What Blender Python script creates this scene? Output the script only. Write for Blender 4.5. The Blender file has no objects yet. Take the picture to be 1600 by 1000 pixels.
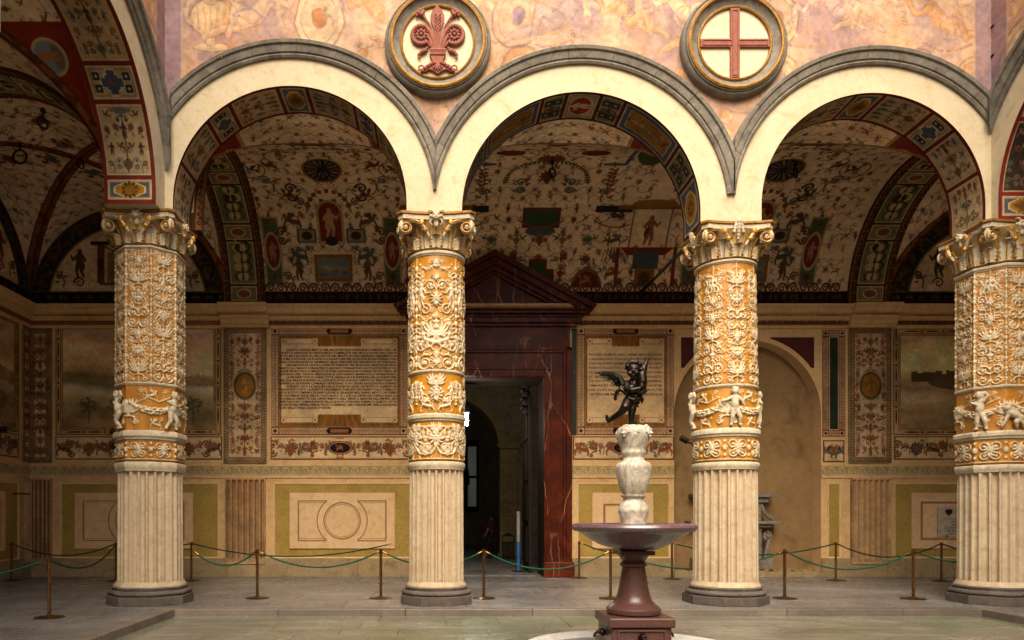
import bpy, bmesh, math, random
import numpy as np
from math import pi, sin, cos, sqrt, radians, atan2, asin, acos
from mathutils import Vector, Matrix
random.seed(7); RNG = np.random.RandomState(7)
scene = bpy.context.scene
COL = scene.collection

# ------------------------------------------------------------------ camera, light, exposure
cam_d = bpy.data.cameras.new('camera'); cam = bpy.data.objects.new('camera', cam_d); COL.objects.link(cam)
cam.location = (0, 0, 1.7); cam.rotation_euler = (radians(90), 0, 0)
cam_d.sensor_width = 36; cam_d.lens = 36 * 1120 / 1600
cam_d.shift_x = (800 - 685) / 1600; cam_d.shift_y = (805 - 500) / 1600
cam_d.clip_start = .1; cam_d.clip_end = 400
scene.camera = cam

world = bpy.data.worlds.new('World'); scene.world = world; world.use_nodes = True
SUN_EL, SUN_ROT = radians(49), radians(184)
wn = world.node_tree
sky = wn.nodes.new('ShaderNodeTexSky'); sky.sky_type = 'NISHITA'; sky.sun_disc = False
sky.sun_elevation = SUN_EL; sky.sun_rotation = SUN_ROT
sky.air_density = 1.0; sky.dust_density = 4.0; sky.ozone_density = .6
bg = wn.nodes['Background']; bg.inputs[1].default_value = .05
wn.links.new(sky.outputs[0], bg.inputs[0])

sl = bpy.data.lights.new('sun', 'SUN'); sl.energy = 1.5; sl.angle = radians(55); sl.color = (1, .855, .665)
sun = bpy.data.objects.new('sun', sl); COL.objects.link(sun)
sd = Vector((sin(SUN_ROT) * cos(SUN_EL), cos(SUN_ROT) * cos(SUN_EL), sin(SUN_EL)))   # towards the sun
sun.rotation_euler = sd.to_track_quat('Z', 'Y').to_euler(); sun.location = (0, -10, 25)

scene.view_settings.view_transform = 'Standard'; scene.view_settings.look = 'None'
scene.render.filter_size = 1.1
scene.view_settings.exposure = 2.33; scene.view_settings.gamma = 1
scene.view_settings.use_curve_mapping = False
scene.render.engine = 'CYCLES'
scene.cycles.max_bounces = 8; scene.cycles.diffuse_bounces = 5; scene.cycles.glossy_bounces = 3
scene.cycles.use_denoising = True
scene.cycles.sample_clamp_indirect = 4

# ------------------------------------------------------------------ object helpers
def P(px, py, Y):
    """a point of the photograph at distance Y, in metres"""
    return ((px - 685) * Y / 1120, Y, 1.7 + (805 - py) * Y / 1120)
def bx(px): return (px - 685) * 19.8 / 1120          # x on the gallery's back wall
def bz(py): return 1.7 + (805 - py) * 19.8 / 1120    # height on the gallery's back wall

def thing(name, label, cat, loc=(0, 0, 0), group=None, rz=0):
    o = bpy.data.objects.new(name, None); COL.objects.link(o)
    o.empty_display_size = .2; o.location = loc; o.rotation_euler = (0, 0, rz)
    o['label'] = label; o['category'] = cat
    if group: o['group'] = group
    return o
def tag(o, label, cat, group=None):
    o['label'] = label; o['category'] = cat
    if group: o['group'] = group
    return o
def structure(name, loc=(0, 0, 0)):
    o = bpy.data.objects.new(name, None); COL.objects.link(o); o.location = loc; o['kind'] = 'structure'; return o

def origin_of(o):
    v = Vector((0, 0, 0))
    while o is not None: v = v + o.location; o = o.parent
    return v

class MB:
    def __init__(s): s.v = []; s.f = []; s.uv = []; s.has_uv = False
    def add(s, vs, fs, uvs=None):
        b = len(s.v); s.v += [tuple(p) for p in vs]; s.f += [tuple(b + i for i in f) for f in fs]
        s.uv += list(uvs) if uvs is not None else [(0, 0)] * len(vs)
        if uvs is not None: s.has_uv = True
        return s
    def box(s, x0, x1, y0, y1, z0, z1):
        return s.add([(x0,y0,z0),(x1,y0,z0),(x1,y1,z0),(x0,y1,z0),(x0,y0,z1),(x1,y0,z1),(x1,y1,z1),(x0,y1,z1)],
              [(0,3,2,1),(4,5,6,7),(0,1,5,4),(1,2,6,5),(2,3,7,6),(3,0,4,7)])
    def grid(s, fn, nu, nv, uvfn=None, closed=False):
        """fn(i/nu, j/nv) -> point"""
        vs, uvs, fs = [], [], []
        for i in range(nu + 1):
            for j in range(nv + 1):
                vs.append(fn(i / nu, j / nv)); uvs.append(uvfn(i / nu, j / nv) if uvfn else (i / nu, j / nv))
        for i in range(nu):
            for j in range(nv):
                a = i * (nv + 1) + j; fs.append((a, a + nv + 1, a + nv + 2, a + 1))
        return s.add(vs, fs, uvs)
    def lathe(s, prof, n=32, c=(0, 0), a0=0, rfn=None, caps=True):
        """prof: [(r, z)]; rfn(theta, r, z) -> radius"""
        vs, fs = [], []
        m = len(prof)
        for r, z in prof:
            for k in range(n):
                t = a0 + 2 * pi * k / n; rr = rfn(t, r, z) if rfn else r
                vs.append((c[0] + rr * cos(t), c[1] + rr * sin(t), z))
        for i in range(m - 1):
            for k in range(n):
                fs.append((i*n + k, i*n + (k+1) % n, (i+1)*n + (k+1) % n, (i+1)*n + k))
        if caps:
            fs.append(tuple(range(n - 1, -1, -1))); fs.append(tuple((m-1)*n + k for k in range(n)))
        return s.add(vs, fs)
    def tube(s, pts, r, n=8, caps=True, flat=1.0):
        pts = [Vector(p) for p in pts]; N = len(pts)
        rs = r if isinstance(r, (list, tuple)) else [r] * N
        vs, fs = [], []; up = None
        for i, p in enumerate(pts):
            d = (pts[min(i+1, N-1)] - pts[max(i-1, 0)])
            if d.length < 1e-9: d = Vector((0, 0, 1))
            d.normalize()
            if up is None:
                up = Vector((0, 0, 1)) if abs(d.z) < .9 else Vector((0, 1, 0))
            e1 = d.cross(up)
            if e1.length < 1e-6: e1 = d.cross(Vector((1, 0, 0)))
            e1.normalize(); e2 = d.cross(e1).normalized(); up = e2.cross(d) * 1.0
            up = e1.cross(d)
            for k in range(n):
                a = 2 * pi * k / n; vs.append(p + (e1 * cos(a) + e2 * sin(a) * flat) * rs[i])
        for i in range(N - 1):
            for k in range(n):
                fs.append((i*n + k, i*n + (k+1) % n, (i+1)*n + (k+1) % n, (i+1)*n + k))
        if caps: fs.append(tuple(range(n-1, -1, -1))); fs.append(tuple((N-1)*n + k for k in range(n)))
        return s.add(vs, fs)
    def prism(s, poly, d0, d1, T):
        """poly in (a, b), extruded d0..d1; T(a, d, b) -> world"""
        n = len(poly)
        vs = [T(a, d0, b) for a, b in poly] + [T(a, d1, b) for a, b in poly]
        fs = [tuple(range(n)), tuple(range(2*n-1, n-1, -1))] + [(i, i+n, (i+1) % n + n, (i+1) % n) for i in range(n)]
        return s.add(vs, fs)
    def frame(s, a0, a1, b0, b1, w, prof, T):
        """rectangular moulded frame; prof: [(inset, d)] across the moulding from the outer edge"""
        m = len(prof); vs, fs = [], []
        for ins, d in prof:
            for a, b in ((a0+ins, b0+ins), (a1-ins, b0+ins), (a1-ins, b1-ins), (a0+ins, b1-ins)): vs.append(T(a, d, b))
        for i in range(m - 1):
            for k in range(4): fs.append((i*4+k, i*4+(k+1) % 4, (i+1)*4+(k+1) % 4, (i+1)*4+k))
        return s.add(vs, fs)
    def ball(s, c, r, n=8, sc=(1, 1, 1)):
        vs, fs = [], []
        for i in range(n // 2 + 1):
            t = pi * i / (n // 2)
            for k in range(n):
                a = 2 * pi * k / n; vs.append((c[0]+r*sc[0]*sin(t)*cos(a), c[1]+r*sc[1]*sin(t)*sin(a), c[2]+r*sc[2]*cos(t)))
        for i in range(n // 2):
            for k in range(n): fs.append((i*n+k, (i+1)*n+k, (i+1)*n+(k+1) % n, i*n+(k+1) % n))
        return s.add(vs, fs)
    def mesh(s, name, mat, off=(0, 0, 0), smooth=False, fix=True, ang=40):
        me = bpy.data.meshes.new(name)
        me.from_pydata([(p[0]-off[0], p[1]-off[1], p[2]-off[2]) for p in s.v], [], s.f)
        if s.has_uv:
            uvl = me.uv_layers.new(name='UVMap')
            li = np.empty(len(me.loops), dtype=np.int32); me.loops.foreach_get('vertex_index', li)
            uvl.data.foreach_set('uv', np.array(s.uv, dtype=np.float32)[li].ravel())
        if fix:
            b = bmesh.new(); b.from_mesh(me)
            bmesh.ops.remove_doubles(b, verts=b.verts, dist=1e-6) if not s.has_uv else None
            bmesh.ops.recalc_face_normals(b, faces=b.faces); b.to_mesh(me); b.free()
        if smooth:
            me.polygons.foreach_set('use_smooth', [True] * len(me.polygons))
            if ang < 179: me.set_sharp_from_angle(angle=radians(ang))
        me.materials.append(mat); me.update()
        return me
    def build(s, name, mat, parent=None, smooth=False, fix=True, ang=40, bevel=0, kind=None):
        off = origin_of(parent) if parent else Vector((0, 0, 0))
        o = bpy.data.objects.new(name, s.mesh(name, mat, off, smooth, fix, ang)); COL.objects.link(o)
        if parent: o.parent = parent
        if kind: o['kind'] = kind
        if bevel:
            m = o.modifiers.new('bevel', 'BEVEL'); m.width = bevel; m.segments = 2; m.limit_method = 'ANGLE'
        return o

def mesh_obj(name, me, parent=None, loc=(0, 0, 0)):
    o = bpy.data.objects.new(name, me); COL.objects.link(o); o.location = loc
    if parent: o.parent = parent
    return o
def copy_tree(o, parent=None):
    c = o.copy(); COL.objects.link(c); c.parent = parent
    for ch in [x for x in bpy.data.objects if x.parent == o]: copy_tree(ch, c)
    return c

def melt(prims, name, mat, parent=None, voxel=.012, it=3):
    """union of closed shapes remeshed to one continuous skin; prims is an MB in world coordinates"""
    off = origin_of(parent) if parent else Vector((0, 0, 0))
    me = prims.mesh(name + '_rough', mat, off, False, False)
    o = bpy.data.objects.new('rough', me); COL.objects.link(o)
    r = o.modifiers.new('r', 'REMESH'); r.mode = 'VOXEL'; r.voxel_size = voxel; r.use_smooth_shade = True
    if it:
        m = o.modifiers.new('s', 'SMOOTH'); m.factor = .6; m.iterations = it
    dg = bpy.context.evaluated_depsgraph_get()
    me2 = bpy.data.meshes.new_from_object(o.evaluated_get(dg)); me2.name = name
    bpy.data.objects.remove(o); bpy.data.meshes.remove(me)
    me2.materials.clear(); me2.materials.append(mat)
    return mesh_obj(name, me2, parent)
def limb(mb, pts, rs, n=10):
    """a chain of tapered round limbs with ball joints (to be melted)"""
    for i in range(len(pts) - 1):
        a, b = Vector(pts[i]), Vector(pts[i+1]); k = 5
        mb.tube([a.lerp(b, t / k) for t in range(k + 1)], [rs[i] + (rs[i+1]-rs[i]) * t / k for t in range(k + 1)], n)
    for p, r in zip(pts, rs): mb.ball(p, r, n)

# ------------------------------------------------------------------ drawing library (flat print and carved relief)
def C(h): return tuple(int(h[i:i+2], 16) / 255 for i in (0, 2, 4))
def fbm(w, h, cell, oct=4, seed=0, stretch=(1, 1)):
    rs = np.random.RandomState(seed + 11); out = np.zeros((h, w)); amp = 1; tot = 0
    for o in range(oct):
        cx, cy = max(1.0, cell * stretch[0] / 2**o), max(1.0, cell * stretch[1] / 2**o)
        gw, gh = int(w / cx) + 3, int(h / cy) + 3
        g = rs.rand(gh, gw)
        x = np.arange(w) / cx; y = np.arange(h) / cy
        xi = x.astype(int); yi = y.astype(int); fx = x - xi; fy = y - yi
        fx = fx*fx*(3-2*fx); fy = fy*fy*(3-2*fy)
        a = g[yi][:, xi]; b = g[yi][:, xi+1]; c = g[yi+1][:, xi]; d = g[yi+1][:, xi+1]
        out += amp * ((a*(1-fx) + b*fx) * (1-fy)[:, None] + (c*(1-fx) + d*fx) * fy[:, None]); tot += amp; amp *= .5
    return out / tot

class Cv:
    """canvas in metres, origin at the lower left; colour and height"""
    def __init__(s, w, h, ppm, col=(1, 1, 1)):
        s.k = ppm; s.W = max(2, int(round(w * ppm))); s.H = max(2, int(round(h * ppm))); s.w = w; s.h = h
        s.c = np.empty((s.H, s.W, 3)); s.c[:] = col; s.z = np.zeros((s.H, s.W)); s.wrap = False
    def _win(s, x0, x1, y0, y1):
        i0, i1 = max(0, int(x0) - 1), min(s.W, int(x1) + 2); j0, j1 = max(0, int(y0) - 1), min(s.H, int(y1) + 2)
        if i0 >= i1 or j0 >= j1: return None
        return i0, i1, j0, j1
    def put(s, win, cov, col, alpha, hh):
        i0, i1, j0, j1 = win
        if col is not None:
            a = (np.clip(cov, 0, 1) * alpha)[..., None]; s.c[j0:j1, i0:i1] = s.c[j0:j1, i0:i1] * (1 - a) + np.array(col) * a
        if hh is not None: s.z[j0:j1, i0:i1] = np.maximum(s.z[j0:j1, i0:i1], hh)
    def stroke(s, pts, r, col=None, alpha=1., h=None, _w=True):
        pts = np.asarray(pts, float) * s.k; r = np.broadcast_to(np.asarray(r, float) * s.k, (len(pts),))
        if len(pts) > 1:                                     # resample
            d = np.r_[0, np.cumsum(np.hypot(*(pts[1:] - pts[:-1]).T))]
            n = max(2, int(d[-1] / max(.7, .6 * r.mean())) + 1); t = np.linspace(0, d[-1], n)
            pts = np.c_[np.interp(t, d, pts[:, 0]), np.interp(t, d, pts[:, 1])]; r = np.interp(t, d, r)
        for q in range(0, len(pts), 20):
            p, rr = pts[q:q+21], r[q:q+21]; m = rr.max() + 1
            w = s._win(p[:, 0].min()-m, p[:, 0].max()+m, p[:, 1].min()-m, p[:, 1].max()+m)
            if w is None: continue
            X, Y = np.meshgrid(np.arange(w[0], w[1]) + .5, np.arange(w[2], w[3]) + .5)
            D = np.hypot(X[..., None] - p[:, 0], Y[..., None] - p[:, 1]) 
            cov = np.clip((rr - D).max(-1) + .5, 0, 1)
            hh = None if h is None else h * np.sqrt(np.clip(1 - (D / np.maximum(rr, .6)).min(-1)**2, 0, 1))
            s.put(w, cov, col, alpha, hh)
        return s
    def ell(s, cx, cy, rx, ry, col=None, alpha=1., h=None, rot=0, ring=0):
        k = s.k; cx, cy, rx, ry = cx*k, cy*k, max(rx*k, .4), max(ry*k, .4); m = max(rx, ry) + 1
        w = s._win(cx-m, cx+m, cy-m, cy+m)
        if w is None: return s
        X, Y = np.meshgrid(np.arange(w[0], w[1]) + .5 - cx, np.arange(w[2], w[3]) + .5 - cy)
        if rot: X, Y = X*cos(rot)+Y*sin(rot), -X*sin(rot)+Y*cos(rot)
        d = np.hypot(X/rx, Y/ry); mr = min(rx, ry)
        cov = np.clip((1-d)*mr+.5, 0, 1)
        if ring: cov = cov * np.clip((d-1)*mr + ring*k + .5, 0, 1)
        s.put(w, cov, col, alpha, None if h is None else (h*np.sqrt(np.clip(1-d*d, 0, 1)) if not ring else h*cov)); return s
    def rect(s, x0, y0, x1, y1, col=None, alpha=1., h=None):
        k = s.k; w = s._win(x0*k-1, x1*k+1, y0*k-1, y1*k+1)
        if w is None: return s
        X, Y = np.arange(w[0], w[1]) + .5, np.arange(w[2], w[3]) + .5
        cov = np.clip(np.minimum(X - x0*k, x1*k - X) + .5, 0, 1)[None] * np.clip(np.minimum(Y - y0*k, y1*k - Y) + .5, 0, 1)[:, None]
        s.put(w, cov, col, alpha, None if h is None else h*cov); return s
    def box(s, x0, y0, x1, y1, t, col, alpha=1., h=None):
        for a in ((x0, y0, x1, y0+t), (x0, y1-t, x1, y1), (x0, y0+t, x0+t, y1-t), (x1-t, y0+t, x1, y1-t)): s.rect(*a, col, alpha, h)
        return s
    def poly(s, pts, col=None, alpha=1., h=None):
        p = np.asarray(pts, float) * s.k; w = s._win(p[:, 0].min(), p[:, 0].max(), p[:, 1].min(), p[:, 1].max())
        if w is None: return s
        X, Y = np.meshgrid(np.arange(w[0], w[1]) + .5, np.arange(w[2], w[3]) + .5); ins = np.zeros(X.shape, bool)
        for i in range(len(p)):
            (xa, ya), (xb, yb) = p[i], p[i-1]
            if ya == yb: continue
            ins ^= ((ya > Y) != (yb > Y)) & (X < (xb-xa)*(Y-ya)/(yb-ya)+xa)
        s.put(w, ins.astype(float), col, alpha, None if h is None else h*ins); return s
    def age(s, amt=.12, seed=1, cell=.5, tint=(.45, .33, .2)):
        n = fbm(s.W, s.H, cell*s.k, 5, seed); n2 = fbm(s.W, s.H, .05*s.k + 2, 2, seed+3)
        s.c *= (1 - amt*.8 + amt*1.6*(n-.0))[..., None] * (1 + (n2-.5)*amt*.9)[..., None]
        m = np.clip((n-.58)*4, 0, 1)[..., None]*amt*1.5; s.c = s.c*(1-m) + s.c*np.array(tint)*2*m*.8
        return s
    def image(s, name):
        im = bpy.data.images.new(name, s.W, s.H, alpha=False)
        a = np.ones((s.H, s.W, 4), np.float32); a[..., :3] = np.clip(s.c, 0, 1); im.pixels.foreach_set(a.ravel()); im.update(); im.pack()
        return im

class Pen:
    """motifs drawn in a local frame (unit = one motif height), optionally mirrored"""
    def __init__(s, cv, x, y, sc, flip=1, rot=0, pal=None, h=None, lw=1.0, alpha=1.0):
        s.cv, s.x, s.y, s.sc, s.fl, s.rot, s.pal, s.h, s.lw, s.al = cv, x, y, sc, flip, rot, pal, h, lw, alpha
    def tr(s, pts):
        p = np.asarray(pts, float); c, n = cos(s.rot), sin(s.rot)
        return np.c_[s.x + s.fl*s.sc*(p[:, 0]*c - p[:, 1]*n), s.y + s.sc*(p[:, 0]*n + p[:, 1]*c)]
    def col(s, i=None):
        if s.pal is None: return None
        return s.pal[i % len(s.pal)] if i is not None else s.pal[random.randrange(len(s.pal))]
    def st(s, pts, w, i=None): s.cv.stroke(s.tr(pts), np.asarray(w)*s.sc*s.lw, s.col(i), s.al, s.h)
    def el(s, x, y, rx, ry, i=None, rot=0, hm=1.):
        q = s.tr([(x, y)])[0]; s.cv.ell(q[0], q[1], rx*s.sc, ry*s.sc, s.col(i), s.al, None if s.h is None else s.h*hm, (rot+s.rot)*s.fl)
    def spiral(s, x, y, r, turns=1.6, a0=0, w=.045, i=None, d=1):
        t = np.linspace(0, 1, 26); a = a0 + d*t*turns*2*pi; rr = r*(1-.88*t)
        s.st(np.c_[x+rr*np.cos(a), y+rr*np.sin(a)], w*(1-.4*t), i)
    def arc(s, p0, p1, bulge, w=.03, i=None):
        (x0, y0), (x1, y1) = p0, p1; t = np.linspace(0, 1, 12); b = 4*bulge*t*(1-t)
        s.st(np.c_[x0+(x1-x0)*t-(y1-y0)*b, y0+(y1-y0)*t+(x1-x0)*b], w, i)
    def leaf(s, x, y, a, l, w=.07, i=None):
        t = np.linspace(0, 1, 7); s.st(np.c_[x+l*t*np.cos(a+.5*t), y+l*t*np.sin(a+.5*t)], w*np.sin(pi*(.12+.85*t)), i)
def m_scroll(p):
    i = random.randrange(9); p.arc((0, -.5), (.28, .22), .25, .035, i); p.spiral(.22, .12, .24, 1.7, .2, .045, i, 1); p.el(.22, .12, .06, .06, i+1)
    for a, l in ((2.2, .2), (-.6, .22), (.9, .2)): p.leaf(.05+.2*cos(a), -.1+.15*sin(a), a, l, .05, i+2)
def m_scroll2(p):
    i = random.randrange(9); p.spiral(.26, .2, .25, 1.5, pi, .05, i, -1); p.spiral(.26, -.24, .22, 1.5, pi, .05, i, 1)
    p.el(.26, .2, .07, .07, i+1); p.el(.26, -.24, .06, .06, i+1); p.leaf(.02, 0, 2.2, .28, .06, i+2); p.leaf(.5, .05, .2, .2, .05, i)
def m_urn(p):
    i = random.randrange(9)
    for y, rx, ry in ((-.42, .14, .04), (-.34, .05, .05), (-.2, .12, .07), (-.02, .2, .15), (.18, .08, .07), (.28, .18, .04)): p.el(0, y, rx, ry, i)
    for a in (-.5, 0, .5): p.leaf(0, .3, pi/2+a*1.3-.25, .25, .06, i+1)
    p.arc((.18, 0), (.1, .24), -.5, .025, i+2); p.arc((-.18, 0), (-.1, .24), .5, .025, i+2)
def m_mask(p):
    i = random.randrange(9)
    for a in np.linspace(0, 2*pi, 11)[:-1]: p.leaf(.16*cos(a), .16*sin(a), a-.2, .2, .07, i+1)
    p.el(0, 0, .19, .23, i); p.el(0, -.04, .035, .07, i, hm=1.35); p.el(0, .1, .13, .04, i, hm=1.25)
    if p.pal: p.el(-.07, .04, .03, .02, i+2); p.el(.07, .04, .03, .02, i+2); p.el(0, -.12, .05, .02, i+2)
    p.leaf(0, -.2, -pi/2-.2, .25, .07, i)
def m_wing(p):                                             # half of a winged creature; mirror it
    i = random.randrange(9); p.el(0, .0, .07, .2, i)
    for q, (a, l) in enumerate(((1.1, .42), (.8, .48), (.5, .46), (.2, .38))): p.leaf(.04, .1-.04*q, a-.3, l, .07, i+1)
    p.el(0, .27, .075, .09, i); p.arc((.02, -.15), (.22, -.42), .35, .04, i+2); p.spiral(.28, -.36, .1, 1.2, pi, .035, i+2)
def m_bird(p):
    i = random.randrange(9); p.el(0, 0, .2, .1, i, .3); p.leaf(.12, .07, .9, .2, .07, i); p.el(.22, .25, .05, .05, i)
    p.leaf(-.05, .04, 1.9, .36, .1, i+1); p.leaf(-.15, -.05, pi+.2, .3, .07, i+1); p.arc((.02, -.08), (.05, -.3), 0, .02, i+2); p.arc((-.05, -.08), (-.08, -.3), .1, .02, i+2)
def m_fig(p):
    i = random.randrange(9); p.el(0, .4, .075, .09, i); p.st([(0, .3), (0, .18), (.01, 0)], [.09, .12, .1], i)
    p.st([(.04, 0), (.1, -.22), (.06, -.48)], [.075, .06, .035], i); p.st([(-.04, 0), (-.06, -.25), (-.14, -.46)], [.075, .06, .035], i)
    p.st([(.1, .25), (.22, .12), (.3, .26)], [.05, .04, .03], i); p.st([(-.1, .25), (-.2, .1), (-.1, .02)], [.05, .04, .03], i); p.leaf(-.02, .06, -2.4, .34, .07, i+1)
def m_palm(p):
    i = random.randrange(9)
    for k in range(7): a = pi/2 + (k-3)*.42; p.leaf(0, -.12, a-.25, .48-.04*abs(k-3), .05, i)
    p.el(0, -.16, .09, .07, i+1); p.spiral(.2, -.22, .13, 1.3, 2.6, .035, i+1); p.spiral(-.2, -.22, .13, 1.3, .54, .035, i+1, -1)
def m_sphinx(p):
    i = random.randrange(9); p.st([(-.35, -.1), (-.1, -.05), (.15, .05)], [.1, .11, .1], i); p.el(.22, .22, .08, .09, i); p.st([(.16, .08), (.22, .2)], .05, i)
    for a, l in ((2.0, .4), (2.3, .36), (1.6, .34)): p.leaf(.08, .08, a, l, .06, i+1)
    p.st([(.18, 0), (.3, -.2), (.26, -.36)], [.05, .04, .03], i); p.st([(-.35, -.1), (-.45, -.25), (-.38, -.38)], [.06, .05, .03], i)
    p.arc((-.4, -.05), (-.55, .25), -.4, .03, i+2); p.spiral(-.5, .3, .1, 1.2, 0, .03, i+2)
def m_sprig(p):
    i = random.randrange(9); p.arc((0, -.45), (.1, .4), .12, .02, i)
    for k in range(5): y = -.3+.16*k; p.leaf(.02, y, .5, .2, .045, i+1); p.leaf(.02, y+.05, 2.3, .2, .045, i+1)
def garland(cv, x0, x1, y, sag, pal, r=.02, h=None, fruit=False):
    n = max(6, int(abs(x1-x0)/(r*(.8 if fruit else 1.5))))
    for k in range(n+1):
        t = k/n; w = r*1.5*(.35+sin(pi*t)) if fruit else 0
        for q in range(3 if fruit else 1):
            rr = r*random.uniform(.62, .95) if fruit else r*random.uniform(.6, 1)
            cv.ell(x0+(x1-x0)*t+random.uniform(-.3, .3)*r, y-sag*4*t*(1-t)+((q-1)*w*.75+random.uniform(-.3, .3)*r if fruit else random.uniform(-.4, .4)*r), rr, rr,
               pal[random.randrange(len(pal))] if pal else None, 1, None if h is None else h*random.uniform(.45, 1.15)*(1 if q == 1 or not fruit else .8))
SYM = [m_urn, m_mask, m_palm]; HALF = [m_scroll, m_scroll2, m_wing, m_sphinx, m_bird, m_sprig, m_fig]
def pair(cv, f, cx, dx, y, sc, **k):
    st = random.getstate(); f(Pen(cv, cx+dx, y, sc, 1, **k)); random.setstate(st); f(Pen(cv, cx-dx, y, sc, -1, **k))
def candelabrum(cv, cx, y0, y1, w, pal=None, h=None, lw=1., step=None, dense=1):
    step = step or w*.5; y = y0 + step*.5; n = 0
    cv.stroke([(cx, y0), (cx, y1)], .012, pal[0] if pal else None, 1, None if h is None else h*.6)
    while y < y1 - step*.3:
        k = dict(pal=pal, h=h, lw=lw)
        m = [m_urn, m_wing, m_mask, m_palm, m_fig, m_wing][(n + int(cx*7)) % 6]
        if m is m_wing: pair(cv, m_wing, cx, 0, y, step*1.05, **k)
        else: m(Pen(cv, cx, y, step*.95, 1, **k))
        for q in range(dense):
            pair(cv, HALF[(n*3+q*2+int(cx*5)) % 5 if q == 0 else random.randrange(7)], cx, w*(.13+.2*q), y+step*.08*(-1)**q, step*.8, **k)
        y += step; n += 1
# ------------------------------------------------------------------ materials
def lin(c):
    return tuple((x/12.92 if x <= .04045 else ((x+.055)/1.055)**2.4) for x in c)
def _mat(name):
    m = bpy.data.materials.new(name); m.use_nodes = True; return m, m.node_tree, m.node_tree.nodes['Principled BSDF']
def _coord(nt, uv=False):
    t = nt.nodes.new('ShaderNodeTexCoord'); return t.outputs['UV' if uv else 'Object']
def _noise(nt, co, scale, det=6, rough=.6, dist=0, stretch=None):
    n = nt.nodes.new('ShaderNodeTexNoise'); n.inputs['Scale'].default_value = scale; n.inputs['Detail'].default_value = det
    n.inputs['Roughness'].default_value = rough; n.inputs['Distortion'].default_value = dist
    if stretch:
        mp = nt.nodes.new('ShaderNodeMapping'); mp.inputs['Scale'].default_value = stretch; nt.links.new(co, mp.inputs[0]); co = mp.outputs[0]
    nt.links.new(co, n.inputs['Vector']); return n.outputs['Fac']
def _ramp(nt, f, stops):
    r = nt.nodes.new('ShaderNodeValToRGB'); e = r.color_ramp.elements
    while len(e) < len(stops): e.new(.5)
    for q, (p, c) in zip(e, stops): q.position = p; q.color = (*lin(c), 1) if len(c) == 3 else c
    nt.links.new(f, r.inputs[0]); return r.outputs[0]
def _mix(nt, a, b, f, mode='MIX'):
    m = nt.nodes.new('ShaderNodeMix'); m.data_type = 'RGBA'; m.blend_type = mode
    for s, v in ((m.inputs['Factor'] if False else m.inputs[0], f), (m.inputs[6], a), (m.inputs[7], b)):
        if hasattr(v, 'is_output') or isinstance(v, bpy.types.NodeSocket): nt.links.new(v, s)
        else: s.default_value = v
    return m.outputs[2]
def _bump(nt, bs, h, dist, strength=1.):
    b = nt.nodes.new('ShaderNodeBump'); b.inputs['Distance'].default_value = dist; b.inputs['Strength'].default_value = strength
    nt.links.new(h, b.inputs['Height']); nt.links.new(b.outputs[0], bs.inputs['Normal'])
def stone(name, c1, c2, c3=None, scale=1.5, rough=.8, bump=.004, bscale=25, metal=0, spec=.18, stretch=None, fine=.1):
    """weathered mineral surface: broad tone changes, blotches, fine grain"""
    m, nt, bs = _mat(name); co = _coord(nt)
    n1 = _noise(nt, co, scale, 8, .62, .3, stretch); n2 = _noise(nt, co, scale*9, 6, .7, 0, stretch)
    a = _ramp(nt, n1, [(.34, c1), (.66, c2)])
    if c3 is not None:
        k = _ramp(nt, _noise(nt, co, scale*2.3, 7, .7, .8), [(.5, (0, 0, 0)), (.72, (1, 1, 1))]); a = _mix(nt, a, (*lin(c3), 1), k)
    g = _ramp(nt, n2, [(.25, (1-fine*2.2,)*3), (.75, (1, 1, 1))]); a = _mix(nt, a, g, 1.0, 'MULTIPLY')
    nt.links.new(a, bs.inputs['Base Color']); bs.inputs['Roughness'].default_value = rough; bs.inputs['Metallic'].default_value = metal
    bs.inputs['Specular IOR Level'].default_value = spec
    if bump: _bump(nt, bs, _noise(nt, co, bscale, 6, .65), bump)
    return m
def printed(name, cv, rough=.82, bump=.003, var=.3, imname=None, relief=None, extra_gloss=0):
    """painted plaster: a drawing made above, aged by noise"""
    m, nt, bs = _mat(name); im = cv.image(imname or name)
    t = nt.nodes.new('ShaderNodeTexImage'); t.image = im; t.interpolation = 'Cubic'; t.extension = 'EXTEND'
    nt.links.new(_coord(nt, True), t.inputs[0]); co = _coord(nt)
    g = _ramp(nt, _noise(nt, co, 1.3, 7, .65, .4), [(.3, (1-var,)*3), (.68, (1, 1, 1))]); a = _mix(nt, t.outputs[0], g, 1.0, 'MULTIPLY')
    g2 = _ramp(nt, _noise(nt, co, 22, 5, .7), [(.3, (1-var*.45,)*3), (.7, (1, 1, 1))]); a = _mix(nt, a, g2, 1.0, 'MULTIPLY')
    nt.links.new(a, bs.inputs['Base Color']); bs.inputs['Roughness'].default_value = rough; bs.inputs['Specular IOR Level'].default_value = .12
    _bump(nt, bs, _noise(nt, co, 18, 6, .65), bump)
    return m

CREAM, CREAM2 = C('d9bf92'), C('c9ab7c')
M = {}
M['plaster'] = stone('white_plaster', C('c3b190'), C('ccbd9d'), C('b4a17c'), 1.3, .85, .006, 14, fine=.04)
M['plaster_up'] = stone('upper_plaster', C('e2c090'), C('ebcc9e'), None, .8, .9, .004, 14)
M['pietra'] = stone('grey_sandstone', C('787064'), C('948c7c'), C('5f574a'), 1.6, .75, .005, 30, fine=.12)
M['base'] = stone('dark_sandstone', C('58504a'), C('6f665c'), C('47403a'), 2, .7, .005, 26)
M['shaft'] = stone('cream_stucco', C('b8a386'), C('c3b092'), C('a48c6a'), 1.6, .7, .004, 30, fine=.06)
M['stucco'] = stone('white_stucco', C('c4b494'), C('d8cbb0'), C('a8926a'), 6, .7, .003, 60, fine=.12)
M['gilt'] = stone('gilding', C('b87c1c'), C('cf9a34'), C('935c18'), 5, .42, .003, 60, metal=.35, spec=.6)
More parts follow.
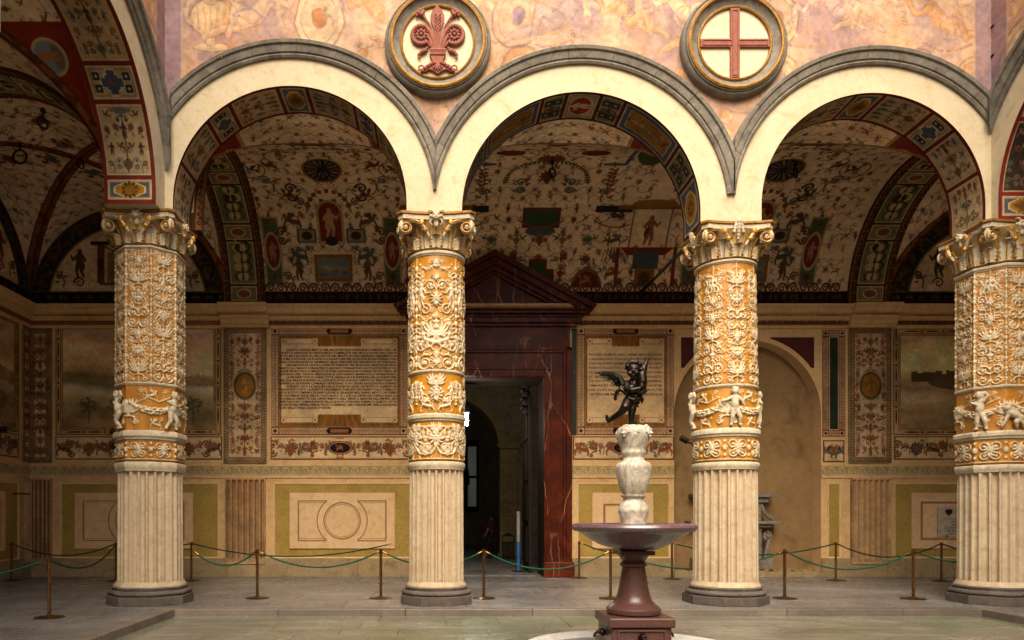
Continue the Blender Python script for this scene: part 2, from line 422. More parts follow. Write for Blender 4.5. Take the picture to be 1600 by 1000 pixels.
M['capital_bell'] = stone('capital_ground', C('b8955a'), C('cfae74'), C('a8742a'), 5, .6, .003, 60, fine=.12)
M['gild_dark'] = stone('old_gilding', C('8c6228'), C('a87c38'), C('62441f'), 5, .5, .003, 60, metal=.25)
M['red_stone'] = stone('terracotta', C('94584a'), C('a56a58'), C('80493c'), 7, .75, .004, 60, fine=.12)
M['basin'] = stone('basin_marble', C('c4c2bd'), C('d6d5d1'), C('b0aca2'), 3, .4, .001, 30, fine=.05)
M['disc'] = stone('roundel_ground', C('d2c29c'), C('dccfad'), C('c2ad7e'), 3, .85, .003, 40, fine=.05)
M['wall'] = stone('gallery_plaster', C('d0a770'), C('ddb782'), C('bf9560'), .9, .85, .003, 20, fine=.06)
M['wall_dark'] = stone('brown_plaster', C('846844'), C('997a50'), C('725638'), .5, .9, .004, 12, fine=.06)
M['moss_green'] = stone('olive_paint', C('a08440'), C('b4964c'), C('927838'), 1.6, .85, .002, 25, fine=.08)
M['panel'] = stone('buff_paint', C('d6b080'), C('e0bd8e'), C('c8a070'), 1.2, .85, .002, 25, fine=.05)
M['panel_line'] = stone('umber_line', C('9a7850'), C('a8855c'), None, 2, .85, .002, 30)
M['skirt'] = stone('skirting_stone', C('9a8460'), C('ac966e'), C('806c4c'), 1.8, .75, .004, 20)
M['porphyry'] = stone('porphyry', C('5e3a34'), C('765048'), C('9c7c76'), 34, .3, .0006, 90, spec=.45, fine=.3)
M['porphyry_bowl'] = stone('purple_porphyry', C('7c5a64'), C('967984'), C('664650'), 30, .24, .0005, 90, spec=.8, fine=.3)
M['brass'] = stone('old_brass', C('6b4a24'), C('94703a'), C('47301a'), 14, .33, .0004, 60, metal=.9, spec=.5)
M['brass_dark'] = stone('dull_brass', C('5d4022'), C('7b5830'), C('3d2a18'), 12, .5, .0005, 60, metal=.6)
M['rope'] = stone('green_rope', C('0b3d2e'), C('14573f'), None, 30, .6, .002, 120)
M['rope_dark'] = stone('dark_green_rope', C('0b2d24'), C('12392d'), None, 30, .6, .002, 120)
M['iron'] = stone('black_iron', C('14110f'), C('221d19'), None, 12, .55, .001, 60, metal=.4)
M['bronze'] = stone('bronze', C('211913'), C('382a1e'), C('2b332e'), 7, .34, .002, 70, metal=.75, spec=.6)
M['bronze_green'] = stone('green_bronze', C('23251f'), C('31332b'), C('2b2018'), 9, .42, .002, 70, metal=.6)
M['door_wood'] = stone('dark_wood', C('1d1510'), C('2d2118'), None, 3, .6, .003, 30, stretch=(8, 8, 1))
M['hall'] = stone('hall_plaster', C('82735a'), C('978769'), C('6a5c46'), .7, .9, .004, 14)
M['hall_stone'] = stone('hall_sandstone', C('8f7a50'), C('a48e60'), C('6f6045'), 1.1, .85, .005, 14)
M['white_paint'] = stone('white_post_paint', C('8f8c86'), C('a09d98'), None, 3, .5, 0)
M['blue_paint'] = stone('blue_post_paint', C('2c5f96'), C('3872ac'), None, 3, .5, 0)
M['plaque'] = stone('pale_marble', C('b8aa92'), C('cabda6'), C('9d8f78'), 4, .5, .001, 30)
M['green_marble'] = stone('green_marble', C('232c20'), C('36402c'), C('4a5238'), 4, .4, .001, 30)
M['dark_red_paint'] = stone('dark_red_paint', C('4a1d16'), C('5c281d'), C('3d1712'), 2, .7, .001, 30)
M['letters'] = stone('umber_lettering', C('2a1a10'), C('382418'), None, 30, .9, 0)
M['skin'] = stone('skin', C('9a6a50'), C('a87860'), None, 5, .6, 0)
M['cloth_dark'] = stone('dark_cloth', C('1e1a1c'), C('2c2628'), None, 8, .9, 0)
M['cloth_red'] = stone('maroon_cloth', C('43201f'), C('52292a'), None, 8, .9, 0)
M['hair'] = stone('dark_hair', C('17110e'), C('251b15'), None, 20, .6, 0)
def lamp_mat():
    m, nt, bs = _mat('lit_lamp'); bs.inputs['Emission Color'].default_value = (1, .93, .82, 1); bs.inputs['Emission Strength'].default_value = 95; return m
M['lamp'] = lamp_mat()
def window_mat():
    m, nt, bs = _mat('daylit_glass'); bs.inputs['Base Color'].default_value = (.5, .52, .5, 1); bs.inputs['Emission Color'].default_value = (.8, .85, .8, 1); bs.inputs['Emission Strength'].default_value = .006
    bs.inputs['Roughness'].default_value = .15; return m
M['daylit'] = window_mat()

def marble_white():
    m, nt, bs = _mat('veined_marble'); co = _coord(nt)
    n = _noise(nt, co, 3.2, 8, .7, 1.6); v = _ramp(nt, n, [(.44, (1, 1, 1)), (.5, (.45, .45, .45)), (.56, (1, 1, 1))])
    a = _ramp(nt, _noise(nt, co, 4, 6, .6, .5), [(.3, C('b2a892')), (.6, C('cac3b4'))]); a = _mix(nt, a, v, .55, 'MULTIPLY')
    r = _ramp(nt, _noise(nt, co, 2.6, 6, .7, .8), [(.6, (0, 0, 0)), (.85, (.7, .7, .7))]); a = _mix(nt, a, (*lin(C('a9793c')), 1), r)
    nt.links.new(a, bs.inputs['Base Color']); bs.inputs['Roughness'].default_value = .38; _bump(nt, bs, _noise(nt, co, 40, 5), .0015); return m
M['marble'] = marble_white()
def marble_red():
    m, nt, bs = _mat('red_marble'); co = _coord(nt)
    a = _ramp(nt, _noise(nt, co, 1.7, 9, .7, 1.0), [(.3, C('2c1008')), (.5, C('471b0c')), (.72, C('6b2d15'))])
    # long thin pale veins
    wv = nt.nodes.new('ShaderNodeTexNoise'); wv.inputs['Scale'].default_value = 2.5; wv.inputs['Detail'].default_value = 4; nt.links.new(co, wv.inputs['Vector'])
    ad = nt.nodes.new('ShaderNodeVectorMath'); ad.operation = 'MULTIPLY_ADD'; ad.inputs[1].default_value = (.22, .22, .22); nt.links.new(wv.outputs['Color'], ad.inputs[0]); nt.links.new(co, ad.inputs[2])
    mp = nt.nodes.new('ShaderNodeMapping'); mp.inputs['Rotation'].default_value = (0, radians(-32), 0); mp.inputs['Scale'].default_value = (1.5, .8, .28); nt.links.new(ad.outputs[0], mp.inputs[0])
    n = nt.nodes.new('ShaderNodeTexVoronoi'); n.feature = 'DISTANCE_TO_EDGE'; n.inputs['Scale'].default_value = 1.3; nt.links.new(mp.outputs[0], n.inputs['Vector'])
    v = _ramp(nt, n.outputs['Distance'], [(.0, (1, 1, 1)), (.012, (.5, .5, .5)), (.02, (0, 0, 0))])
    k = _ramp(nt, _noise(nt, co, 1.1, 3), [(.42, (0, 0, 0)), (.56, (1, 1, 1))]); v = _mix(nt, v, k, 1.0, 'MULTIPLY')
    a = _mix(nt, a, (*lin(C('a07a58')), 1), v)
    nt.links.new(a, bs.inputs['Base Color']); bs.inputs['Roughness'].default_value = .36; bs.inputs['Specular IOR Level'].default_value = .1; _bump(nt, bs, _noise(nt, co, 30, 5), .001); return m
M['red_marble'] = marble_red()
def paving(name, c1, c2, c3, rough, green=None):
    m, nt, bs = _mat(name); t = nt.nodes.new('ShaderNodeNewGeometry'); co = t.outputs['Position']
    oi = nt.nodes.new('ShaderNodeObjectInfo')
    a = _ramp(nt, _noise(nt, co, .55, 9, .68, .6, (1, 1.6, 1)), [(.3, c1), (.5, c2), (.7, c3)])
    rr = _ramp(nt, oi.outputs['Random'], [(0, (.9, .9, .9)), (1, (1, 1, 1))]); a = _mix(nt, a, rr, 1.0, 'MULTIPLY')
    if green is not None:
        k = _ramp(nt, _noise(nt, co, .33, 7, .7, 1.2, (1, 2, 1)), [(.44, (0, 0, 0)), (.6, (1, 1, 1))]); a = _mix(nt, a, (*lin(green), 1), _mix(nt, k, (.75, .75, .75, 1), 1., 'MULTIPLY'))
    w = _ramp(nt, _noise(nt, co, 1.4, 9, .75, 2.2, (1, 3, 1)), [(.52, (0, 0, 0)), (.56, (.22, .22, .22)), (.6, (0, 0, 0))]); a = _mix(nt, a, (*lin(tuple(min(1, x*1.7) for x in c3)), 1), w)
    g = _ramp(nt, _noise(nt, co, 30, 6, .75), [(.3, (.8, .8, .8)), (.7, (1, 1, 1))]); a = _mix(nt, a, g, 1.0, 'MULTIPLY')
    nt.links.new(a, bs.inputs['Base Color'])
    r = _ramp(nt, _noise(nt, co, .8, 6, .7, .8), [(.35, (rough-.18,)*3), (.65, (rough+.1,)*3)]); nt.links.new(r, bs.inputs['Roughness'])
    bs.inputs['Specular IOR Level'].default_value = .45
    _bump(nt, bs, _noise(nt, co, 9, 8, .7), .012); return m
M['porch_floor'] = paving('porch_sandstone', C('6c6864'), C('7e7a76'), C('8e8a88'), .58)
M['court_floor'] = paving('court_sandstone', C('6f6a5e'), C('8a8577'), C('a09b8d'), .5, C('66704f'))
M['kerb'] = paving('kerb_sandstone', C('655c52'), C('776d62'), C('897f73'), .7)

# ------------------------------------------------------------------ paintings
GP = [C('5d3f2a'), C('7a4430'), C('8e693c'), C('5b5c46'), C('62646a'), C('403024'), C('80604a'), C('6b4e36')]
GPd = [C('4a3222'), C('6b4030'), C('7d5f3c'), C('55533c'), C('5a5a58'), C('382a20'), C('5c4634'), C('745844')]
GROUND = C('f0d2aa')

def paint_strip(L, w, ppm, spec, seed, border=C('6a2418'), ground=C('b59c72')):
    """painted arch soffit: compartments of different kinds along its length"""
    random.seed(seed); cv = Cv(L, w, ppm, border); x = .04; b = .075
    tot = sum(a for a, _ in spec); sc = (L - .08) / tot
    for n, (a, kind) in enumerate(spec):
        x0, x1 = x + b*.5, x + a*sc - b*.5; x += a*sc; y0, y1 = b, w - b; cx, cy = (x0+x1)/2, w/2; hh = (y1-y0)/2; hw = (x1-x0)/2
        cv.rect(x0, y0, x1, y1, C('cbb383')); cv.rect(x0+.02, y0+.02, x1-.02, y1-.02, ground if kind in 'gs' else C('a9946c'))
        cv.box(x0+.045, y0+.045, x1-.045, y1-.045, .012, C('6b5a44'))
        if kind == 'g':          # grotesque running along the arch
            sub = Cv(y1-y0-.08, x1-x0-.1, ppm, ground); candelabrum(sub, (y1-y0-.08)/2, .0, x1-x0-.06, y1-y0, GP, lw=.95, step=.27, dense=2)
            i0, j0 = int((x0+.05)*ppm), int((y0+.04)*ppm); t = np.transpose(sub.c, (1, 0, 2)); H = min(t.shape[0], cv.H-j0); W = min(t.shape[1], cv.W-i0)
            if cx > L/2: t = t[:, ::-1]
            cv.c[j0:j0+H, i0:i0+W] = t[:H, :W]
        elif kind == 'o':
            cv.rect(x0+.05, y0+.05, x1-.05, y1-.05, C('54585c')); q = [(cx+hw*.78*cos(k*pi/4+pi/8), cy+hh*.8*sin(k*pi/4+pi/8)) for k in range(8)]
            cv.poly(q, C('c8b184')); q = [(cx+hw*.68*cos(k*pi/4+pi/8), cy+hh*.7*sin(k*pi/4+pi/8)) for k in range(8)]; cv.poly(q, C('a8741e'))
            m_mask(Pen(cv, cx, cy, hh*1.1, pal=[C('6f4a1c'), C('8a5d20'), C('5c3d18')]))
        elif kind == 'c':
            m = min(hw, hh)
            for s, c in ((.86, C('d0b98a')), (.72, C('465266'))):
                cv.rect(cx-m*s, cy-m*s*.38, cx+m*s, cy+m*s*.38, c); cv.rect(cx-m*s*.38, cy-m*s, cx+m*s*.38, cy+m*s, c); cv.rect(cx-m*s*.6, cy-m*s*.6, cx+m*s*.6, cy+m*s*.6, c)
            m_fig(Pen(cv, cx, cy, m*.8, pal=[C('7d5a44'), C('6b4a3a')]))
            for sx in (-1, 1):
                for sy in (-1, 1): cv.rect(cx+sx*(hw-.16)-.06, cy+sy*(hh-.14)-.06, cx+sx*(hw-.16)+.06, cy+sy*(hh-.14)+.06, C('2b2a2c')); cv.ell(cx+sx*(hw-.16), cy+sy*(hh-.14), .025, .025, C('b9a87e'))
        elif kind == 'b':        # ochre field with trophies, blue border
            cv.rect(x0+.03, y0+.03, x1-.03, y1-.03, C('46505f')); cv.box(x0+.12, y0+.12, x1-.12, y1-.12, .02, C('c5ae80')); cv.rect(x0+.14, y0+.14, x1-.14, y1-.14, C('94641f'))
            t = x0+.28
            while t < x1-.2: random.choice([m_fig, m_urn, m_sphinx, m_mask])(Pen(cv, t, cy, .3, rot=pi/2, pal=[C('5d4020'), C('6f6a5c'), C('a88a5a')])); t += .24
        elif kind == 's':
            for sx in (-1, 1):
                for sy in (-1, 1): cv.rect(cx+sx*hw*.45-.09, cy+sy*hh*.5-.09, cx+sx*hw*.45+.09, cy+sy*hh*.5+.09, C('2c2c26')); cv.ell(cx+sx*hw*.45, cy+sy*hh*.5, .035, .035, C('8f8560'))
            pair(cv, m_scroll, cx, .0, cy, hh*1.1, pal=GPd)
        elif kind == 'r':
            cv.ell(cx, cy, hw*.8, hh*.8, C('c5ae80')); cv.ell(cx, cy, hw*.7, hh*.7, C('8d2f20')); m_fig(Pen(cv, cx, cy, hh*1.2, rot=pi/2, pal=[C('c4a684')]))
    cv.age(.22, seed, .6); return cv
S_A = [(1.3, 'g'), (1.25, 'g'), (.7, 'c'), (1.3, 'g'), (.75, 'o'), (1.3, 'g'), (.7, 'c'), (1.25, 'g'), (1.3, 'g')]
S_B = [(1.2, 'o'), (.8, 's'), (1.7, 'b'), (.6, 's'), (.85, 'r'), (.6, 's'), (1.7, 'b'), (.8, 's'), (1.2, 'o')]
S_C = [(.62, 'o'), (1.75, 'g'), (.85, 'c'), (1.75, 'g'), (.85, 'o'), (1.75, 'g'), (.85, 'c'), (1.75, 'g'), (.62, 'o')]

def scatter(cv, x0, x1, y0, y1, n, sc, pal, lw=1.):
    for _ in range(n):
        random.choice(HALF + [m_mask, m_palm])(Pen(cv, random.uniform(x0, x1), random.uniform(y0, y1), sc*random.uniform(.6, 1.15), random.choice((-1, 1)), random.uniform(-.4, .4), pal, lw=lw, alpha=.85))

def planned(cv, cx, wd, y0, y1, sx=.31, sy=.27):
    """mirrored rows of small grotesques joined by tendrils"""
    y = y0; n = 0
    while y < y1:
        x = .16+.1*(n % 2); prev = (0, y)
        while x < wd:
            yy = y+random.uniform(-.06, .06); f = random.choice(HALF+[m_mask, m_palm, m_urn]); sc = random.uniform(.19, .32); rot = random.uniform(-.3, .3); col = random.choice(GPd)
            st = random.getstate(); f(Pen(cv, cx+x, yy, sc, 1, rot, GPd, lw=.6, alpha=.85)); random.setstate(st); f(Pen(cv, cx-x, yy, sc, -1, rot, GPd, lw=.6, alpha=.85))
            if random.random() < .7:
                q = np.linspace(0, 1, 9); bx_ = prev[0]+(x-prev[0])*q; by = prev[1]+(yy-prev[1])*q+.1*np.sin(pi*q)*random.choice((-1, 1))
                for s in (-1, 1): cv.stroke(np.c_[cx+s*bx_, by], .007, col, .8)
            for _ in range(2):
                dx, dy = random.uniform(-.15, .15), random.uniform(-.13, .13)
                for s in (-1, 1): cv.ell(cx+s*(x+dx), yy+dy, .018, .012, col, .85)
            prev = (x, yy); x += sx*random.uniform(.8, 1.3)
        y += sy*random.uniform(.9, 1.15); n += 1
def paint_barrel(L, Hs, x_off, ppm=96):
    random.seed(21); cv = Cv(L, Hs, ppm, GROUND)
    # u = 0 at x_off; the three bays are mirrored about these axes
    def bay_a(cx):
        random.seed(31); R_ = C('7c2f1e')
        planned(cv, cx, 2.7, .6, 7.6)
        for s in (-1, 1):                                           # green strips with a red oval
            X = cx+s*1.62; cv.rect(X-.24, .5, X+.24, 2.3, C('a98f62')); cv.rect(X-.19, .55, X+.19, 2.25, C('566043'))
            cv.ell(X, 1.4, .23, .5, C('bfa476')); cv.ell(X, 1.4, .18, .42, C('7a3526')); m_fig(Pen(cv, X, 1.4, .5, pal=[C('a9795a')]))
            m_mask(Pen(cv, X, .75, .3, pal=GPd)); m_bird(Pen(cv, X, 2.08, .3, pal=GPd))
        cv.rect(cx-.52, .62, cx+.52, 1.32, C('8d5f2a')); cv.rect(cx-.43, .71, cx+.43, 1.23, C('757a74')); 
        for _ in range(12): cv.ell(cx+random.uniform(-.35, .35), .9+random.uniform(-.1, .1), random.uniform(.05, .15), .05, random.choice([C('9a8a6c'), C('5c5a50'), C('a98c60')]), .8)
        cv.rect(cx-.36, 1.6, cx+.36, 2.35, C('ad9468')); cv.ell(cx, 2.35, .36, .42, C('ad9468')); cv.rect(cx-.29, 1.66, cx+.29, 2.35, R_); cv.ell(cx, 2.35, .29, .34, R_); m_fig(Pen(cv, cx, 2.15, .8, pal=[C('b48a68')]))
        cv.ell(cx, 1.66, .17, .12, C('30281f'))
        for s in (-1, 1):
            cv.rect(cx+s*.66-.26, 1.62, cx+s*.66+.26, 1.98, C('4c5867')); cv.rect(cx+s*.66-.21, 1.66, cx+s*.66+.21, 1.94, C('a58c62')); cv.ell(cx+s*.66, 1.8, .14, .11, C('41302a'))
        for k in range(9): a = pi*(k+.5)/9; x, y = cx+.52*cos(a), 2.52+.5*sin(a); cv.poly([(x-.05, y-.05), (x+.06, y-.05), (x+.05, y+.07), (x-.05, y+.06)], random.choice([C('8d5a28'), C('4c5560'), C('71402a')]))
        for yy, xs, f, sc in ((1.3, .95, m_sphinx, .6), (2.2, 1.05, m_sphinx, .6), (.95, .95, m_fig, .6), (2.9, 1.0, m_bird, .5), (1.8, 1.2, m_scroll2, .5), (.7, 1.15, m_scroll, .5), (3.3, 1.35, m_scroll, .6), (3.9, 1.3, m_bird, .6), (2.65, .6, m_scroll, .5)): pair(cv, f, cx, xs, yy, sc, pal=GP)
        # wheel
        W = 3.75
        cv.ell(cx, W, .5, .46, C('8a6a38')); cv.ell(cx, W, .44, .4, C('2e2a2a'))
        for k in range(16): a = 2*pi*k/16; cv.poly([(cx+.07*cos(a), W+.07*sin(a)), (cx+.41*cos(a-.09), W+.37*sin(a-.09)), (cx+.41*cos(a+.1), W+.37*sin(a+.1))], C('a5753a') if k % 2 else C('60646a'))
        for s in (-1, 1):
            pair(cv, m_scroll2, cx, .75, W+s*.75, .6, pal=GP)
            for q in range(5): t = np.linspace(0, pi, 16); 
            cv.stroke([(cx+s*(.95+.35*cos(a)), W+.55+.3*sin(a)) for a in np.linspace(-1.2, 2.6, 14)], .018, C('8a6230')); cv.stroke([(cx+s*(.95+.35*cos(a)), W-.6+.3*sin(a)) for a in np.linspace(-2.6, 1.2, 14)], .018, C('8a6230'))
            cv.stroke([(cx+s*(1.75+.35*cos(a)), W+.3*sin(a)) for a in np.linspace(0, 2*pi, 22)], .018, C('8a6230')); m_bird(Pen(cv, cx+s*1.75, W, .5, s, pal=GP))
        for k in range(9): a = pi*(k+.5)/9; x, y = cx+.62*cos(a), W+.92+.16*sin(a); cv.rect(x-.06, y-.06, x+.06, y+.06, random.choice([C('8d5a28'), C('4c5560'), C('b08850')]))
        cv.rect(cx-.5, W+1.55, cx+.5, W+2.7, C('a98c60')); cv.rect(cx-.4, W+1.6, cx+.4, W+2.7, C('7c2f1e')); m_fig(Pen(cv, cx, W+2.1, .7, pal=[C('b48a68')])); cv.ell(cx, W+1.5, .6, .16, C('5b2418'))
        pair(cv, m_sphinx, cx, 1.0, W+1.6, .6, pal=GPd)
        for s in (-1, 1): cv.ell(cx+s*1.0, W+2.35, .3, .17, C('2f2b28')); cv.ell(cx+s*1.0, W+2.35, .36, .22, C('7a6a4a'), ring=.03)
    def bay_b(cx):
        random.seed(37)
        planned(cv, cx, 2.8, .6, 7.6)
        for dx in (0, -2.0, 2.0):
            if dx == 0:
                cv.rect(cx-.5, 2.0, cx+.5, 2.55, C('6f2f22')); cv.rect(cx-.43, 2.07, cx+.43, 2.48, C('3d4c34')); cv.ell(cx, 1.92, .4, .13, C('50565a'))
            else:
                cv.rect(cx+dx-.6, 2.42, cx+dx+.6, 2.6, C('2e2a2c'))
                for s in (-1, 1): Pen(cv, cx+dx, 2.36, .5, s, pal=[C('2e2a2c')]).spiral(.18, 0, .17, 1.4, pi, .05)
            for s in (-1, 1): garland(cv, cx+dx-.6, cx+dx+.6, 2.2, .18, [C('7a5a30'), C('8d4a2a')], .02)
        for x, f in ((0, m_mask), (.62, m_urn), (1.3, m_palm), (2.05, m_mask)):
            for y in (1.7, 1.2, .85):
                if x == 0: f(Pen(cv, cx, y, .4, pal=GP))
                else: pair(cv, random.choice([f, m_wing, m_sphinx, m_urn]), cx, x, y, .45, pal=GP)
        cv.poly([(cx-.45, .55), (cx+.45, .55), (cx+.45, .95), (cx+.25, .95), (cx+.25, 1.2), (cx-.25, 1.2), (cx-.25, .95), (cx-.45, .95)], C('7a3020')); cv.rect(cx-.36, .6, cx+.36, .9, C('3f5a30')); cv.rect(cx-.18, .6, cx+.18, 1.12, C('3f5a30'))
        for s in (-1, 1):
            cv.ell(cx+s*1.35, .48, .42, .5, C('7a5a3a')); cv.ell(cx+s*1.35, .46, .36, .42, C('6f2f20')); cv.rect(cx+s*1.35-.5, .3, cx+s*1.35+.5, .47, GROUND)
            m_sphinx(Pen(cv, cx+s*1.35, .65, .4, s, pal=[C('a07048')]))
            for k in range(7): a = .5+.3*k; cv.stroke([(cx+s*2.0, 1.2), (cx+s*(2.0+.3*cos(a)), 1.2+.32*sin(a)), (cx+s*(2.0+.42*cos(a)), 1.05+.1*sin(a))], .012, C('6a5238'))
            # blue key-shaped frames and green fields, further up
            cv.stroke([(cx+s*1.35, 3.95), (cx+s*1.85, 3.95), (cx+s*2.0, 5.1), (cx+s*1.6, 5.1)], .05, C('4a5566')); cv.ell(cx+s*2.4, 4.5, .38, .6, C('4c5a36'))
            cv.ell(cx+s*1.0, 4.5, .34, .16, C('6f2f1e')); cv.stroke([(cx+s*(.55+.22*cos(a)), 4.5+.26*sin(a)) for a in np.linspace(0, 2*pi, 20)], .014, C('6a4a2c'))
            pair(cv, m_bird, cx, 1.0, 5.4, .6, pal=GP)
        for k in range(30):
            a = pi*k/29; x, y = cx+1.05*cos(a), 3.3+.75*sin(a); cv.ell(x, y, .05, .035, C('4a4c34'), rot=a); cv.ell(x*.93+cx*.07, y+.07, .04, .03, C('6b5c38'), rot=a+1)
            x, y = cx+1.2*cos(a), 6.3-.6*sin(a); cv.ell(x, y, .06, .035, C('4a4c34'), rot=-a)
        m_mask(Pen(cv, cx, 3.5, .6, pal=GP)); pair(cv, m_scroll2, cx, .5, 3.2, .5, pal=GP); pair(cv, m_wing, cx, 0, 4.1, .7, pal=GP); pair(cv, m_wing, cx, 0, 5.1, .7, pal=GP)
        pair(cv, m_scroll, cx, 1.5, 2.95, .5, pal=GP); pair(cv, m_sprig, cx, 1.6, 3.4, .8, pal=GP); pair(cv, m_sphinx, cx, 1.55, 5.9, .6, pal=GP)
        for s in (-1, 1): cv.ell(cx+s*.2, 6.6, .11, .11, C('2b2724')); cv.ell(cx+s*.2, 6.6, .06, .06, C('7a6848'))
    for k in range(0, int(L/.34)):                                  # scroll border above the frieze
        pass
    bay_a(-2.87-x_off); bay_b(2.72-x_off); bay_a(8.5-x_off)
    def aedicule(cx):                                               # painted aedicule with a figure between the bays
        cv.rect(cx-.95, 2.5, cx+.95, 2.62, C('8a5d24')); cv.ell(cx, 2.64, .6, .14, C('9a6a2c')); cv.rect(cx-.55, 1.7, cx+.55, 2.5, GROUND)
        for s in (-1, 1):
            cv.rect(cx+s*.5-.02, 1.2, cx+s*.5+.02, 2.5, C('5d6468')); cv.rect(cx+s*.78-.05, .5, cx+s*.78+.05, 1.5, C('7c3423')); garland(cv, cx+s*.9-.25, cx+s*.9+.25, 2.4, .12, [C('8d3f2a')], .016)
        m_fig(Pen(cv, cx, 1.95, .8, pal=[C('6f2f1e'), C('4f5a48'), C('8d6242')])); cv.poly([(cx-.75, 1.5), (cx+.75, 1.5), (cx+.5, 1.3), (cx-.5, 1.3)], C('7c3423'))
        cv.rect(cx-.35, .95, cx+.35, 1.4, C('4c545a')); cv.rect(cx-.27, .5, cx+.27, .95, C('8a6430')); m_mask(Pen(cv, cx, .72, .5, pal=[C('5a3f20')]))
    aedicule(5.65-x_off); aedicule(-.05-x_off)
    for k in range(int(L/.3)):
        Pen(cv, .15+.3*k, .47, .22, 1 if k % 2 else -1, pal=[C('5a3b24')]).spiral(0, 0, .55, 1.5, 0, .13)
        cv.ell(.3*k, .42, .03, .06, C('6f3a24'))
    cv.rect(0, .36, L, .385, C('8a6a40')); cv.rect(0, .04, L, .36, C('241712')); cv.rect(0, 0, L, .04, C('8a5c22'))
    for k in range(int(L/.2)):
        random.choice([m_bird, m_scroll, m_wing, m_sprig])(Pen(cv, .1+.2*k, .2, .24, random.choice((-1, 1)), pal=[C('5c3a20'), C('6b2a1c'), C('4a3a20')]))
    cv.age(.16, 4, 1.2); return cv

def paint_sector(W, half, prof, ppm, seed, kind):
    """groin sector: u along the profile (0..W), v from the wall (0) to the crown; prof(u)->plan offset fraction |x|/half-span"""
    random.seed(seed); cv = Cv(W, half, ppm, GROUND if kind != 'red' else GROUND)
    X, Y = np.meshgrid((np.arange(cv.W)+.5)/ppm, (np.arange(cv.H)+.5)/ppm)
    edge = half*(1-prof(X)) - Y*1.0                                   # metres (in plan) to the groin
    planned(cv, W/2, W*.42, .2, half*.97)
    for s in (-1, 1):
        for k in range(2): pair(cv, m_wing, W/2, 0, half*(.35+.38*k), .5, pal=GP)
    if kind == 'med':                                                # red ground with medallions beside the groin
        for s in (-1, 1):
            m = ((X-W/2)*s > .13*W); a = m & (edge > .0)
            rr = a & (edge > .12) & (Y > .12); cv.c[a] = C('b98d3c'); cv.c[rr] = C('a4896a')
            rr = a & (edge > .2) & (Y > .2); cv.c[rr] = C('8a3322')
            q = W/2+s*W*.2; cv.ell(q, .68, .31, .31, C('c5ae80')); cv.ell(q, .68, .26, .26, C('7f8a92')); cv.ell(q, .54, .2, .1, C('7a6a50')); m_fig(Pen(cv, q, .7, .42, pal=[C('b07a50')]))
            m_wing(Pen(cv, W/2+s*W*.42, .45, .35, s, pal=[C('c9a27a')]))
    band = (edge < .2); inner = (edge < .17) & (edge > .03)
    cv.c[band] = C('5b1f14'); cv.c[inner] = C('8a5524')
    n = fbm(cv.W, cv.H, .12*ppm, 2, seed); m = inner & (n > .55); cv.c[m] = C('5f3a1c')
    cv.age(.16, seed, .8); return cv

def paint_band(L, w, ppm, seed):                                      # transverse arch
    random.seed(seed); cv = Cv(L, w, ppm, C('3f2416')); g = [C('6a6448'), C('8a7c58')]
    cv.rect(0, .02, L, .17, C('6e4a26')); cv.rect(0, w-.17, L, w-.02, C('6e4a26'))
    for y in (.1, w-.1):
        for k in range(int(L/.16)): Pen(cv, .08+.16*k, y, .15, (-1)**k, pal=[C('2c1c14')]).spiral(0, 0, .5, 1.2, 0, .14)
    x, n = .1, 0
    while x < L-.3:
        a = (.45, 1.15)[n % 2]; a = min(a, L-.1-x); cv.rect(x, .22, x+a-.06, w-.22, C('b7a070')); cv.rect(x+.025, .245, x+a-.085, w-.245, C('5c5f42') if n % 2 else C('6b6244'))
        if n % 2:
            t = x+.2
            while t < x+a-.15:
                for s in (-1, 1): Pen(cv, t, w/2+.13*s, .32, 1, rot=-pi/2*0, pal=[C('2e2a1e'), C('a08a5c'), C('4b3a24')]).spiral(0, 0, .4, 1.4, 0, .1)
                m_wing(Pen(cv, t+.06, w/2, .4, 1, pi/2, [C('2e2a1e'), C('a08a5c')])); m_wing(Pen(cv, t+.06, w/2, .4, -1, -pi/2, [C('2e2a1e'), C('a08a5c')])); t += .25
        else: cv.ell(x+a/2-.03, w/2, .13, .2, C('b0966a')); cv.ell(x+a/2-.03, w/2, .1, .16, C('6a4030'))
        x += a; n += 1
    cv.c = np.clip(cv.c*1.3, 0, .9); cv.age(.2, seed, .8); return cv

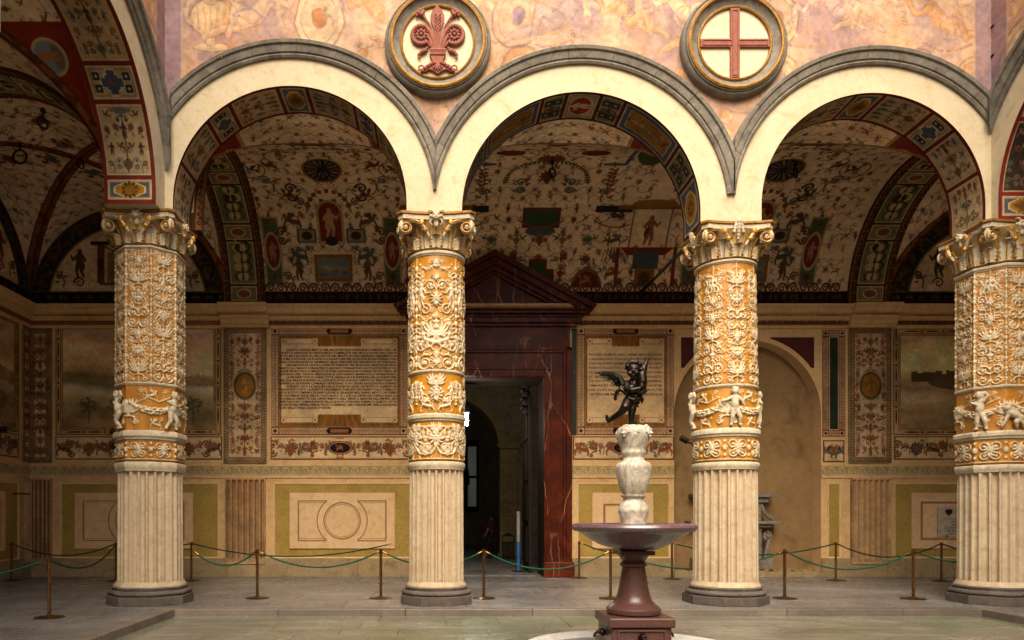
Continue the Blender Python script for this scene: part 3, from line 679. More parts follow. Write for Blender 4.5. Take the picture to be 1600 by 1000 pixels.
def paint_lunette(w, h, seed):
    random.seed(seed); cv = Cv(w, h, 90, GROUND); cx = w/2
    X, Y = np.meshgrid((np.arange(cv.W)+.5)/90-cx, (np.arange(cv.H)+.5)/90); d = np.hypot(X/(w/2), Y/h)
    cv.rect(cx-.75, .55, cx+.75, .62, C('6a4526'))
    for s in (-1, 1):
        cv.rect(cx+s*.72-.1, .6, cx+s*.72+.1, 1.65, C('7d4a28')); cv.ell(cx+s*.72, 1.1, .06, .2, C('3c2a22')); m_fig(Pen(cv, cx+s*1.3, 1.15, .8, s, pal=[C('7a4a2c'), C('5c4630')])); Pen(cv, cx+s*1.3, .62, .5, s, pal=[C('6a3a22')]).spiral(0, 0, .3, 1.5, 0, .05)
        pair(cv, m_scroll, cx, 1.75, .75, .5, pal=GP)
    cv.rect(cx-1.0, 1.65, cx+1.0, 1.75, C('33261c')); cv.ell(cx, 1.78, .55, .3, C('9a6224')); cv.rect(cx-.55, .6, cx+.55, 1.45, C('a98a5c')); m_fig(Pen(cv, cx, 1.05, .75, pal=[C('8a5c38')])); garland(cv, cx-.6, cx+.6, 1.6, .18, [C('8a5c24'), C('6f3a22')], .03); m_mask(Pen(cv, cx, 2.25, .4, pal=[C('7a4426')]))
    m = (d > .82); cv.c[m] = C('33281e'); n = fbm(cv.W, cv.H, 7, 2, seed); mm = (d > .84) & (d < .97) & (n > .5); cv.c[mm] = C('5f4a2c'); cv.c[(d > .8) & (d < .82)] = C('7a7248'); cv.c[d > .985] = C('7a6a44')
    cv.rect(0, 0, w, .38, C('1e1712')); cv.box(0, 0, w, .38, .03, C('6f6a48'))
    for k in range(int(w/.18)): random.choice([m_scroll, m_wing])(Pen(cv, .1+.18*k, .19, .22, (-1)**k, pal=[C('6f5230'), C('54402a')]))
    cv.age(.3, seed, .8); return cv

def paint_facade(w, h, seed):
    """faded fresco of trophies, vases and reclining figures on rose and violet"""
    random.seed(seed); k = 90; cv = Cv(w, h, k, C('c3a193')); W, H = cv.W, cv.H
    n1 = fbm(W, H, 1.6*k, 5, seed); n2 = fbm(W, H, .8*k, 5, seed+5); n3 = fbm(W, H, .35*k, 4, seed+9)
    pal = [C('ad9494'), C('c4a496'), C('d2b096'), C('d8ba98'), C('cdb09c'), C('b09c9c')]
    t = np.clip((n1-.25)*2, 0, .999); i = (t*5).astype(int); f = (t*5-i)[..., None]; pa = np.array(pal); cv.c = pa[i]*(1-f)+pa[np.minimum(i+1, 5)]*f
    FP = [C('dfc49c'), C('e2ceac'), C('d4ae80'), C('d2b598'), C('dcc4a0'), C('c8ac94'), C('cfa274'), C('c0aca6')]; LN = [C('8a6a58'), C('7f666a'), C('966f52')]
    def blob(x, y, rx, ry, c, rot=0): cv.ell(x, y, rx*1.06+.012, ry*1.06+.012, random.choice(LN), .5, rot=rot); cv.ell(x, y, rx, ry, c, .95, rot=rot); cv.ell(x-.2*rx, y+.25*ry, rx*.55, ry*.5, tuple(min(1, v*1.1) for v in c), .55, rot=rot); cv.ell(x+.35*rx, y-.4*ry, rx*.45, ry*.4, tuple(v*.84 for v in c), .4, rot=rot)
    def body(pts, r, c): cv.stroke(pts, np.array(r)+.014, random.choice(LN), .5); cv.stroke(pts, r, c, .88); cv.stroke([(a-.02, b+.02) for a, b in pts], np.array(r)*.5, tuple(min(1, v*1.1) for v in c), .5)
    def vase(x, y, s, c):
        blob(x, y-.5*s, .3*s, .07*s, c); blob(x, y-.36*s, .08*s, .12*s, c); blob(x, y, .36*s, .32*s, c); blob(x, y+.36*s, .12*s, .12*s, c); blob(x, y+.48*s, .22*s, .06*s, c)
        for g_ in (-1, 1): cv.stroke([(x+g_*(.3*s+.12*s*sin(a)), y+.1*s+.22*s*cos(a)) for a in np.linspace(0, pi, 8)], .025*s, c, .8)
        for q in range(7): cv.stroke([(x+(q-3)*.1*s, y-.22*s), (x+(q-3)*.12*s, y+.2*s)], .008, random.choice(LN), .5)
    def shield(x, y, s, c):
        r = random.uniform(-.5, .5); blob(x, y, .38*s, .5*s, c, r); cv.ell(x, y, .29*s, .4*s, random.choice(FP), .8, rot=r); cv.ell(x, y, .3*s, .41*s, random.choice(LN), .6, rot=r, ring=.015); blob(x, y, .11*s, .15*s, random.choice([C('8d7a94'), C('c98d5c'), C('b8a2a4')]), r)
    def figure(x, y, s, c, g_):
        body([(x-.55*s*g_, y-.3*s), (x-.15*s*g_, y-.12*s), (x+.1*s*g_, y+.2*s)], [.1*s, .15*s, .13*s], c); body([(x-.5*s*g_, y-.3*s), (x-.85*s*g_, y-.38*s), (x-1.05*s*g_, y-.5*s)], [.09*s, .06*s, .04*s], c)
        body([(x-.2*s*g_, y-.15*s), (x-.5*s*g_, y+.05*s), (x-.62*s*g_, y-.45*s)], [.1*s, .08*s, .05*s], c); body([(x+.12*s*g_, y+.22*s), (x+.42*s*g_, y+.05*s), (x+.55*s*g_, y+.35*s)], [.06*s, .05*s, .04*s], c)
        blob(x+.17*s*g_, y+.48*s, .1*s, .12*s, c); cv.ell(x+.13*s*g_, y+.54*s, .1*s, .08*s, C('b98a56'), .6)
        for q in range(5): a = random.uniform(0, 6); cv.stroke([(x-.3*s*g_+.3*cos(a+b), y-.2*s+.22*sin(a+b)) for b in np.linspace(0, 1.6, 6)], .02, random.choice([C('a493a6'), C('d9a060'), C('e5cfa8')]), .6)
    for row in range(int(h/1.1)+1):
        x = random.uniform(-.3, .2); n = row
        while x < w:
            c = random.choice(FP); yy = .62+row*1.28+random.uniform(-.15, .15); s = random.uniform(.75, 1.25)
            random.choice([vase, lambda *a: figure(*a, 1), shield, lambda *a: figure(*a, -1), lambda *a: figure(*a, 1), lambda *a: figure(*a, -1)])(x, yy, s, c); n += 1
            for q in range(4): random.choice([m_scroll, m_palm, m_bird, m_wing, m_sprig])(Pen(cv, x+random.uniform(-.5, .6), yy+random.uniform(-.6, .7), random.uniform(.25, .5), random.choice((-1, 1)), random.uniform(-.6, .6), FP+LN+[C('a3939e'), C('cf9c66')], alpha=.55, lw=.8))
            for q in range(5): cv.stroke([(x+.5+.25*cos(b), yy+.25*sin(b)+random.uniform(-.2, .2)) for b in np.linspace(random.uniform(0, 3), 4, 7)], random.uniform(.01, .035), random.choice(FP+[C('a493a6')]), .6)
            garland(cv, x, x+.9, yy+.72, .12, [C('cfa06a'), C('b9967a'), C('a58a8c')], .03); x += random.uniform(.85, 1.05)
    a = np.clip(n2*2.0-.8, 0, 1)[..., None]*.38; cv.c = cv.c*(1-a)+np.array(C('d2ad95'))*a     # plaster worn back
    a = np.clip((n3-.6)*3, 0, 1)[..., None]*.35; cv.c = cv.c*(1-a)+np.array(C('e6d3b2'))*a
    wx = ((fbm(W, H, .2*k, 3, seed+20)-.5)*.1*k).astype(int); wy = ((fbm(W, H, .2*k, 3, seed+21)-.5)*.1*k).astype(int)
    jj, ii = np.mgrid[0:H, 0:W]; cv.c = cv.c[np.clip(jj+wy, 0, H-1), np.clip(ii+wx, 0, W-1)]
    cv.rect(0, 0, .3, h, C('9c8696'), .75); cv.rect(w-.3, 0, w, h, C('9c8696'), .75); cv.rect(.3, 0, .34, h, C('c9b2a0'), .7); cv.rect(w-.34, 0, w-.3, h, C('c9b2a0'), .7)
    n4 = np.abs(fbm(W, H, .5*k, 5, seed+30)-.5); m = np.clip(1-n4/.006, 0, 1)[..., None]*.35*(n1 > .5)[..., None]; cv.c = cv.c*(1-m)+np.array(C('8a6c58'))*m    # cracks
    cv.c *= np.array([.91, .868, .83]); cv.age(.22, seed, .5); return cv

def paint_diaper(w, h, ppm=140, cell=.085, corners=True, t=.2):
    """border of red diaper work all round a field (w x h, band width t)"""
    cv = Cv(w, h, ppm, C('cdb083')); n = lambda L: max(1, int(round((L)/cell)))
    def band(x0, y0, x1, y1):
        cv.rect(x0, y0, x1, y1, C('c9a97c')); vert = (y1-y0) > (x1-x0); L = (y1-y0) if vert else (x1-x0); W = (x1-x0) if vert else (y1-y0); m = n(L)
        for k in range(m):
            p = (k+.5)*L/m; q = L/m/2
            c = ((x0+x1)/2, y0+p) if vert else (x0+p, (y0+y1)/2); cv.poly([(c[0]-.016, c[1]), (c[0], c[1]-.016), (c[0]+.016, c[1]), (c[0], c[1]+.016)], C('3a1c12'))
            for s in (-1, 1):
                for a, b in (((-1, 0), (0, 1)), ((0, 1), (1, 0))):
                    A = (a[0]*q, s*a[1]*W*.34); B = (b[0]*q, s*b[1]*W*.34)
                    if vert: A, B = A[::-1], B[::-1]
                    cv.stroke([(c[0]+A[0], c[1]+A[1]), (c[0]+B[0], c[1]+B[1])], .0055, C('86412a'))
        cv.box(x0, y0, x1, y1, .014, C('5f2417'))
    band(0, 0, w, t); band(0, h-t, w, h); band(0, t, t, h-t); band(w-t, t, w, h-t)
    for x in (0, w-t):
        for y in (0, h-t):
            cv.rect(x, y, x+t, y+t, C('c9a97c')); cv.box(x, y, x+t, y+t, .014, C('5f2417')); cv.poly([(x+t*.2, y+t/2), (x+t/2, y+t*.2), (x+t*.8, y+t/2), (x+t/2, y+t*.8)], C('54200f'))
    return cv

def paint_inscription(w, h, seed):
    """parchment scroll on a rayed ochre ground inside a diaper border; the lettering is separate"""
    random.seed(seed); cv = paint_diaper(w, h); t = .2; x0, y0, x1, y1 = t, t, w-t, h-t
    cv.rect(x0, y0, x1, y1, C('8a5a26'))
    cx, cy = w/2, h/2
    for k in range(150):
        a = random.uniform(0, 2*pi); c = random.choice([C('a0682a'), C('7a4c20'), C('92602a'), C('6b421e'), C('b07c38')]); cv.stroke([(cx+.5*cos(a), cy+.6*sin(a)), (cx+3*cos(a), cy+3*sin(a))], random.uniform(.01, .03), c, .5)
    for q in (x0-.0, 0, ): pass
    cv.rect(0, 0, 0, 0, C('5f2417'))
    # repaint the border over the rays
    b = paint_diaper(w, h); k = cv.k; T = int(t*k); m = np.ones((cv.H, cv.W), bool); m[T:-T, T:-T] = False; cv.c[m] = b.c[m]
    pc = C('e8c490'); sh = C('a47e50'); li = C('eccb98'); e = .07
    cv.rect(x0+e, y0+.35, x1-e, y1-.32, pc)
    fw = (x1-x0)*.30
    for X in (x0+e, x1-e-fw):
        cv.rect(X, y0+.12, X+fw, y0+.4, pc); cv.rect(X, y1-.4, X+fw, y1-.1, pc)
        for yy in (y1-.18, y0+.2):
            cv.rect(X+.04, yy-.07, X+fw-.04, yy+.07, li); cv.rect(X+.04, yy-.085, X+fw-.04, yy-.065, sh); cv.rect(X+.04, yy+.06, X+fw-.04, yy+.072, sh)
            for xx in (X+.07, X+fw-.07): cv.ell(xx, yy, .085, .09, li); cv.ell(xx, yy, .085, .09, sh, ring=.014); cv.ell(xx, yy, .035, .04, sh)
    for X in (cx-.3,):
        for Y in (0.0, h-t): cv.rect(X, Y+.02, X+.6, Y+t-.02, C('2c1a14')); cv.rect(X+.05, Y+.05, X+.55, Y+t-.05, C('a06a40')); cv.ell(X, Y+t/2, .05, t*.36, C('2c1a14')); cv.ell(X+.6, Y+t/2, .05, t*.36, C('2c1a14'))
    cv.box(x0, y0, x1, y1, .03, C('94744a')); cv.age(.16, seed, .5); return cv

def paint_frieze(w, h, seed, cart=True):
    random.seed(seed); cv = Cv(w, h, 150, C('5f2417')); cv.rect(.025, .025, w-.025, h-.025, C('d4b080')); cv.rect(.05, .05, w-.05, h-.05, C('dfbf90'))
    RP = [C('85562e'), C('8d4e2e'), C('7a5636'), C('6a6258'), C('54402a'), C('a06c3a')]; cx, cy = w/2, h/2
    n = max(1, int(w/2/.36))
    for k in range(n):
        x = (k+.75)*(w/2-.1)/n; f = [m_sphinx, m_wing, m_sphinx, m_mask, m_scroll2][k % 5]
        pair(cv, f, cx, x, cy-.02, h*.8, pal=RP, lw=1.0); pair(cv, m_scroll, cx, x-.2, cy, h*.55, pal=RP)
        for q in range(3): pair(cv, random.choice([m_bird, m_scroll, m_sprig]), cx, x+random.uniform(-.2, .2), cy+random.uniform(-.3, .3)*h, h*.3, pal=RP)
    if cart: cv.ell(cx, cy, .34, .19, C('8a3a24')); cv.ell(cx, cy, .31, .165, C('b98a58')); cv.ell(cx, cy, .28, .14, C('231a17')); m_sphinx(Pen(cv, cx, cy, .22, pal=[C('9a6238')], lw=1.4)); cv.rect(cx-.1, .02, cx+.1, .08, C('a87a4c')); cv.rect(cx-.1, h-.08, cx+.1, h-.02, C('a87a4c'))
    cv.age(.16, seed, .4); return cv

def paint_pilaster(w, h, seed, dim=1.):
    random.seed(seed); cv = Cv(w, h, 150, C('b5986a')); b = .1
    cv.box(.02, .02, w-.02, h-.02, .012, C('5c4630'))
    m = int(h/.075)
    for k in range(m):
        y = (k+.5)*h/m
        for x in (b*.62, w-b*.62): cv.stroke([(x-.022, y-.016), (x+.022, y+.016)], .012, C('4d3a28'))
    m = int(w/.075)
    for k in range(m):
        x = (k+.5)*w/m
        for y in (b*.62, h-b*.62): cv.stroke([(x-.02, y+.02), (x+.02, y-.02)], .012, C('4d3a28'))
    cv.box(b+.0, b+.0, w-b, h-b, .018, C('8c7044')); cv.box(b+.03, b+.03, w-b-.03, h-b-.03, .02, C('8a4526')); cv.rect(b+.05, b+.05, w-b-.05, h-b-.05, C('dfbf90'))
    RP = [C('9a5a30'), C('86603c'), C('77695a'), C('a86c3a'), C('64463a'), C('8c4a2c')]
    cx = w/2
    candelabrum(cv, cx, b+.08, h-b-.08, w-2*b, RP, lw=1.0, step=.3, dense=2)
    for s in (-1, 1):
        for y in np.arange(b+.2, h-b-.1, .16): q = w*.31; Pen(cv, cx+s*q, y, .2, s, pal=RP, lw=.9).spiral(0, 0, .32, 1.4, y*3, .07)
    oy = h*.57
    if w > .8: cv.ell(cx, oy, .34, .42, C('c9a87a')); cv.ell(cx, oy, .31, .39, C('6a6a3c')); cv.ell(cx, oy, .27, .34, C('4d3520')); cv.ell(cx, oy, .25, .32, C('a8712a')); m_fig(Pen(cv, cx, oy, .45, pal=[C('8a5a20'), C('c08a3c')]))
    cv.age(.2, seed, .5); return cv

def paint_landscape(w, h, seed, town=False):
    random.seed(seed); k = 110; cv = Cv(w, h, k, C('8f6e44')); t = .2; W, H = cv.W, cv.H
    cv.rect(0, 0, w, h, C('bf9e6e')); cv.box(.01, .01, w-.01, h-.01, .02, C('6a4426')); cv.box(t-.06, t-.06, w-t+.06, h-t+.06, .02, C('7d4a28'))
    for y in (t*.42, h-t*.42):
        x = .3
        while x < w-.3: cv.ell(x+.22, y, .2, .02, C('2f2a20')); cv.ell(x+.5, y, .035, .03, C('6a3420')); x += .58
    for x in (t*.42, w-t*.42):
        y = .3
        while y < h-.3: cv.ell(x, y+.22, .02, .2, C('2f2a20')); cv.ell(x, y+.5, .03, .035, C('6a3420')); y += .58
    cv.box(t-.02, t-.02, w-t+.02, h-t+.02, .035, C('94703c'))
    i0, j0, i1, j1 = int((t+.015)*k), int((t+.015)*k), int((w-t-.015)*k), int((h-t-.015)*k); w2, h2 = i1-i0, j1-j0
    n = fbm(w2, h2, .9*k, 5, seed, (1.8, .5)); n2 = fbm(w2, h2, .5*k, 5, seed+2, (1.6, .6)); Y = np.linspace(0, 1, h2)[:, None]+(n-.5)*.12
    pal = [(0, C('5c4526')), (.18, C('54482a')), (.3, C('6b5a38')), (.38, C('6e6856')), (.43, C('4f4528')), (.52, C('5d4a2a')), (.56, C('8a6a44')), (.68, C('86643f')), (.82, C('7d5c42')), (1.0, C('6f5a48'))] if not town else [(0, C('5f4a2a')), (.2, C('54452a')), (.34, C('6b5c3e')), (.45, C('5c4a30')), (.55, C('7a6038')), (.62, C('a07c48')), (.8, C('8d6f44')), (1., C('6b5a3e'))]
    xs = [p for p, _ in pal]; im = np.stack([np.interp(Y.clip(0, 1), xs, [c[q] for _, c in pal]) for q in range(3)], -1)*(1.0+.8*n2)[..., None]
    cv.c[j0:j1, i0:i1] = im
    if town:
        x = t+.3
        while x < w-t-.2:
            a = random.uniform(.06, .2); hh = random.uniform(.08, .26)*(1+.9*math.exp(-((x-w*.42)/.5)**2)); cv.rect(x, h*.5, x+a, h*.53+hh, C('4a3622')); x += a
        cv.poly([(w*.45, h*.5), (w*.5, h*.5), (w*.475, h*.5+.75)], C('42301e')); cv.ell(w*.4, h*.5, 1.2, .25, C('4d3a24'), .9)
    else:
        for x in (.2, .38, .62, .83):
            X = x*w; cv.stroke([(X, t+.12), (X+.02, t+.3), (X-.01, t+.5)], .012, C('3c3020'))
            for _ in range(70): a_ = random.uniform(0, 6.28); r_ = random.random()**.6*.26; cv.ell(X+r_*cos(a_)*1.1, t+.58+r_*sin(a_)*.8, random.uniform(.02, .05), random.uniform(.015, .04), random.choice([C('4c4426'), C('5a4e2c'), C('3f3a22'), C('6a5a34')]), .7)
        for x in np.arange(t+.2, w-t-.4, .22): cv.rect(x, h*.5, x+random.uniform(.05, .15), h*.5+random.uniform(.05, .16), C('6e5436'), .7)
    q_ = cv.c[j0:j1, i0:i1]; g_ = q_.mean(-1, keepdims=True); cv.c[j0:j1, i0:i1] = np.clip((q_*.6+g_*np.array([.45, .4, .33]))*1.36, 0, .9); cv.age(.2, seed, .7); return cv

def paint_wave(w, h):
    cv = Cv(w, h, 150, C('9c8a5a')); n = int(w/.27); cv.rect(0, 0, w, .018, C('bda274')); cv.rect(0, h-.018, w, h, C('bda274'))
    for k in range(n+1):
        x = k*w/n; p = Pen(cv, x, h*.5, h, 1, pal=[C('cbb287')]); p.spiral(.05, .03, .36, 1.5, 2.6, .06, 0, -1); p.st([(.4, -.38), (.1, -.42), (-.3, -.3), (-.36, .05)], .045, 0); p.st([(.38, .0), (.5, -.3), (.75, -.42)], .045, 0)
        Pen(cv, x+.01, h*.5-.01, h, 1, pal=[C('6e5a38')]).spiral(.07, .0, .26, 1.2, 2.6, .02, 0, -1)
    cv.age(.15, 3, .5); return cv
def paint_flute_shading(w, h, n):
    """groove shade and light painted in: umber down one side, pale on the other"""
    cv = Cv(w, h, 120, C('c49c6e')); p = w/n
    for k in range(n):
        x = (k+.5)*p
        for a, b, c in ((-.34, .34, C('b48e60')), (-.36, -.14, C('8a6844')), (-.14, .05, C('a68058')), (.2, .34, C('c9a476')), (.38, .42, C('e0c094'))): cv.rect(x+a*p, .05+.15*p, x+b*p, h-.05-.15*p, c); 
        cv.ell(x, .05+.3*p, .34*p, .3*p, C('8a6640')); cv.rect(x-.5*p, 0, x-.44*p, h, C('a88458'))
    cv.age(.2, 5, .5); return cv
def paint_moulding(w, h, kind, seed):
    cv = Cv(w, h, 150, C('7a2f1c') if kind == 'red' else C('b79a68'))
    if kind == 'red':
        for k in range(int(w/.12)): x = .06+.12*k; cv.stroke([(x-.06, .03), (x, h-.03), (x+.06, .03)], .008, C('b58a4c')); cv.stroke([(x-.06, h-.03), (x, .03), (x+.06, h-.03)], .008, C('b58a4c'))
    elif kind == 'egg':
        cv.rect(0, 0, w, h, C('4a2a1a'))
        for k in range(int(w/.2)): x = .1+.2*k; cv.ell(x, h*.55, .055, h*.36, C('a08356')); cv.ell(x, h*.5, .035, h*.26, C('7c3420')); cv.rect(x+.09, .02, x+.11, h-.02, C('9a7c4c'))
    elif kind == 'dash':
        for k in range(int(w/.13)): cv.rect(.02+.13*k, h*.3, .1+.13*k, h*.7, C('a8792c')); cv.rect(.02+.13*k, h*.24, .1+.13*k, h*.32, C('6b5030'))
    cv.age(.2, seed, .5); return cv
# ------------------------------------------------------------------ floors
YF, YB = 13.55, 14.5            # front and back faces of the arcade
YW = 19.8                       # back wall of the gallery
XL, XR = -5.17, 10.45           # court faces of the side arcades
WL, WR = -11.28, 17.8           # outer walls of the side galleries
ground = structure('ground'); g = MB(); g.grid(lambda a, b: (-80+160*a, -80+160*b, -.3), 4, 4); g.build('earth', M['court_floor'], ground)

def slab_mesh(lx, ly, mat, h=.05):
    g = MB(); c = .006
    g.add([(-lx/2, -ly/2, -h), (lx/2, -ly/2, -h), (lx/2, ly/2, -h), (-lx/2, ly/2, -h), (-lx/2, -ly/2, -c), (lx/2, -ly/2, -c), (lx/2, ly/2, -c), (-lx/2, ly/2, -c),
           (-lx/2+c, -ly/2+c, 0), (lx/2-c, -ly/2+c, 0), (lx/2-c, ly/2-c, 0), (-lx/2+c, ly/2-c, 0)],
          [(0,1,5,4),(1,2,6,5),(2,3,7,6),(3,0,4,7),(4,5,9,8),(5,6,10,9),(6,7,11,10),(7,4,8,11),(8,9,10,11)])
    return g.mesh('paving_stone', mat)
_sm = {}
def pave(parent, x0, x1, y0, y1, z, lens, ly, mat, gap=.012, tag_='p', name='paving_stone'):
    rnd = random.Random(int(x0*10+y0*100)); ny = max(1, round((y1-y0)/ly)); ly = (y1-y0)/ny
    for j in range(ny):
        x = x0; row = []
        while x < x1-.01:
            l = rnd.choice(lens)
            if x1-x-l < .4: l = x1-x
            row.append((x, l)); x += l
        for (x, l) in row:
            key = (round(l, 2), round(ly, 3), tag_)
            if key not in _sm: _sm[key] = slab_mesh(key[0]-gap, ly-gap, mat)
            o = mesh_obj(name, _sm[key], parent, (x+l/2, y0+ly*(j+.5), z+rnd.uniform(-.0025, .0015))); o.rotation_euler = (rnd.uniform(-.0012, .0012), rnd.uniform(-.0012, .0012), 0)
court = structure('court_floor')
g = MB(); g.grid(lambda a, b: (-4.9+14.9*a, -8+21*b, -.14), 2, 2); g.build('bedding', M['court_floor'], court)
pave(court, -4.48, 9.53, 8.2, 12.95, -.12, (.9, 1.15, 1.4), .68, M['court_floor'], .009, 'c')
porch = structure('porch_floor')
g = MB(); g.grid(lambda a, b: (WL+(WR-WL)*a, 13.25+(YW+.3-13.25)*b, -.02), 2, 2); g.grid(lambda a, b: (WL+(-5.05-WL)*a, -8+21.25*b, -.02), 2, 2); g.grid(lambda a, b: (10.1+(WR-10.1)*a, -8+21.25*b, -.02), 2, 2); g.build('bedding', M['porch_floor'], porch)
pave(porch, WL, WR, 13.25, YW-.02, 0, (1.5, 1.9, 2.3), 1.08, M['porch_floor'], .007, 'p')
pave(porch, WL, -5.08, 6.2, 13.25, 0, (1.5, 1.9, 2.3), 1.1, M['porch_floor'], .007, 'p')
pave(porch, 10.13, WR, 8.2, 13.25, 0, (1.9, 2.3), 1.2, M['porch_floor'], .007, 'p')
kerb = structure('kerb')
def kerb_stone(x0, x1, y0, y1):
    g = MB(); g.box(x0+.003, x1-.003, y0+.003, y1-.003, -.2, 0); g.build('kerb_stone', M['kerb'], kerb, bevel=.012)
xs = [-4.78, -2.9, -.6, 1.7, 3.9, 6.3, 8.4, 9.83]
for a, b in zip(xs, xs[1:]): kerb_stone(a, b, 12.95, 13.245)
for a, b in ((12.945, 11.2), (11.2, 9.1), (9.1, 7.0), (7.0, 4.8)):
    kerb_stone(-5.08, -4.78, b, a); kerb_stone(9.83, 10.13, b, a)
kerb_stone(-5.08, -4.783, 12.95, 13.245); kerb_stone(9.833, 10.13, 12.95, 13.245)

# ------------------------------------------------------------------ the arcades round the court
fres = printed('court_fresco', paint_facade(15.7, 4.6, 5), var=.12, bump=.004)
fres2 = printed('side_court_fresco', paint_facade(9, 4.6, 9), var=.12, bump=.004)
sofA = printed('soffit_grotesque', paint_strip(7.3, .95, 110, S_A, 3), var=.25)
sofB = printed('soffit_ochre', paint_strip(7.5, .95, 110, S_B, 4, border=C('4a2218'), ground=C('7d7a50')), var=.25)
sofC = printed('soffit_side', paint_strip(7.5, .95, 150, S_C, 6, border=C('6f2a1e')), var=.15)
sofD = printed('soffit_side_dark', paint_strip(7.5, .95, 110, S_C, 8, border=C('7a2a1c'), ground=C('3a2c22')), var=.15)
def ring_prof():
    return [(0, 0), (0, -.05), (.035, -.075), (.07, -.06), (.085, -.09), (.17, -.12), (.2, -.12), (.215, -.16), (.27, -.175), (.295, -.14), (.3, 0)]
def arcade(root, T, bays, u0, u1, fmat, width, ztop=16.5, zfr=12.6):
    """bays: (uc, R, zs, zbL, zbR, uL, uR, tipL, tipR, soffit material); tip None = a corner of the court"""
    rise = .63
    front, fr, up, back = MB(), MB(), MB(), MB()
    for n, (uc, R, zs, zbL, zbR, uL, uR, tL, tR, smat) in enumerate(bays):
        ro = R+rise
        us = sorted(set([uL, uR] + [uc+R*cos(pi*k/64) for k in range(65)] + [min(max(uc+ro*cos(pi*k/48), uL), uR) for k in range(49)]))
        us = [u for i, u in enumerate(us) if i == 0 or u-us[i-1] > 1e-4]
        def hi(u):
            d = abs(u-uc); return max(zs+sqrt(max(0, ro*ro-d*d)), 8.0)
        for a, b in zip(us, us[1:]):
            m = (a+b)/2; ins = abs(m-uc) < R
            lo = lambda u: zs+sqrt(max(0, R*R-(u-uc)**2)) if ins else (zbL if m < uc else zbR)
            for mb, d, la, lb, ha, hb in ((front, 0, lo(a), lo(b), hi(a), hi(b)), (fr, 0, hi(a), hi(b), zfr, zfr), (back, width, lo(a), lo(b), 11, 11)):
                f = (lambda u, z: ((u-u0)/(u1-u0), (z-8)/4.6))
                mb.add([T(a, d, la), T(b, d, lb), T(b, d, hb), T(a, d, ha)], [(0, 1, 2, 3)], [f(a, la), f(b, lb), f(b, hb), f(a, ha)])
        # soffit, down to the abaci
        pl, pr = zs-zbL, zs-zbR; L = pl+pr+pi*R
        def sp(t):
            s = t*L
            if s < pl: return (uc-R, zbL+s)
            if s > pl+pi*R: return (uc+R, zs-(s-pl-pi*R))
            a = pi-(s-pl)/R; return (uc+R*cos(a), zs+R*sin(a))
        sm = MB(); sm.grid(lambda a, b: T(sp(a)[0], width*b, sp(a)[1]), 110, 2)
        sm.build('painted_soffit', smat, root, smooth=True, fix=False, ang=180)
        # moulded archivolt in separate stones
        a_end = asin((tR-zs)/(R+.51)) if tR else acos(min(1, (uR-uc)/(R+.51)))
        a_sta = pi-(asin((tL-zs)/(R+.51)) if tL else acos(min(1, (uc-uL)/(R+.51))))
        ns = 9; rnd = random.Random(n+5); cuts = [a_end] + [a_end+(a_sta-a_end)*(k+rnd.uniform(-.18, .18))/ns for k in range(1, ns)] + [a_sta]
        for k in range(ns):
            g = MB(); pr_ = ring_prof(); a0, a1 = cuts[k]+.0012, cuts[k+1]-.0012; N = 12; m = len(pr_); vs, fs = [], []; dj = rnd.uniform(-.003, .003)
            for i in range(N+1):
                t = a0+(a1-a0)*i/N
                for r, d in pr_:
                    rr = R+.51+r; u = min(max(uc+rr*cos(t), uL+(0 if tL else -d+.002)), uR-(0 if tR else -d+.002)); vs.append(T(u, d+(dj if d else .01), zs+rr*sin(t)))
            for i in range(N):
                for j in range(m-1): fs.append((i*m+j, (i+1)*m+j, (i+1)*m+j+1, i*m+j+1))
            fs.append(tuple(range(m))); fs.append(tuple(N*m+j for j in range(m-1, -1, -1)))
            g.add(vs, fs); g.build('archivolt_stone', M['pietra'], root, smooth=True, ang=32)
    f = MB(); f.grid(lambda a, b: T(u0+(u1-u0)*a, 0, zfr+(ztop-zfr)*b), 2, 2); f.grid(lambda a, b: T(u0+(u1-u0)*a, width, 11+(ztop-11)*b), 2, 2); f.grid(lambda a, b: T(u0+(u1-u0)*a, width*b, ztop), 2, 2)
    front.build('plaster_face', M['plaster'], root); fr.build('fresco', fmat, root); back.build('rear_face', M['wall'], root); f.build('upper_wall', M['plaster_up'], root)

front = thing('arcade_wall', 'frescoed court wall on three round arches carried by the columns', 'wall', (0, YF, 0))
arcade(front, lambda u, d, z: (u, YF+d, z), [
    (-2.81, 2.21, 7.61, 7.40, 7.35, XL, -.06, None, 7.83, sofA),
    (2.70, 2.256, 7.45, 7.35, 7.19, -.06, 5.54, 7.83, 7.75, sofB),
    (8.226, 2.117, 7.57, 7.19, 7.21, 5.54, XR, 7.75, None, sofA)], XL, XR, fres, .95)
g = MB(); g.box(-6.11, XL-.006, 13.14, 14.49, 7.4, 8.6); g.box(XL-.005, -5.03, YF+.006, 14.49, 7.4, 8.6); g.box(XR+.006, 11.4, 13.4, 14.49, 7.21, 8.6); g.box(10.36, XR+.005, YF+.006, 14.49, 7.21, 8.6); g.build('corner_pier', M['plaster'], front)
lft = thing('arcade_wall', 'court wall receding along the left edge with a broad painted arch soffit', 'wall', (XL, YF, 0))
arcade(lft, lambda u, d, z: (XL-d, YF-u, z), [
    (2.76, 2.33, 7.54, 7.40, 7.40, 0, 5.6, None, 7.83, sofC),
    (8.4, 2.33, 7.54, 7.40, 7.40, 5.6, 11.2, 7.83, 7.83, sofC)], 0, 11.2, fres2, .95)
rgt = thing('arcade_wall', 'court wall receding at the right edge above the outermost column', 'wall', (XR, YF, 0))
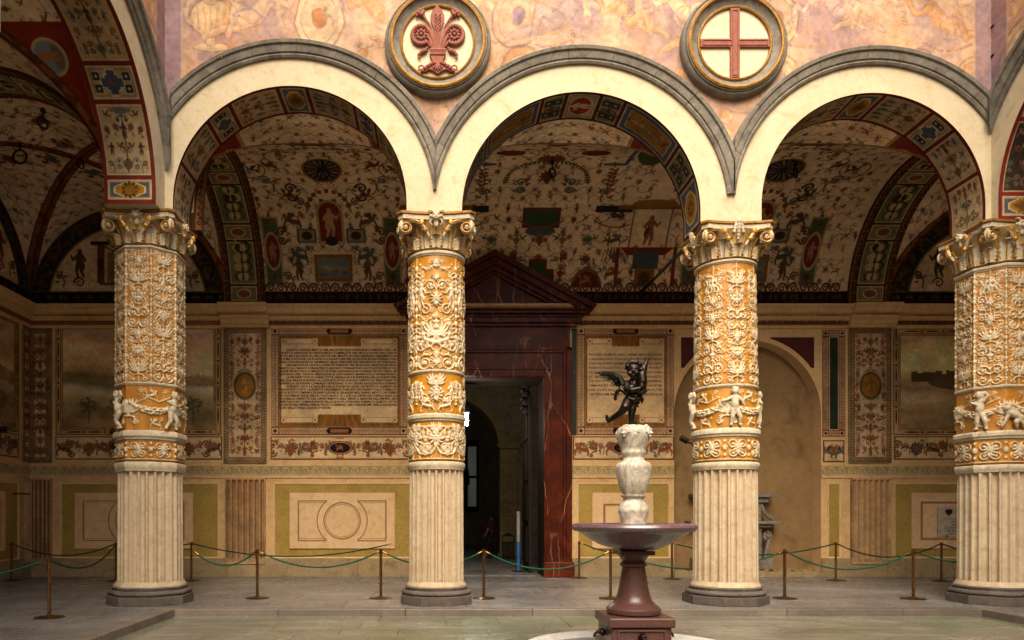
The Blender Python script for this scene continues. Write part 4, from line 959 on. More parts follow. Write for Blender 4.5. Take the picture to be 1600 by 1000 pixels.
arcade(rgt, lambda u, d, z: (XR+d, YF-u, z), [
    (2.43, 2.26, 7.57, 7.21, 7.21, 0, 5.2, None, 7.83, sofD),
    (7.93, 2.26, 7.57, 7.21, 7.21, 5.2, 10.7, 7.83, 7.83, sofC)], 0, 10.7, fres2, .95)
# thin metal rod down the corner
r = MB(); X, Y, Z = P(1553, 0, 13.5); r.tube([(X, 13.5, 13.5), (X, 13.5, 9.55)], .012, 6)
for z in (9.6, 10.35, 10.9, 11.5): r.box(X-.03, X+.03, 13.48, 13.549, z, z+.03)
# the rest of the court, behind the camera
opp = thing('court_wall', 'plain court wall closing the side opposite the three arches', 'wall', (2.6, -3, 0))
g = MB(); g.box(XL-1, XR+1, -3.6, -3, -.15, 9.5); g.build('wall_face', M['plaster_up'], opp)
for nm, x0, x1 in (('west', XL-.95, XL), ('east', XR, XR+.95)):
    o_ = thing('court_wall', 'plain %s side wall of the court beyond the painted arches' % nm, 'wall', (x0, -3, 0)); g = MB(); g.box(x0, x1, -3, 2.34 if nm == 'west' else 2.84, -.15, 16.5); g.build('wall_face', M['plaster_up'], o_)
tag(r.build('conductor_rod', M['iron']), 'thin dark metal rod running down the right corner of the frescoed wall', 'rod')

# roundels
def roundel(px, py, label, kind):
    S = YF-.0; X, _, Z = P(px, py, YF-.12); root = thing('roundel', label, 'roundel', (X, YF, Z), 'round reliefs between the arches')
    def ring(prof, name, mat):          # prof (r, d)
        g = MB(); n = 72; vs, fs = [], []; m = len(prof)
        for k in range(n):
            a = 2*pi*k/n
            for r_, d in prof: vs.append((X+r_*cos(a), YF-d, Z+r_*sin(a)))
        for k in range(n):
            for j in range(m-1): fs.append((k*m+j, ((k+1) % n)*m+j, ((k+1) % n)*m+j+1, k*m+j+1))
        g.add(vs, fs); return g.build(name, mat, root, smooth=True, ang=35)
    ring([(1.0, 0), (1.0, .1), (.985, .14), (.95, .17), (.935, .15), (.92, .19), (.9, .19)], 'outer_moulding', M['pietra'])
    ring([(.902, .19), (.9, .215), (.87, .232), (.84, .225), (.835, .19)], 'gilt_rim', M['gild_dark'])
    ring([(.838, .19), (.82, .17), (.76, .13), (.715, .12), (.7, .13)], 'inner_moulding', M['pietra'])
    ring([(.705, .12), (.7, .145), (.68, .155), (.66, .145), (.655, .1)], 'gilt_rim', M['gild_dark'])
    g = MB(); g.add([(X+.665*cos(2*pi*k/48), YF-.1, Z+.665*sin(2*pi*k/48)) for k in range(48)], [tuple(range(48))]); g.build('disc', M['disc'], root)
    yb = YF-.1
    if kind == 'cross':
        for w, d, (a0, a1, b0, b1) in ((.095, .05, (-.09, .09, -.66, .66)), (.09, .05, (-.66, .66, -.085, .085))):
            pass
        g = MB(); q = [(-.09, -.65), (.09, -.65), (.09, -.08), (.65, -.08), (.65, .08), (.09, .08), (.09, .65), (-.09, .65), (-.09, .08), (-.65, .08), (-.65, -.08), (-.09, -.08)]
        g.prism(q, 0, .05, lambda a, d, b: (X+a, yb-d, Z+b)); g.build('cross', M['red_stone'], root, bevel=.012)
        g = MB(); g.frame(-.055, .055, -.61, .61, 0, [(0, .05), (0, .062), (.012, .062), (.012, .05)], lambda a, d, b: (X+a, yb-d, Z+b)); g.frame(-.61, -.06, -.05, .05, 0, [(0, .05), (0, .062), (.012, .062), (.012, .05)], lambda a, d, b: (X+a, yb-d, Z+b)); g.frame(.06, .61, -.05, .05, 0, [(0, .05), (0, .062), (.012, .062), (.012, .05)], lambda a, d, b: (X+a, yb-d, Z+b)); g.build('cross_border', M['red_stone'], root)
    else:
        g = MB(); c3 = lambda a, b, d=.05: (X+a, yb-d, Z+b); s = .001
        def U(x, y): return ((x-548)/425*.69, -(y-445)/425*.69)
        body = [U(*p) for p in ((540, 20), (565, 60), (605, 110), (625, 160), (615, 225), (590, 290), (578, 350), (590, 420), (605, 480), (612, 545), (480, 545), (488, 480), (500, 420), (512, 350), (500, 290), (470, 225), (462, 160), (485, 105), (520, 60))]
        g.prism(body, 0, .07, lambda a, d, b: (X+a, yb-d, Z+b))
        g.prism([U(*p) for p in ((455, 545), (640, 545), (640, 600), (615, 650), (600, 700), (640, 710), (700, 730), (740, 800), (690, 800), (650, 770), (600, 790), (548, 825), (500, 790), (450, 770), (400, 800), (350, 795), (390, 740), (450, 710), (490, 690), (480, 650), (455, 610))], 0, .07, lambda a, d, b: (X+a, yb-d, Z+b))
        for sx in (-1, 1):
            t3 = lambda pts, r: g.tube([c3(sx*a, b, .045) for a, b in pts], r, 8)
            sp = []
            for i in range(30):
                t = i/29; a = -1.0+t*6.3; rr = .19*(1-.72*t); sp.append((.31+rr*cos(a+1.1), .115+rr*sin(a+1.1)))
            t3([(.05, -.17), (.07, 0), (.13, .16), (.2, .25)], [.035, .045, .05, .04]); t3([(.09, -.14), (.14, .02), (.2, .14)], [.03, .035, .02])
            t3([(.31+.17*cos(a), .12+.17*sin(a)) for a in np.linspace(2.6, -2.3, 18)], .04); t3([(.2, -.01), (.15, -.08), (.13, -.11)], [.035, .025, .02])
            for k in range(8): a = 2*pi*k/8; g.ball(c3(sx*(.31+.075*cos(a)), .12+.075*sin(a), .05), .035, 8)
            g.ball(c3(sx*.31, .12, .06), .035, 8)
            for k in range(14): a = 2*pi*k/14; g.ball(c3(sx*(.31+.12*cos(a)), .12+.12*sin(a), .05), .018, 6)
            t3([(.08, .12), (.14, .28), (.21, .4), (.27, .47)], [.02, .02, .022, .03])
            for k in range(5): g.ball(c3(sx*(.12+.03*k), .24+.045*k, .06), .016, 6)
            for a, b, r_ in ((.3, .5, .055), (.36, .53, .04), (.33, .57, .04), (.27, .55, .038), (.39, .48, .03)): g.ball(c3(sx*a, b, .05), r_, 8)
            for a, b, r_ in ((.2, -.13, .03), (.25, -.18, .045), (.3, -.2, .04), (.34, -.24, .03)): g.ball(c3(sx*a, b, .045), r_, 8)
            t3([(.34, -.22), (.37, -.26), (.35, -.3), (.32, -.31)], [.025, .02, .015, .012]); t3([(.22, -.12), (.2, -.17)], [.025, .02])
            t3([(.31+.05*cos(a), -.5+.05*sin(a)) for a in np.linspace(-1, 3.8, 10)], .016)
            for k in range(5): g.ball(c3(sx*(.07+.055*k), -.42-.02*k-.01*k*k*.4, .07), .04, 8)
        for y in (-.17, -.25): g.tube([c3(-.15, y, .06), c3(.15, y, .06)], .032, 8)
        for k in range(9): g.ball(c3(-.13+.0325*k, -.21, .075), .022, 6)
        for x in (-.05, 0, .05): g.tube([c3(x*1.2, -.15, .07), c3(x*.9, .05, .075), c3(x*.6, .2, .07)], .012, 6)
        for b in (.35, .28, .42, .48, .22):
            for sx in (-1, 1): g.tube([c3(0, b-.06, .07), c3(sx*.035, b, .085), c3(sx*.06, b+.03, .07)], [.012, .016, .006], 6)
        for k in range(5): a = -pi/2+(k-2)*.42; g.tube([c3(0, -.44, .08), c3(.12*cos(a), -.44+.13*sin(a), .1)], [.02, .012], 6)
        g.build('lily_relief', M['red_stone'], root, smooth=True, ang=50)
roundel(684, 66, 'roundel with a terracotta red lily relief between the first two arches', 'lily')
roundel(1148, 68, 'roundel with a plain red cross between the second and third arches', 'cross')

# ------------------------------------------------------------------ vaults
ZS, HB, RY, YC = 7.5, 2.75, 2.65, 17.15
BX0, BX1 = -4.78, 11.3
vault = structure('vaulted_ceiling')
PEN = [(-2.81, 2.62), (2.70, 2.62), (8.226, 2.62)]; HP = 2.47
def zpen(x):
    for c, R in PEN:
        if abs(x-c) < R: return ZS+HP*sqrt(1-((x-c)/R)**2)
    return None
def phig(x):
    z = zpen(x); return pi if z is None else pi-asin(min(1, (z-ZS)/HB))
Ls = 8.5; LB = BX1-BX0
g = MB(); xs = sorted(set([BX0, BX1] + [min(max(c+R*cos(pi*k/60), BX0), BX1) for c, R in PEN for k in range(61)] + [BX0+LB*k/60 for k in range(61)])); nP = 48
vs, uv, fs = [], [], []
for x in xs:
    pg = phig(x)
    for j in range(nP+1):
        p = pg*j/nP; vs.append((x, YC+RY*cos(p), ZS+HB*sin(p))); uv.append(((x-BX0)/LB, p*2.7/Ls))
for i in range(len(xs)-1):
    for j in range(nP): a = i*(nP+1)+j; fs.append((a, a+nP+1, a+nP+2, a+1))
g.add(vs, fs, uv); g.build('barrel_vault', printed('vault_grotesque', paint_barrel(LB, Ls, BX0), var=.16, bump=.006), vault, smooth=True, fix=False, ang=179)
Wp = pi*2.55; half = 2.65
secM = printed('groin_medallion', paint_sector(Wp, 2.65, lambda X: np.abs(np.cos(pi*X/Wp)), 80, 41, 'med'), var=.16, bump=.005)
secN = printed('groin_plain', paint_sector(Wp, 2.65, lambda X: np.abs(np.cos(pi*X/Wp)), 80, 42, 'plain'), var=.16, bump=.005)
secK = printed('groin_plain_b', paint_sector(Wp, 2.65, lambda X: np.abs(np.cos(pi*X/Wp)), 80, 43, 'plain'), var=.16, bump=.005)
def penet_cv():
    random.seed(52); W, D = Wp, 2.0; cv = Cv(W, D, 90, GROUND); X, Y = np.meshgrid((np.arange(cv.W)+.5)/90, (np.arange(cv.H)+.5)/90)
    u = -np.cos(pi*X/W); zp = HP*np.sqrt(1-u*u); pg = pi-np.arcsin(np.clip(zp/HB, 0, 1)); yg = (YC+RY*np.cos(pg))-YB; e = (yg-Y)
    planned(cv, W/2, W*.33, .15, 1.9)
    for s in (-1, 1):
        m = ((X-W/2)*s > W*.17) & ((X-W/2)*s < W*.42) & (e > .0); cv.c[m] = C('b08a48'); m2 = m & (e > .07) & (Y > .1) & ((X-W/2)*s > W*.18); cv.c[m2] = C('80301f')
        m_wing(Pen(cv, W/2+s*W*.3, .4, .5, s, pal=[C('b48a6a'), C('a87850')])); m_mask(Pen(cv, W/2+s*W*.22, .8, .4, s, pal=[C('b48a6a')]))
    cv.rect(0, 0, W, .09, C('4a2c1c')); cv.rect(0, .09, W, .11, C('9a7a4c'))
    for k in range(int(W/.12)): cv.ell(.06+.12*k, .045, .03, .025, random.choice([C('8a6a4a'), C('6a3424'), C('54505a')]))
    m = (e < .055); cv.c[m] = C('8f6a34'); cv.age(.25, 9, .7); return cv
penM = printed('penetration_paint', penet_cv(), var=.15, bump=.005)
for c, R in PEN:
    g = MB(); vs, uv, fs = [], [], []; ph = [pi*k/80 for k in range(81)]; ph = [p for p in ph if BX0-.01 <= c-R*cos(p) <= BX1]; nv = 14
    for p in ph:
        x = c-R*cos(p); z = ZS+HP*sin(p); yg = YC+RY*cos(pi-asin(min(1, (z-ZS)/HB)))
        for j in range(nv+1): y = YB+(yg-YB)*j/nv; vs.append((x, y, z)); uv.append((p/pi, (y-YB)/2.0))
    for i in range(len(ph)-1):
        for j in range(nv): a = i*(nv+1)+j; fs.append((a, a+nv+1, a+nv+2, a+1))
    g.add(vs, fs, uv); g.build('groin_penetration', penM, vault, smooth=True, fix=False, ang=179)
def groin_bay(x0, x1, y0, y1, mats, H=2.72, zs=ZS):
    cx, cy, hx, hy = (x0+x1)/2, (y0+y1)/2, (x1-x0)/2, (y1-y0)/2
    for d, mt in zip('NSEW', mats):
        g = MB(); N, nv = 64, 16
        def pt(a, b):
            q = -cos(pi*a); z = zs+H*sqrt(max(0, 1-q*q)); t = 1-(1-abs(q))*b
            return {'N': (cx+hx*q, cy+hy*t, z), 'S': (cx+hx*q, cy-hy*t, z), 'E': (cx+hx*t, cy+hy*q, z), 'W': (cx-hx*t, cy+hy*q, z)}[d]
        g.grid(pt, N, nv, lambda a, b: (a, (1-abs(cos(pi*a)))*b)); g.build('groin_sector', mt, vault, smooth=True, fix=False, ang=179)
groin_bay(WL, -5.9, YB, YW, (secK, secN, secN, secK)); groin_bay(WL, -6.12, 8.55, YF, (secN, secK, secM, secN)); groin_bay(WL, -6.12, 2.6, 7.6, (secN, secK, secM, secN))
groin_bay(12.45, WR, YB, YW, (secK, secN, secN, secK)); groin_bay(11.4, WR, 8.3, YF, (secN, secK, secK, secM)); groin_bay(11.4, WR, 2.4, 7.4, (secN, secK, secK, secM))
bandM = printed('transverse_arch_paint', paint_band(8.4, 1.15, 90, 61), var=.2, bump=.004)
def transverse(a0, a1, c, r, H, axis, zs=ZS, t=.07):
    """painted arch band; axis 'X': the arch spans in y and is a0..a1 wide in x"""
    g = MB(); N = 60; vs, uv, fs = [], [], []; st = [(a0, t+.12), (a0, 0), (a1, 0), (a1, t+.12)]
    for i in range(N+1):
        p = pi*i/N
        for k, (a, off) in enumerate(st):
            b = c+(r-t+off)*cos(p); z = zs+(H-t+off)*sin(p); vs.append((a, b, z) if axis == 'X' else (b, a, z)); uv.append((i/N, (0.02, 0, 1, .98)[k]))
    for i in range(N):
        for k in range(3): q = i*4+k; fs.append((q, q+4, q+5, q+1))
    g.add(vs, fs, uv); g.build('transverse_arch', bandM, vault, smooth=True, fix=False, ang=40)
transverse(-5.92, -4.77, YC, RY, HB, 'X'); transverse(11.28, 12.45, YC, RY, HB, 'X')
cl = (WL-6.12)/2; transverse(YF-.01, YB+.02, cl, -6.12-cl, 2.72, 'Y'); transverse(7.55, 8.6, cl, -6.12-cl, 2.72, 'Y')
cr = (WR+11.4)/2; transverse(YF-.01, YB+.02, cr, WR-cr, 2.72, 'Y'); transverse(7.35, 8.35, cr, WR-cr, 2.72, 'Y')
g = MB(); g.box(WL-.4, WR+.4, YB+.02, YW+.55, 10.62, 10.8); g.box(WL-.4, XL-.96, -8, YB+.015, 10.62, 10.8); g.box(XR+.96, WR+.4, -8, YB+.015, 10.62, 10.8); g.build('roof_slab', M['hall'], vault)
# ------------------------------------------------------------------ walls of the galleries
bw = thing('gallery_wall', 'painted back wall of the gallery with fluted dado, inscriptions and frescoes', 'wall', (0, YW, 0))
TB = lambda a, d, b: (a, YW-d, b)
TL = lambda a, d, b: (WL+d, a, b)
def plate(name, x0, x1, z0, z1, d, mat, parent, T=None, d0=0, bevel=0):
    """a thin slab on the wall whose face carries the whole print"""
    T = T or TB; g = MB()
    v = [T(x0, d0, z0), T(x1, d0, z0), T(x1, d0, z1), T(x0, d0, z1), T(x0, d, z0), T(x1, d, z0), T(x1, d, z1), T(x0, d, z1)]
    uv = [(0, 0), (1, 0), (1, 1), (0, 1)]*2
    g.add(v, [(4, 5, 6, 7), (0, 1, 5, 4), (1, 2, 6, 5), (2, 3, 7, 6), (3, 0, 4, 7)], uv); return g.build(name, mat, parent, bevel=bevel)
NX, NR, NZ = 8.54, 2.03, 4.51                     # niche
DX0, DX1, DZ = .265, 2.93, bz(590)                # doorway
g = MB()
for x0, x1 in ((WL, DX0), (DX1, NX-NR), (NX+NR, WR)): g.box(x0, x1, YW, YW+.55, -.02, 7.6)
g.box(DX0, DX1, YW, YW+.55, DZ, 7.6)
for k in range(48):
    a0, a1 = pi*k/48, pi*(k+1)/48; xa, xb = NX-NR*cos(a0), NX-NR*cos(a1); za, zb = NZ+NR*sin(a0), NZ+NR*sin(a1)
    g.add([(xa, YW, za), (xb, YW, zb), (xb, YW, 7.6), (xa, YW, 7.6)], [(0, 1, 2, 3)])
g.build('wall_face', M['wall'], bw)
# niche: reveal, back, sill
g = MB(); nr = NR-.006; ps = [(NX-nr, .1)] + [(NX-nr*cos(pi*k/48), NZ+nr*sin(pi*k/48)) for k in range(49)] + [(NX+nr, .1)]
g.grid(lambda a, b: (ps[int(round(a*50))][0], YW+.45*b, ps[int(round(a*50))][1]), 50, 1); g.build('niche_reveal', M['panel'], bw, smooth=True, ang=60)
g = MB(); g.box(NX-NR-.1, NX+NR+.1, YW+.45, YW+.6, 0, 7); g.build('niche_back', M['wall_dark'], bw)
g = MB(); g.grid(lambda a, b: (NX-NR-.02+(2*NR+.04)*a, YW-.12+.57*b, .17+.05*sin(37*a)*sin(11*b)*.3+.02*sin(90*a+b)), 60, 5); g.grid(lambda a, b: (NX-NR-.02+(2*NR+.04)*a, YW-.12-.0*b, .17*b+.015*sin(37*a)*b), 60, 2); g.build('rubble_ledge', M['skirt'], bw)
for sx in (-1, 1):                                # dark red spandrels
    pts = []; r = NR+.13
    X1 = NX+sx*(1272-1168)/56.57; zt, zb_ = bz(527), bz(567); a = [t for t in np.linspace(.55, 1.35, 12)]
    arc_ = [(NX+sx*r*cos(t), NZ+r*sin(t)) for t in a if abs(r*cos(t)) < abs(X1-NX) and NZ+r*sin(t) < zt]
    pts = [(X1, zt)] + [(X1, arc_[0][1])] + arc_ + [(arc_[-1][0], zt)]
    q = MB(); q.prism(pts, 0, .006, TB); q.build('spandrel_panel', M['dark_red_paint'], bw)
# skirting, wave band, string courses
def segs(skip=True): return [(WL, DX0-.68), (DX1+.77, NX-NR), (NX+NR, WR)]
for i, (x0, x1) in enumerate(segs()):
    n = max(1, round((x1-x0)/1.7))
    for k in range(n):
        g = MB(); g.box(x0+(x1-x0)*k/n+.003, x0+(x1-x0)*(k+1)/n-.003, YW-.06, YW, 0, bz(872)); g.build('skirting_stone', M['skirt'], bw, bevel=.006)
    wm = printed('wave_frieze_%s' % 'abc'[i], paint_wave(x1-x0, .25), var=.12)
    plate('wave_frieze', x0, x1, bz(743), bz(728.5), .012, wm, bw)
    g = MB(); g.box(x0, x1, YW-.03, YW, bz(747), bz(743)-.003); g.box(x0, x1, YW-.02, YW, bz(728.5)+.003, bz(726)); g.build('string_course', M['wall'], bw, bevel=.004)
def dado(name, pxs, inner=None, circle=None, T=TB, parent=None, raw=False):
    """sunk olive field with a raised buff tablet"""
    parent = parent or bw; x0, x1 = pxs if raw else (bx(pxs[0]), bx(pxs[1])); z0, z1 = bz(870), bz(757)
    o = plate(name, x0, x1, z0, z1, .006, M['moss_green'], parent, T)
    g = MB(); g.frame(x0-.05, x1+.05, z0-.05, z1+.05, 0, [(0, .0), (0, .022), (.012, .026), (.04, .022), (.05, .0065)], T); g.build('frame', M['panel'], o)
    if inner:
        a0, a1 = inner if raw else (bx(inner[0]), bx(inner[1])); b0, b1 = bz(857), bz(770)
        plate('tablet', a0, a1, b0, b1, .05, M['panel'], o, T, bevel=.006)
        q = .24 if a1-a0 > 2.2 else .3
        f = [(0, .0505), (0, .066), (.014, .07), (.03, .06), (.045, .052), (.06, .0505)]
        g = MB()
        if not circle: g.frame(a0+q, a1-q, b0+q, b1-q, 0, f, T)
        else:
            cx, cz = (a0+a1)/2, (b0+b1)/2; hh = (b1-b0)/2-.22; R1, R2 = .69, .50; ax = sqrt(R1*R1-hh*hh); th = asin(hh/R1)
            for s in (-1, 1):
                path = [(cx+s*R1*cos(a), cz+R1*sin(a)) for a in np.linspace(-th, th, 20)]
                box = [(cx+s*ax, cz+hh), ((a1-q) if s > 0 else (a0+q), cz+hh), ((a1-q) if s > 0 else (a0+q), cz-hh), (cx+s*ax, cz-hh)]
                g.tube([T(a, .052, b) for a, b in path], .016, 6)
                for p1, p2 in zip(box, box[1:]): g.tube([T(p1[0], .052, p1[1]), T(p2[0], .052, p2[1])], .016, 6); g.tube([T(p1[0]*.985+cx*.015+s*.0, .052, cz+(p1[1]-cz)*.9), T(p2[0]*.985+cx*.015, .052, cz+(p2[1]-cz)*.9)], .007, 6)
            for rr in (R2, R2-.05): g.tube([T(cx+rr*cos(a), .052, cz+rr*sin(a)) for a in np.linspace(0, 2*pi, 64)], .016 if rr == R2 else .008, 6, caps=False)
        g.build('tablet_moulding', M['panel_line'], o, smooth=True, ang=40)
    return o
dado('dado_panel', (97, 340), (118, 302), True); dado('dado_panel', (429.5, 640), (453, 617), True)
dado('dado_panel', (904, 1044), (925, 1020)); dado('dado_panel', (1295, 1311)); dado('dado_panel', (1399, 1600), (1423, 1560))
_fl = {}
def fluted(name, x0, x1, z0, z1, n, parent, T=TB, depth=.085):
    w = (x1-x0)/n; g = MB(); nx, nz = n*12, 48
    zz = [z0+(z1-z0)*k/14*.08 for k in range(15)] + [z0+(z1-z0)*(.08+.84*k/10) for k in range(1, 11)] + [z1-(z1-z0)*.08*(1-k/14) for k in range(1, 15)]
    def pt(a, b):
        x = x0+(x1-x0)*a; z = zz[int(round(b*(len(zz)-1)))]; u = ((x-x0) % w)/w-.5; r = .34; e = z0+.05+r*w; f = z1-.05-r*w
        v = 0
        if z < e: v = (e-z)/w
        if z > f: v = (z-f)/w
        q = (u*u+v*v)/(r*r); return T(x, .09-(depth*sqrt(max(0, 1-q))), z)
    g.grid(pt, nx, len(zz)-1, lambda a, b: (a, (zz[int(round(b*(len(zz)-1)))]-z0)/(z1-z0)))
    g.add([T(x0, 0, z0), T(x0, .09, z0), T(x0, .09, z1), T(x0, 0, z1), T(x1, 0, z0), T(x1, .09, z0), T(x1, .09, z1), T(x1, 0, z1)], [(0, 1, 2, 3), (4, 5, 6, 7)], [(0, 0), (0, 0), (0, 1), (0, 1), (1, 0), (1, 0), (1, 1), (1, 1)])
    if n not in _fl: _fl[n] = printed('flutes_%d' % n, paint_flute_shading(x1-x0, z1-z0, n), var=.15)  # print puts groove shading into the colour of the modelled flutes
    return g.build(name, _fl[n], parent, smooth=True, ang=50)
for i, (p0, p1) in enumerate(((350, 417), (1325, 1391))):
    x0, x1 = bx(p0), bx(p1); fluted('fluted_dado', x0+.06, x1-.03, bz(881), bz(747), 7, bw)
    plate('painted_pilaster', x0, x1, bz(723), bz(513), .07, printed('pilaster_%s' % 'ab'[i], paint_pilaster(x1-x0, bz(513)-bz(723), 71+i)), bw, bevel=.004)
# folded corner pilaster
x0, x1 = bx(47), bx(82); pm = printed('pilaster_corner', paint_pilaster(x1-x0, bz(513)-bz(723), 75), var=.3)
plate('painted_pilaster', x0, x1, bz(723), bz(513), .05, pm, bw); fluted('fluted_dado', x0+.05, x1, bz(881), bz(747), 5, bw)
# inscriptions
def inscription(px0, px1, lines, size, lh, tx0, ty0, tx1, seed):
    x0, x1, z0, z1 = bx(px0), bx(px1), bz(679), bz(512); w, h = x1-x0, z1-z0
    o = plate('inscription_panel', x0, x1, z0, z1, .02, printed('inscription_%d' % seed, paint_inscription(w, h, seed), var=.16), bw)
    g = MB(); z = ty0
    for ln in lines:
        if not ln: z -= lh; continue
        ind = ln.startswith('  '); cu = bpy.data.curves.new('t', 'FONT'); cu.body = ln.strip(); cu.size = size; cu.resolution_u = 2; cu.offset = (.0034 if len(lines) > 12 else .0016)
        to = bpy.data.objects.new('t', cu); COL.objects.link(to); dg = bpy.context.evaluated_depsgraph_get(); me = bpy.data.meshes.new_from_object(to.evaluated_get(dg))
        X = [v.co.x for v in me.vertices]; wd = max(X)-min(X); full = tx1-tx0-(.22 if ind else 0); s = full/wd if wd > full*.72 or len(lines) < 15 and wd > full*.6 else min(1, full/wd)
        ox = tx0+(.22 if ind else 0)
        g.add([(ox+(v.co.x-min(X))*s, YW-.0225, z+v.co.y) for v in me.vertices], [tuple(p.vertices) for p in me.polygons])
        bpy.data.objects.remove(to); bpy.data.curves.remove(cu); bpy.data.meshes.remove(me); z -= lh
    g.build('lettering', M['letters'], o, fix=False); return o
T1 = ["  QUESTO CORTILE ERETTO NEL MCCXCIX CON DIREZIONE E DISEGNO DELL' AR", "CHITETTO ARNOLFO FU RESTAURATO E ABBELLITO NEL MCCCCXXXIV DALL'ARCHI", "TETTO MICHELOZZO FU DECORATO NEL MDLXV DI STRAORDINARI ORNAMENTI DI",
 "PITTURE, D'INTAGLI DI PLASTICA E DORATURE PER LE NOZZE DI GIOVANNA D'AU", "STRIA CON FRANCESCO DE'MEDICI GRAN PRINCIPE POI GRANDUCA DI TOSCANA.", "  ORNARONO LE VOLTE E LUNETTE STEFANO VELTRONI DAL MONTE S.SAVINO,", "MARCO DA FAENZA E FRANCESCO SALVIATI FORMARONO GLI STUCCHI DELLE CO",
 "LONNE PIETRO PAOLO MINOCCI DI FORLI LEONARDO RICCIARELLI DI VOLTERRA, SE", "BASTIANO DEL TADDA FIESOLANO E LEONARDO MARIGNOLLI FIORENTINO.", "  LE PROSPETTIVE DI VARIE CITTA GERMANICHE ESPRESSE NELLE PARETI PER", "FARE UNA GRATA SORPRESA ALL'AUGUSTA SPOSA FURONO DIPINTE DA SEBASTIANO VE",
 "RONESE DA GIOVANNI LOMBARDI VENEZIANO E DA CESARE BAGLIONI BOLOGNESE.", "  AVENDO L'ETA E IL RIGORE DELLE STAGIONI QUASI DISTRUTTI O ALMENO RE", "SI INDISTINTI TUTTI I SUDDETTI ORNAMENTI, FURONO RICHIAMATI ALLA PUBBLICA", "VISTA SOTTO L'IMPERO DI NAPOLEONE IL GRANDE NELL'ANNO MDCCCXII ESSEN", "DO GOVERNATRICE DELLA TOSCANA S. A. I. E R. LA GRAN DUCHESSA ELISA DI",
 "LUI SORELLA PREFETTO DEL DIPARTIMENTO DELL' ARNO IL BARONE DELL'IMPERO GIU", "SEPPE FAUCHET COMANDANTE DELLA LEGION. D'ONORE. E MERE DI QUESTA CITTA", "IL CONTE DELL'IMPERO EMILIO PUCCI COMMEND. DELL'ORDINE IMP. DELLA RIUNIONE", "E CAV. DELLA STESSA LEGION D'ONORE."]
L1 = (bz(545.5)-bz(636))/19
inscription(424.5, 636, T1, .08, L1, bx(435), bz(548.5), bx(620), 81)
T2 = ["INGRESSA AUSPICIIS HANC URBEM LIBERO SECUNDIS", "CAESARIS INVICTI AUGUSTA PROGENIE REGLI", "IOANNA HUNC REGEM HOSPITIO MAGNA LAETA", "EVENTU RODE TVO CAESARIS HAEC RIDENT", "QUAM DECUS EXCELSUM MAGNI MEDICI NEA", "ET SECUNDO PLACIDO CARMINE PLAUSTO", "TE VVLTV ACCIPIT HILARI NUNC SERENA,", "OMNES ET VOTIS SUPERIS PRAECANTVR", "HIS POELIX LAETIS UBI DE VIRTUTE", "AETERNVM IMPERIUM ATAVO BREVISQUE"]
inscription(902, 1052.5, T2, .085, (bz(555)-bz(617))/9, bx(920.5), bz(556), bx(1034), 82)
# painted friezes and landscapes
for i, (p0, p1, c) in enumerate(((87, 347, False), (423, 640, True), (895, 1053, True), (1397, 1640, False))):
    x0, x1 = bx(p0), bx(p1); plate('grotesque_frieze', x0, x1, bz(718), bz(682), .014, printed('frieze_%s' % 'abcd'[i], paint_frieze(x1-x0, bz(682)-bz(718), 91+i, c), var=.15), bw)
x0, x1 = bx(1286), bx(1319); plate('grotesque_tile', x0, x1, bz(722), bz(688), .014, printed('frieze_small', paint_frieze(x1-x0, bz(688)-bz(722), 97, False)), bw)
for i, (p0, p1, t) in enumerate(((87, 346, False), (1395, 1700, True))):
    x0, x1 = bx(p0), bx(p1); plate('landscape_fresco', x0, x1, bz(680), bz(502 if i == 0 else 513), .018, printed('landscape_%s' % 'ab'[i], paint_landscape(x1-x0, bz(510)-bz(680), 101+i, t), var=.15), bw)
dc = paint_diaper(bx(1320)-bx(1285), bz(516)-bz(682), 160, .085, True, .17); dc.rect(.2, .2, .42, dc.h-.2, C('2c3626')); dc.age(.15, 3, .4)
plate('diaper_strip', bx(1285), bx(1320), bz(682), bz(516), .014, printed('diaper', dc), bw)
plate('green_strip', bx(893.5), bx(901), bz(680), bz(513), .02, M['green_marble'], bw)
# cornice
CP = [(0, 6.84), (.05, 6.86), (.05, 6.92), (.1, 6.93), (.1, 7.05), (.14, 7.07), (.19, 7.12), (.2, 7.14), (.2, 7.2), (.27, 7.23), (.31, 7.3), (.31, 7.33), (.36, 7.36), (.38, 7.4), (.38, 7.44), (0, 7.46)]
def cornice(x0, x1, off, T=TB, parent=None):
    parent = parent or bw; g = MB(); n = len(CP); e = [(d+off, z) for d, z in CP]; e[0] = (0, CP[0][1]); e[-1] = (0, CP[-1][1])
    a = [T(x0, d, z) for d, z in e]; b = [T(x1, d, z) for d, z in e]; g.add(a+b, [(i, i+n, i+n+1, i+1) for i in range(n-1)] + [tuple(range(n)), tuple(range(2*n-1, n-1, -1))])
    o = g.build('cornice', M['wall'], parent)
    g = MB(); m = int(abs(x1-x0)/.09)
    for k in range(m):
        X = x0+(x1-x0)*(k+.25)/m; X2 = x0+(x1-x0)*(k+.75)/m
        pts = [T(X, off+.2, 7.205), T(X2, off+.2, 7.205), T(X2, off+.255, 7.205), T(X, off+.255, 7.205), T(X, off+.2, 7.235), T(X2, off+.2, 7.235), T(X2, off+.262, 7.235), T(X, off+.262, 7.235)]
        g.add(pts, [(0, 1, 2, 3), (4, 5, 6, 7), (0, 1, 5, 4), (1, 2, 6, 5), (2, 3, 7, 6), (3, 0, 4, 7)])
    g.build('dentil_row', M['wall'], o, kind='stuff'); return o
egg = printed('egg_and_dart', paint_moulding(3.0, .12, 'egg', 3)); redm = printed('red_interlace', paint_moulding(3.0, .12, 'red', 4)); dash = printed('gold_dashes', paint_moulding(3.0, .07, 'dash', 5))
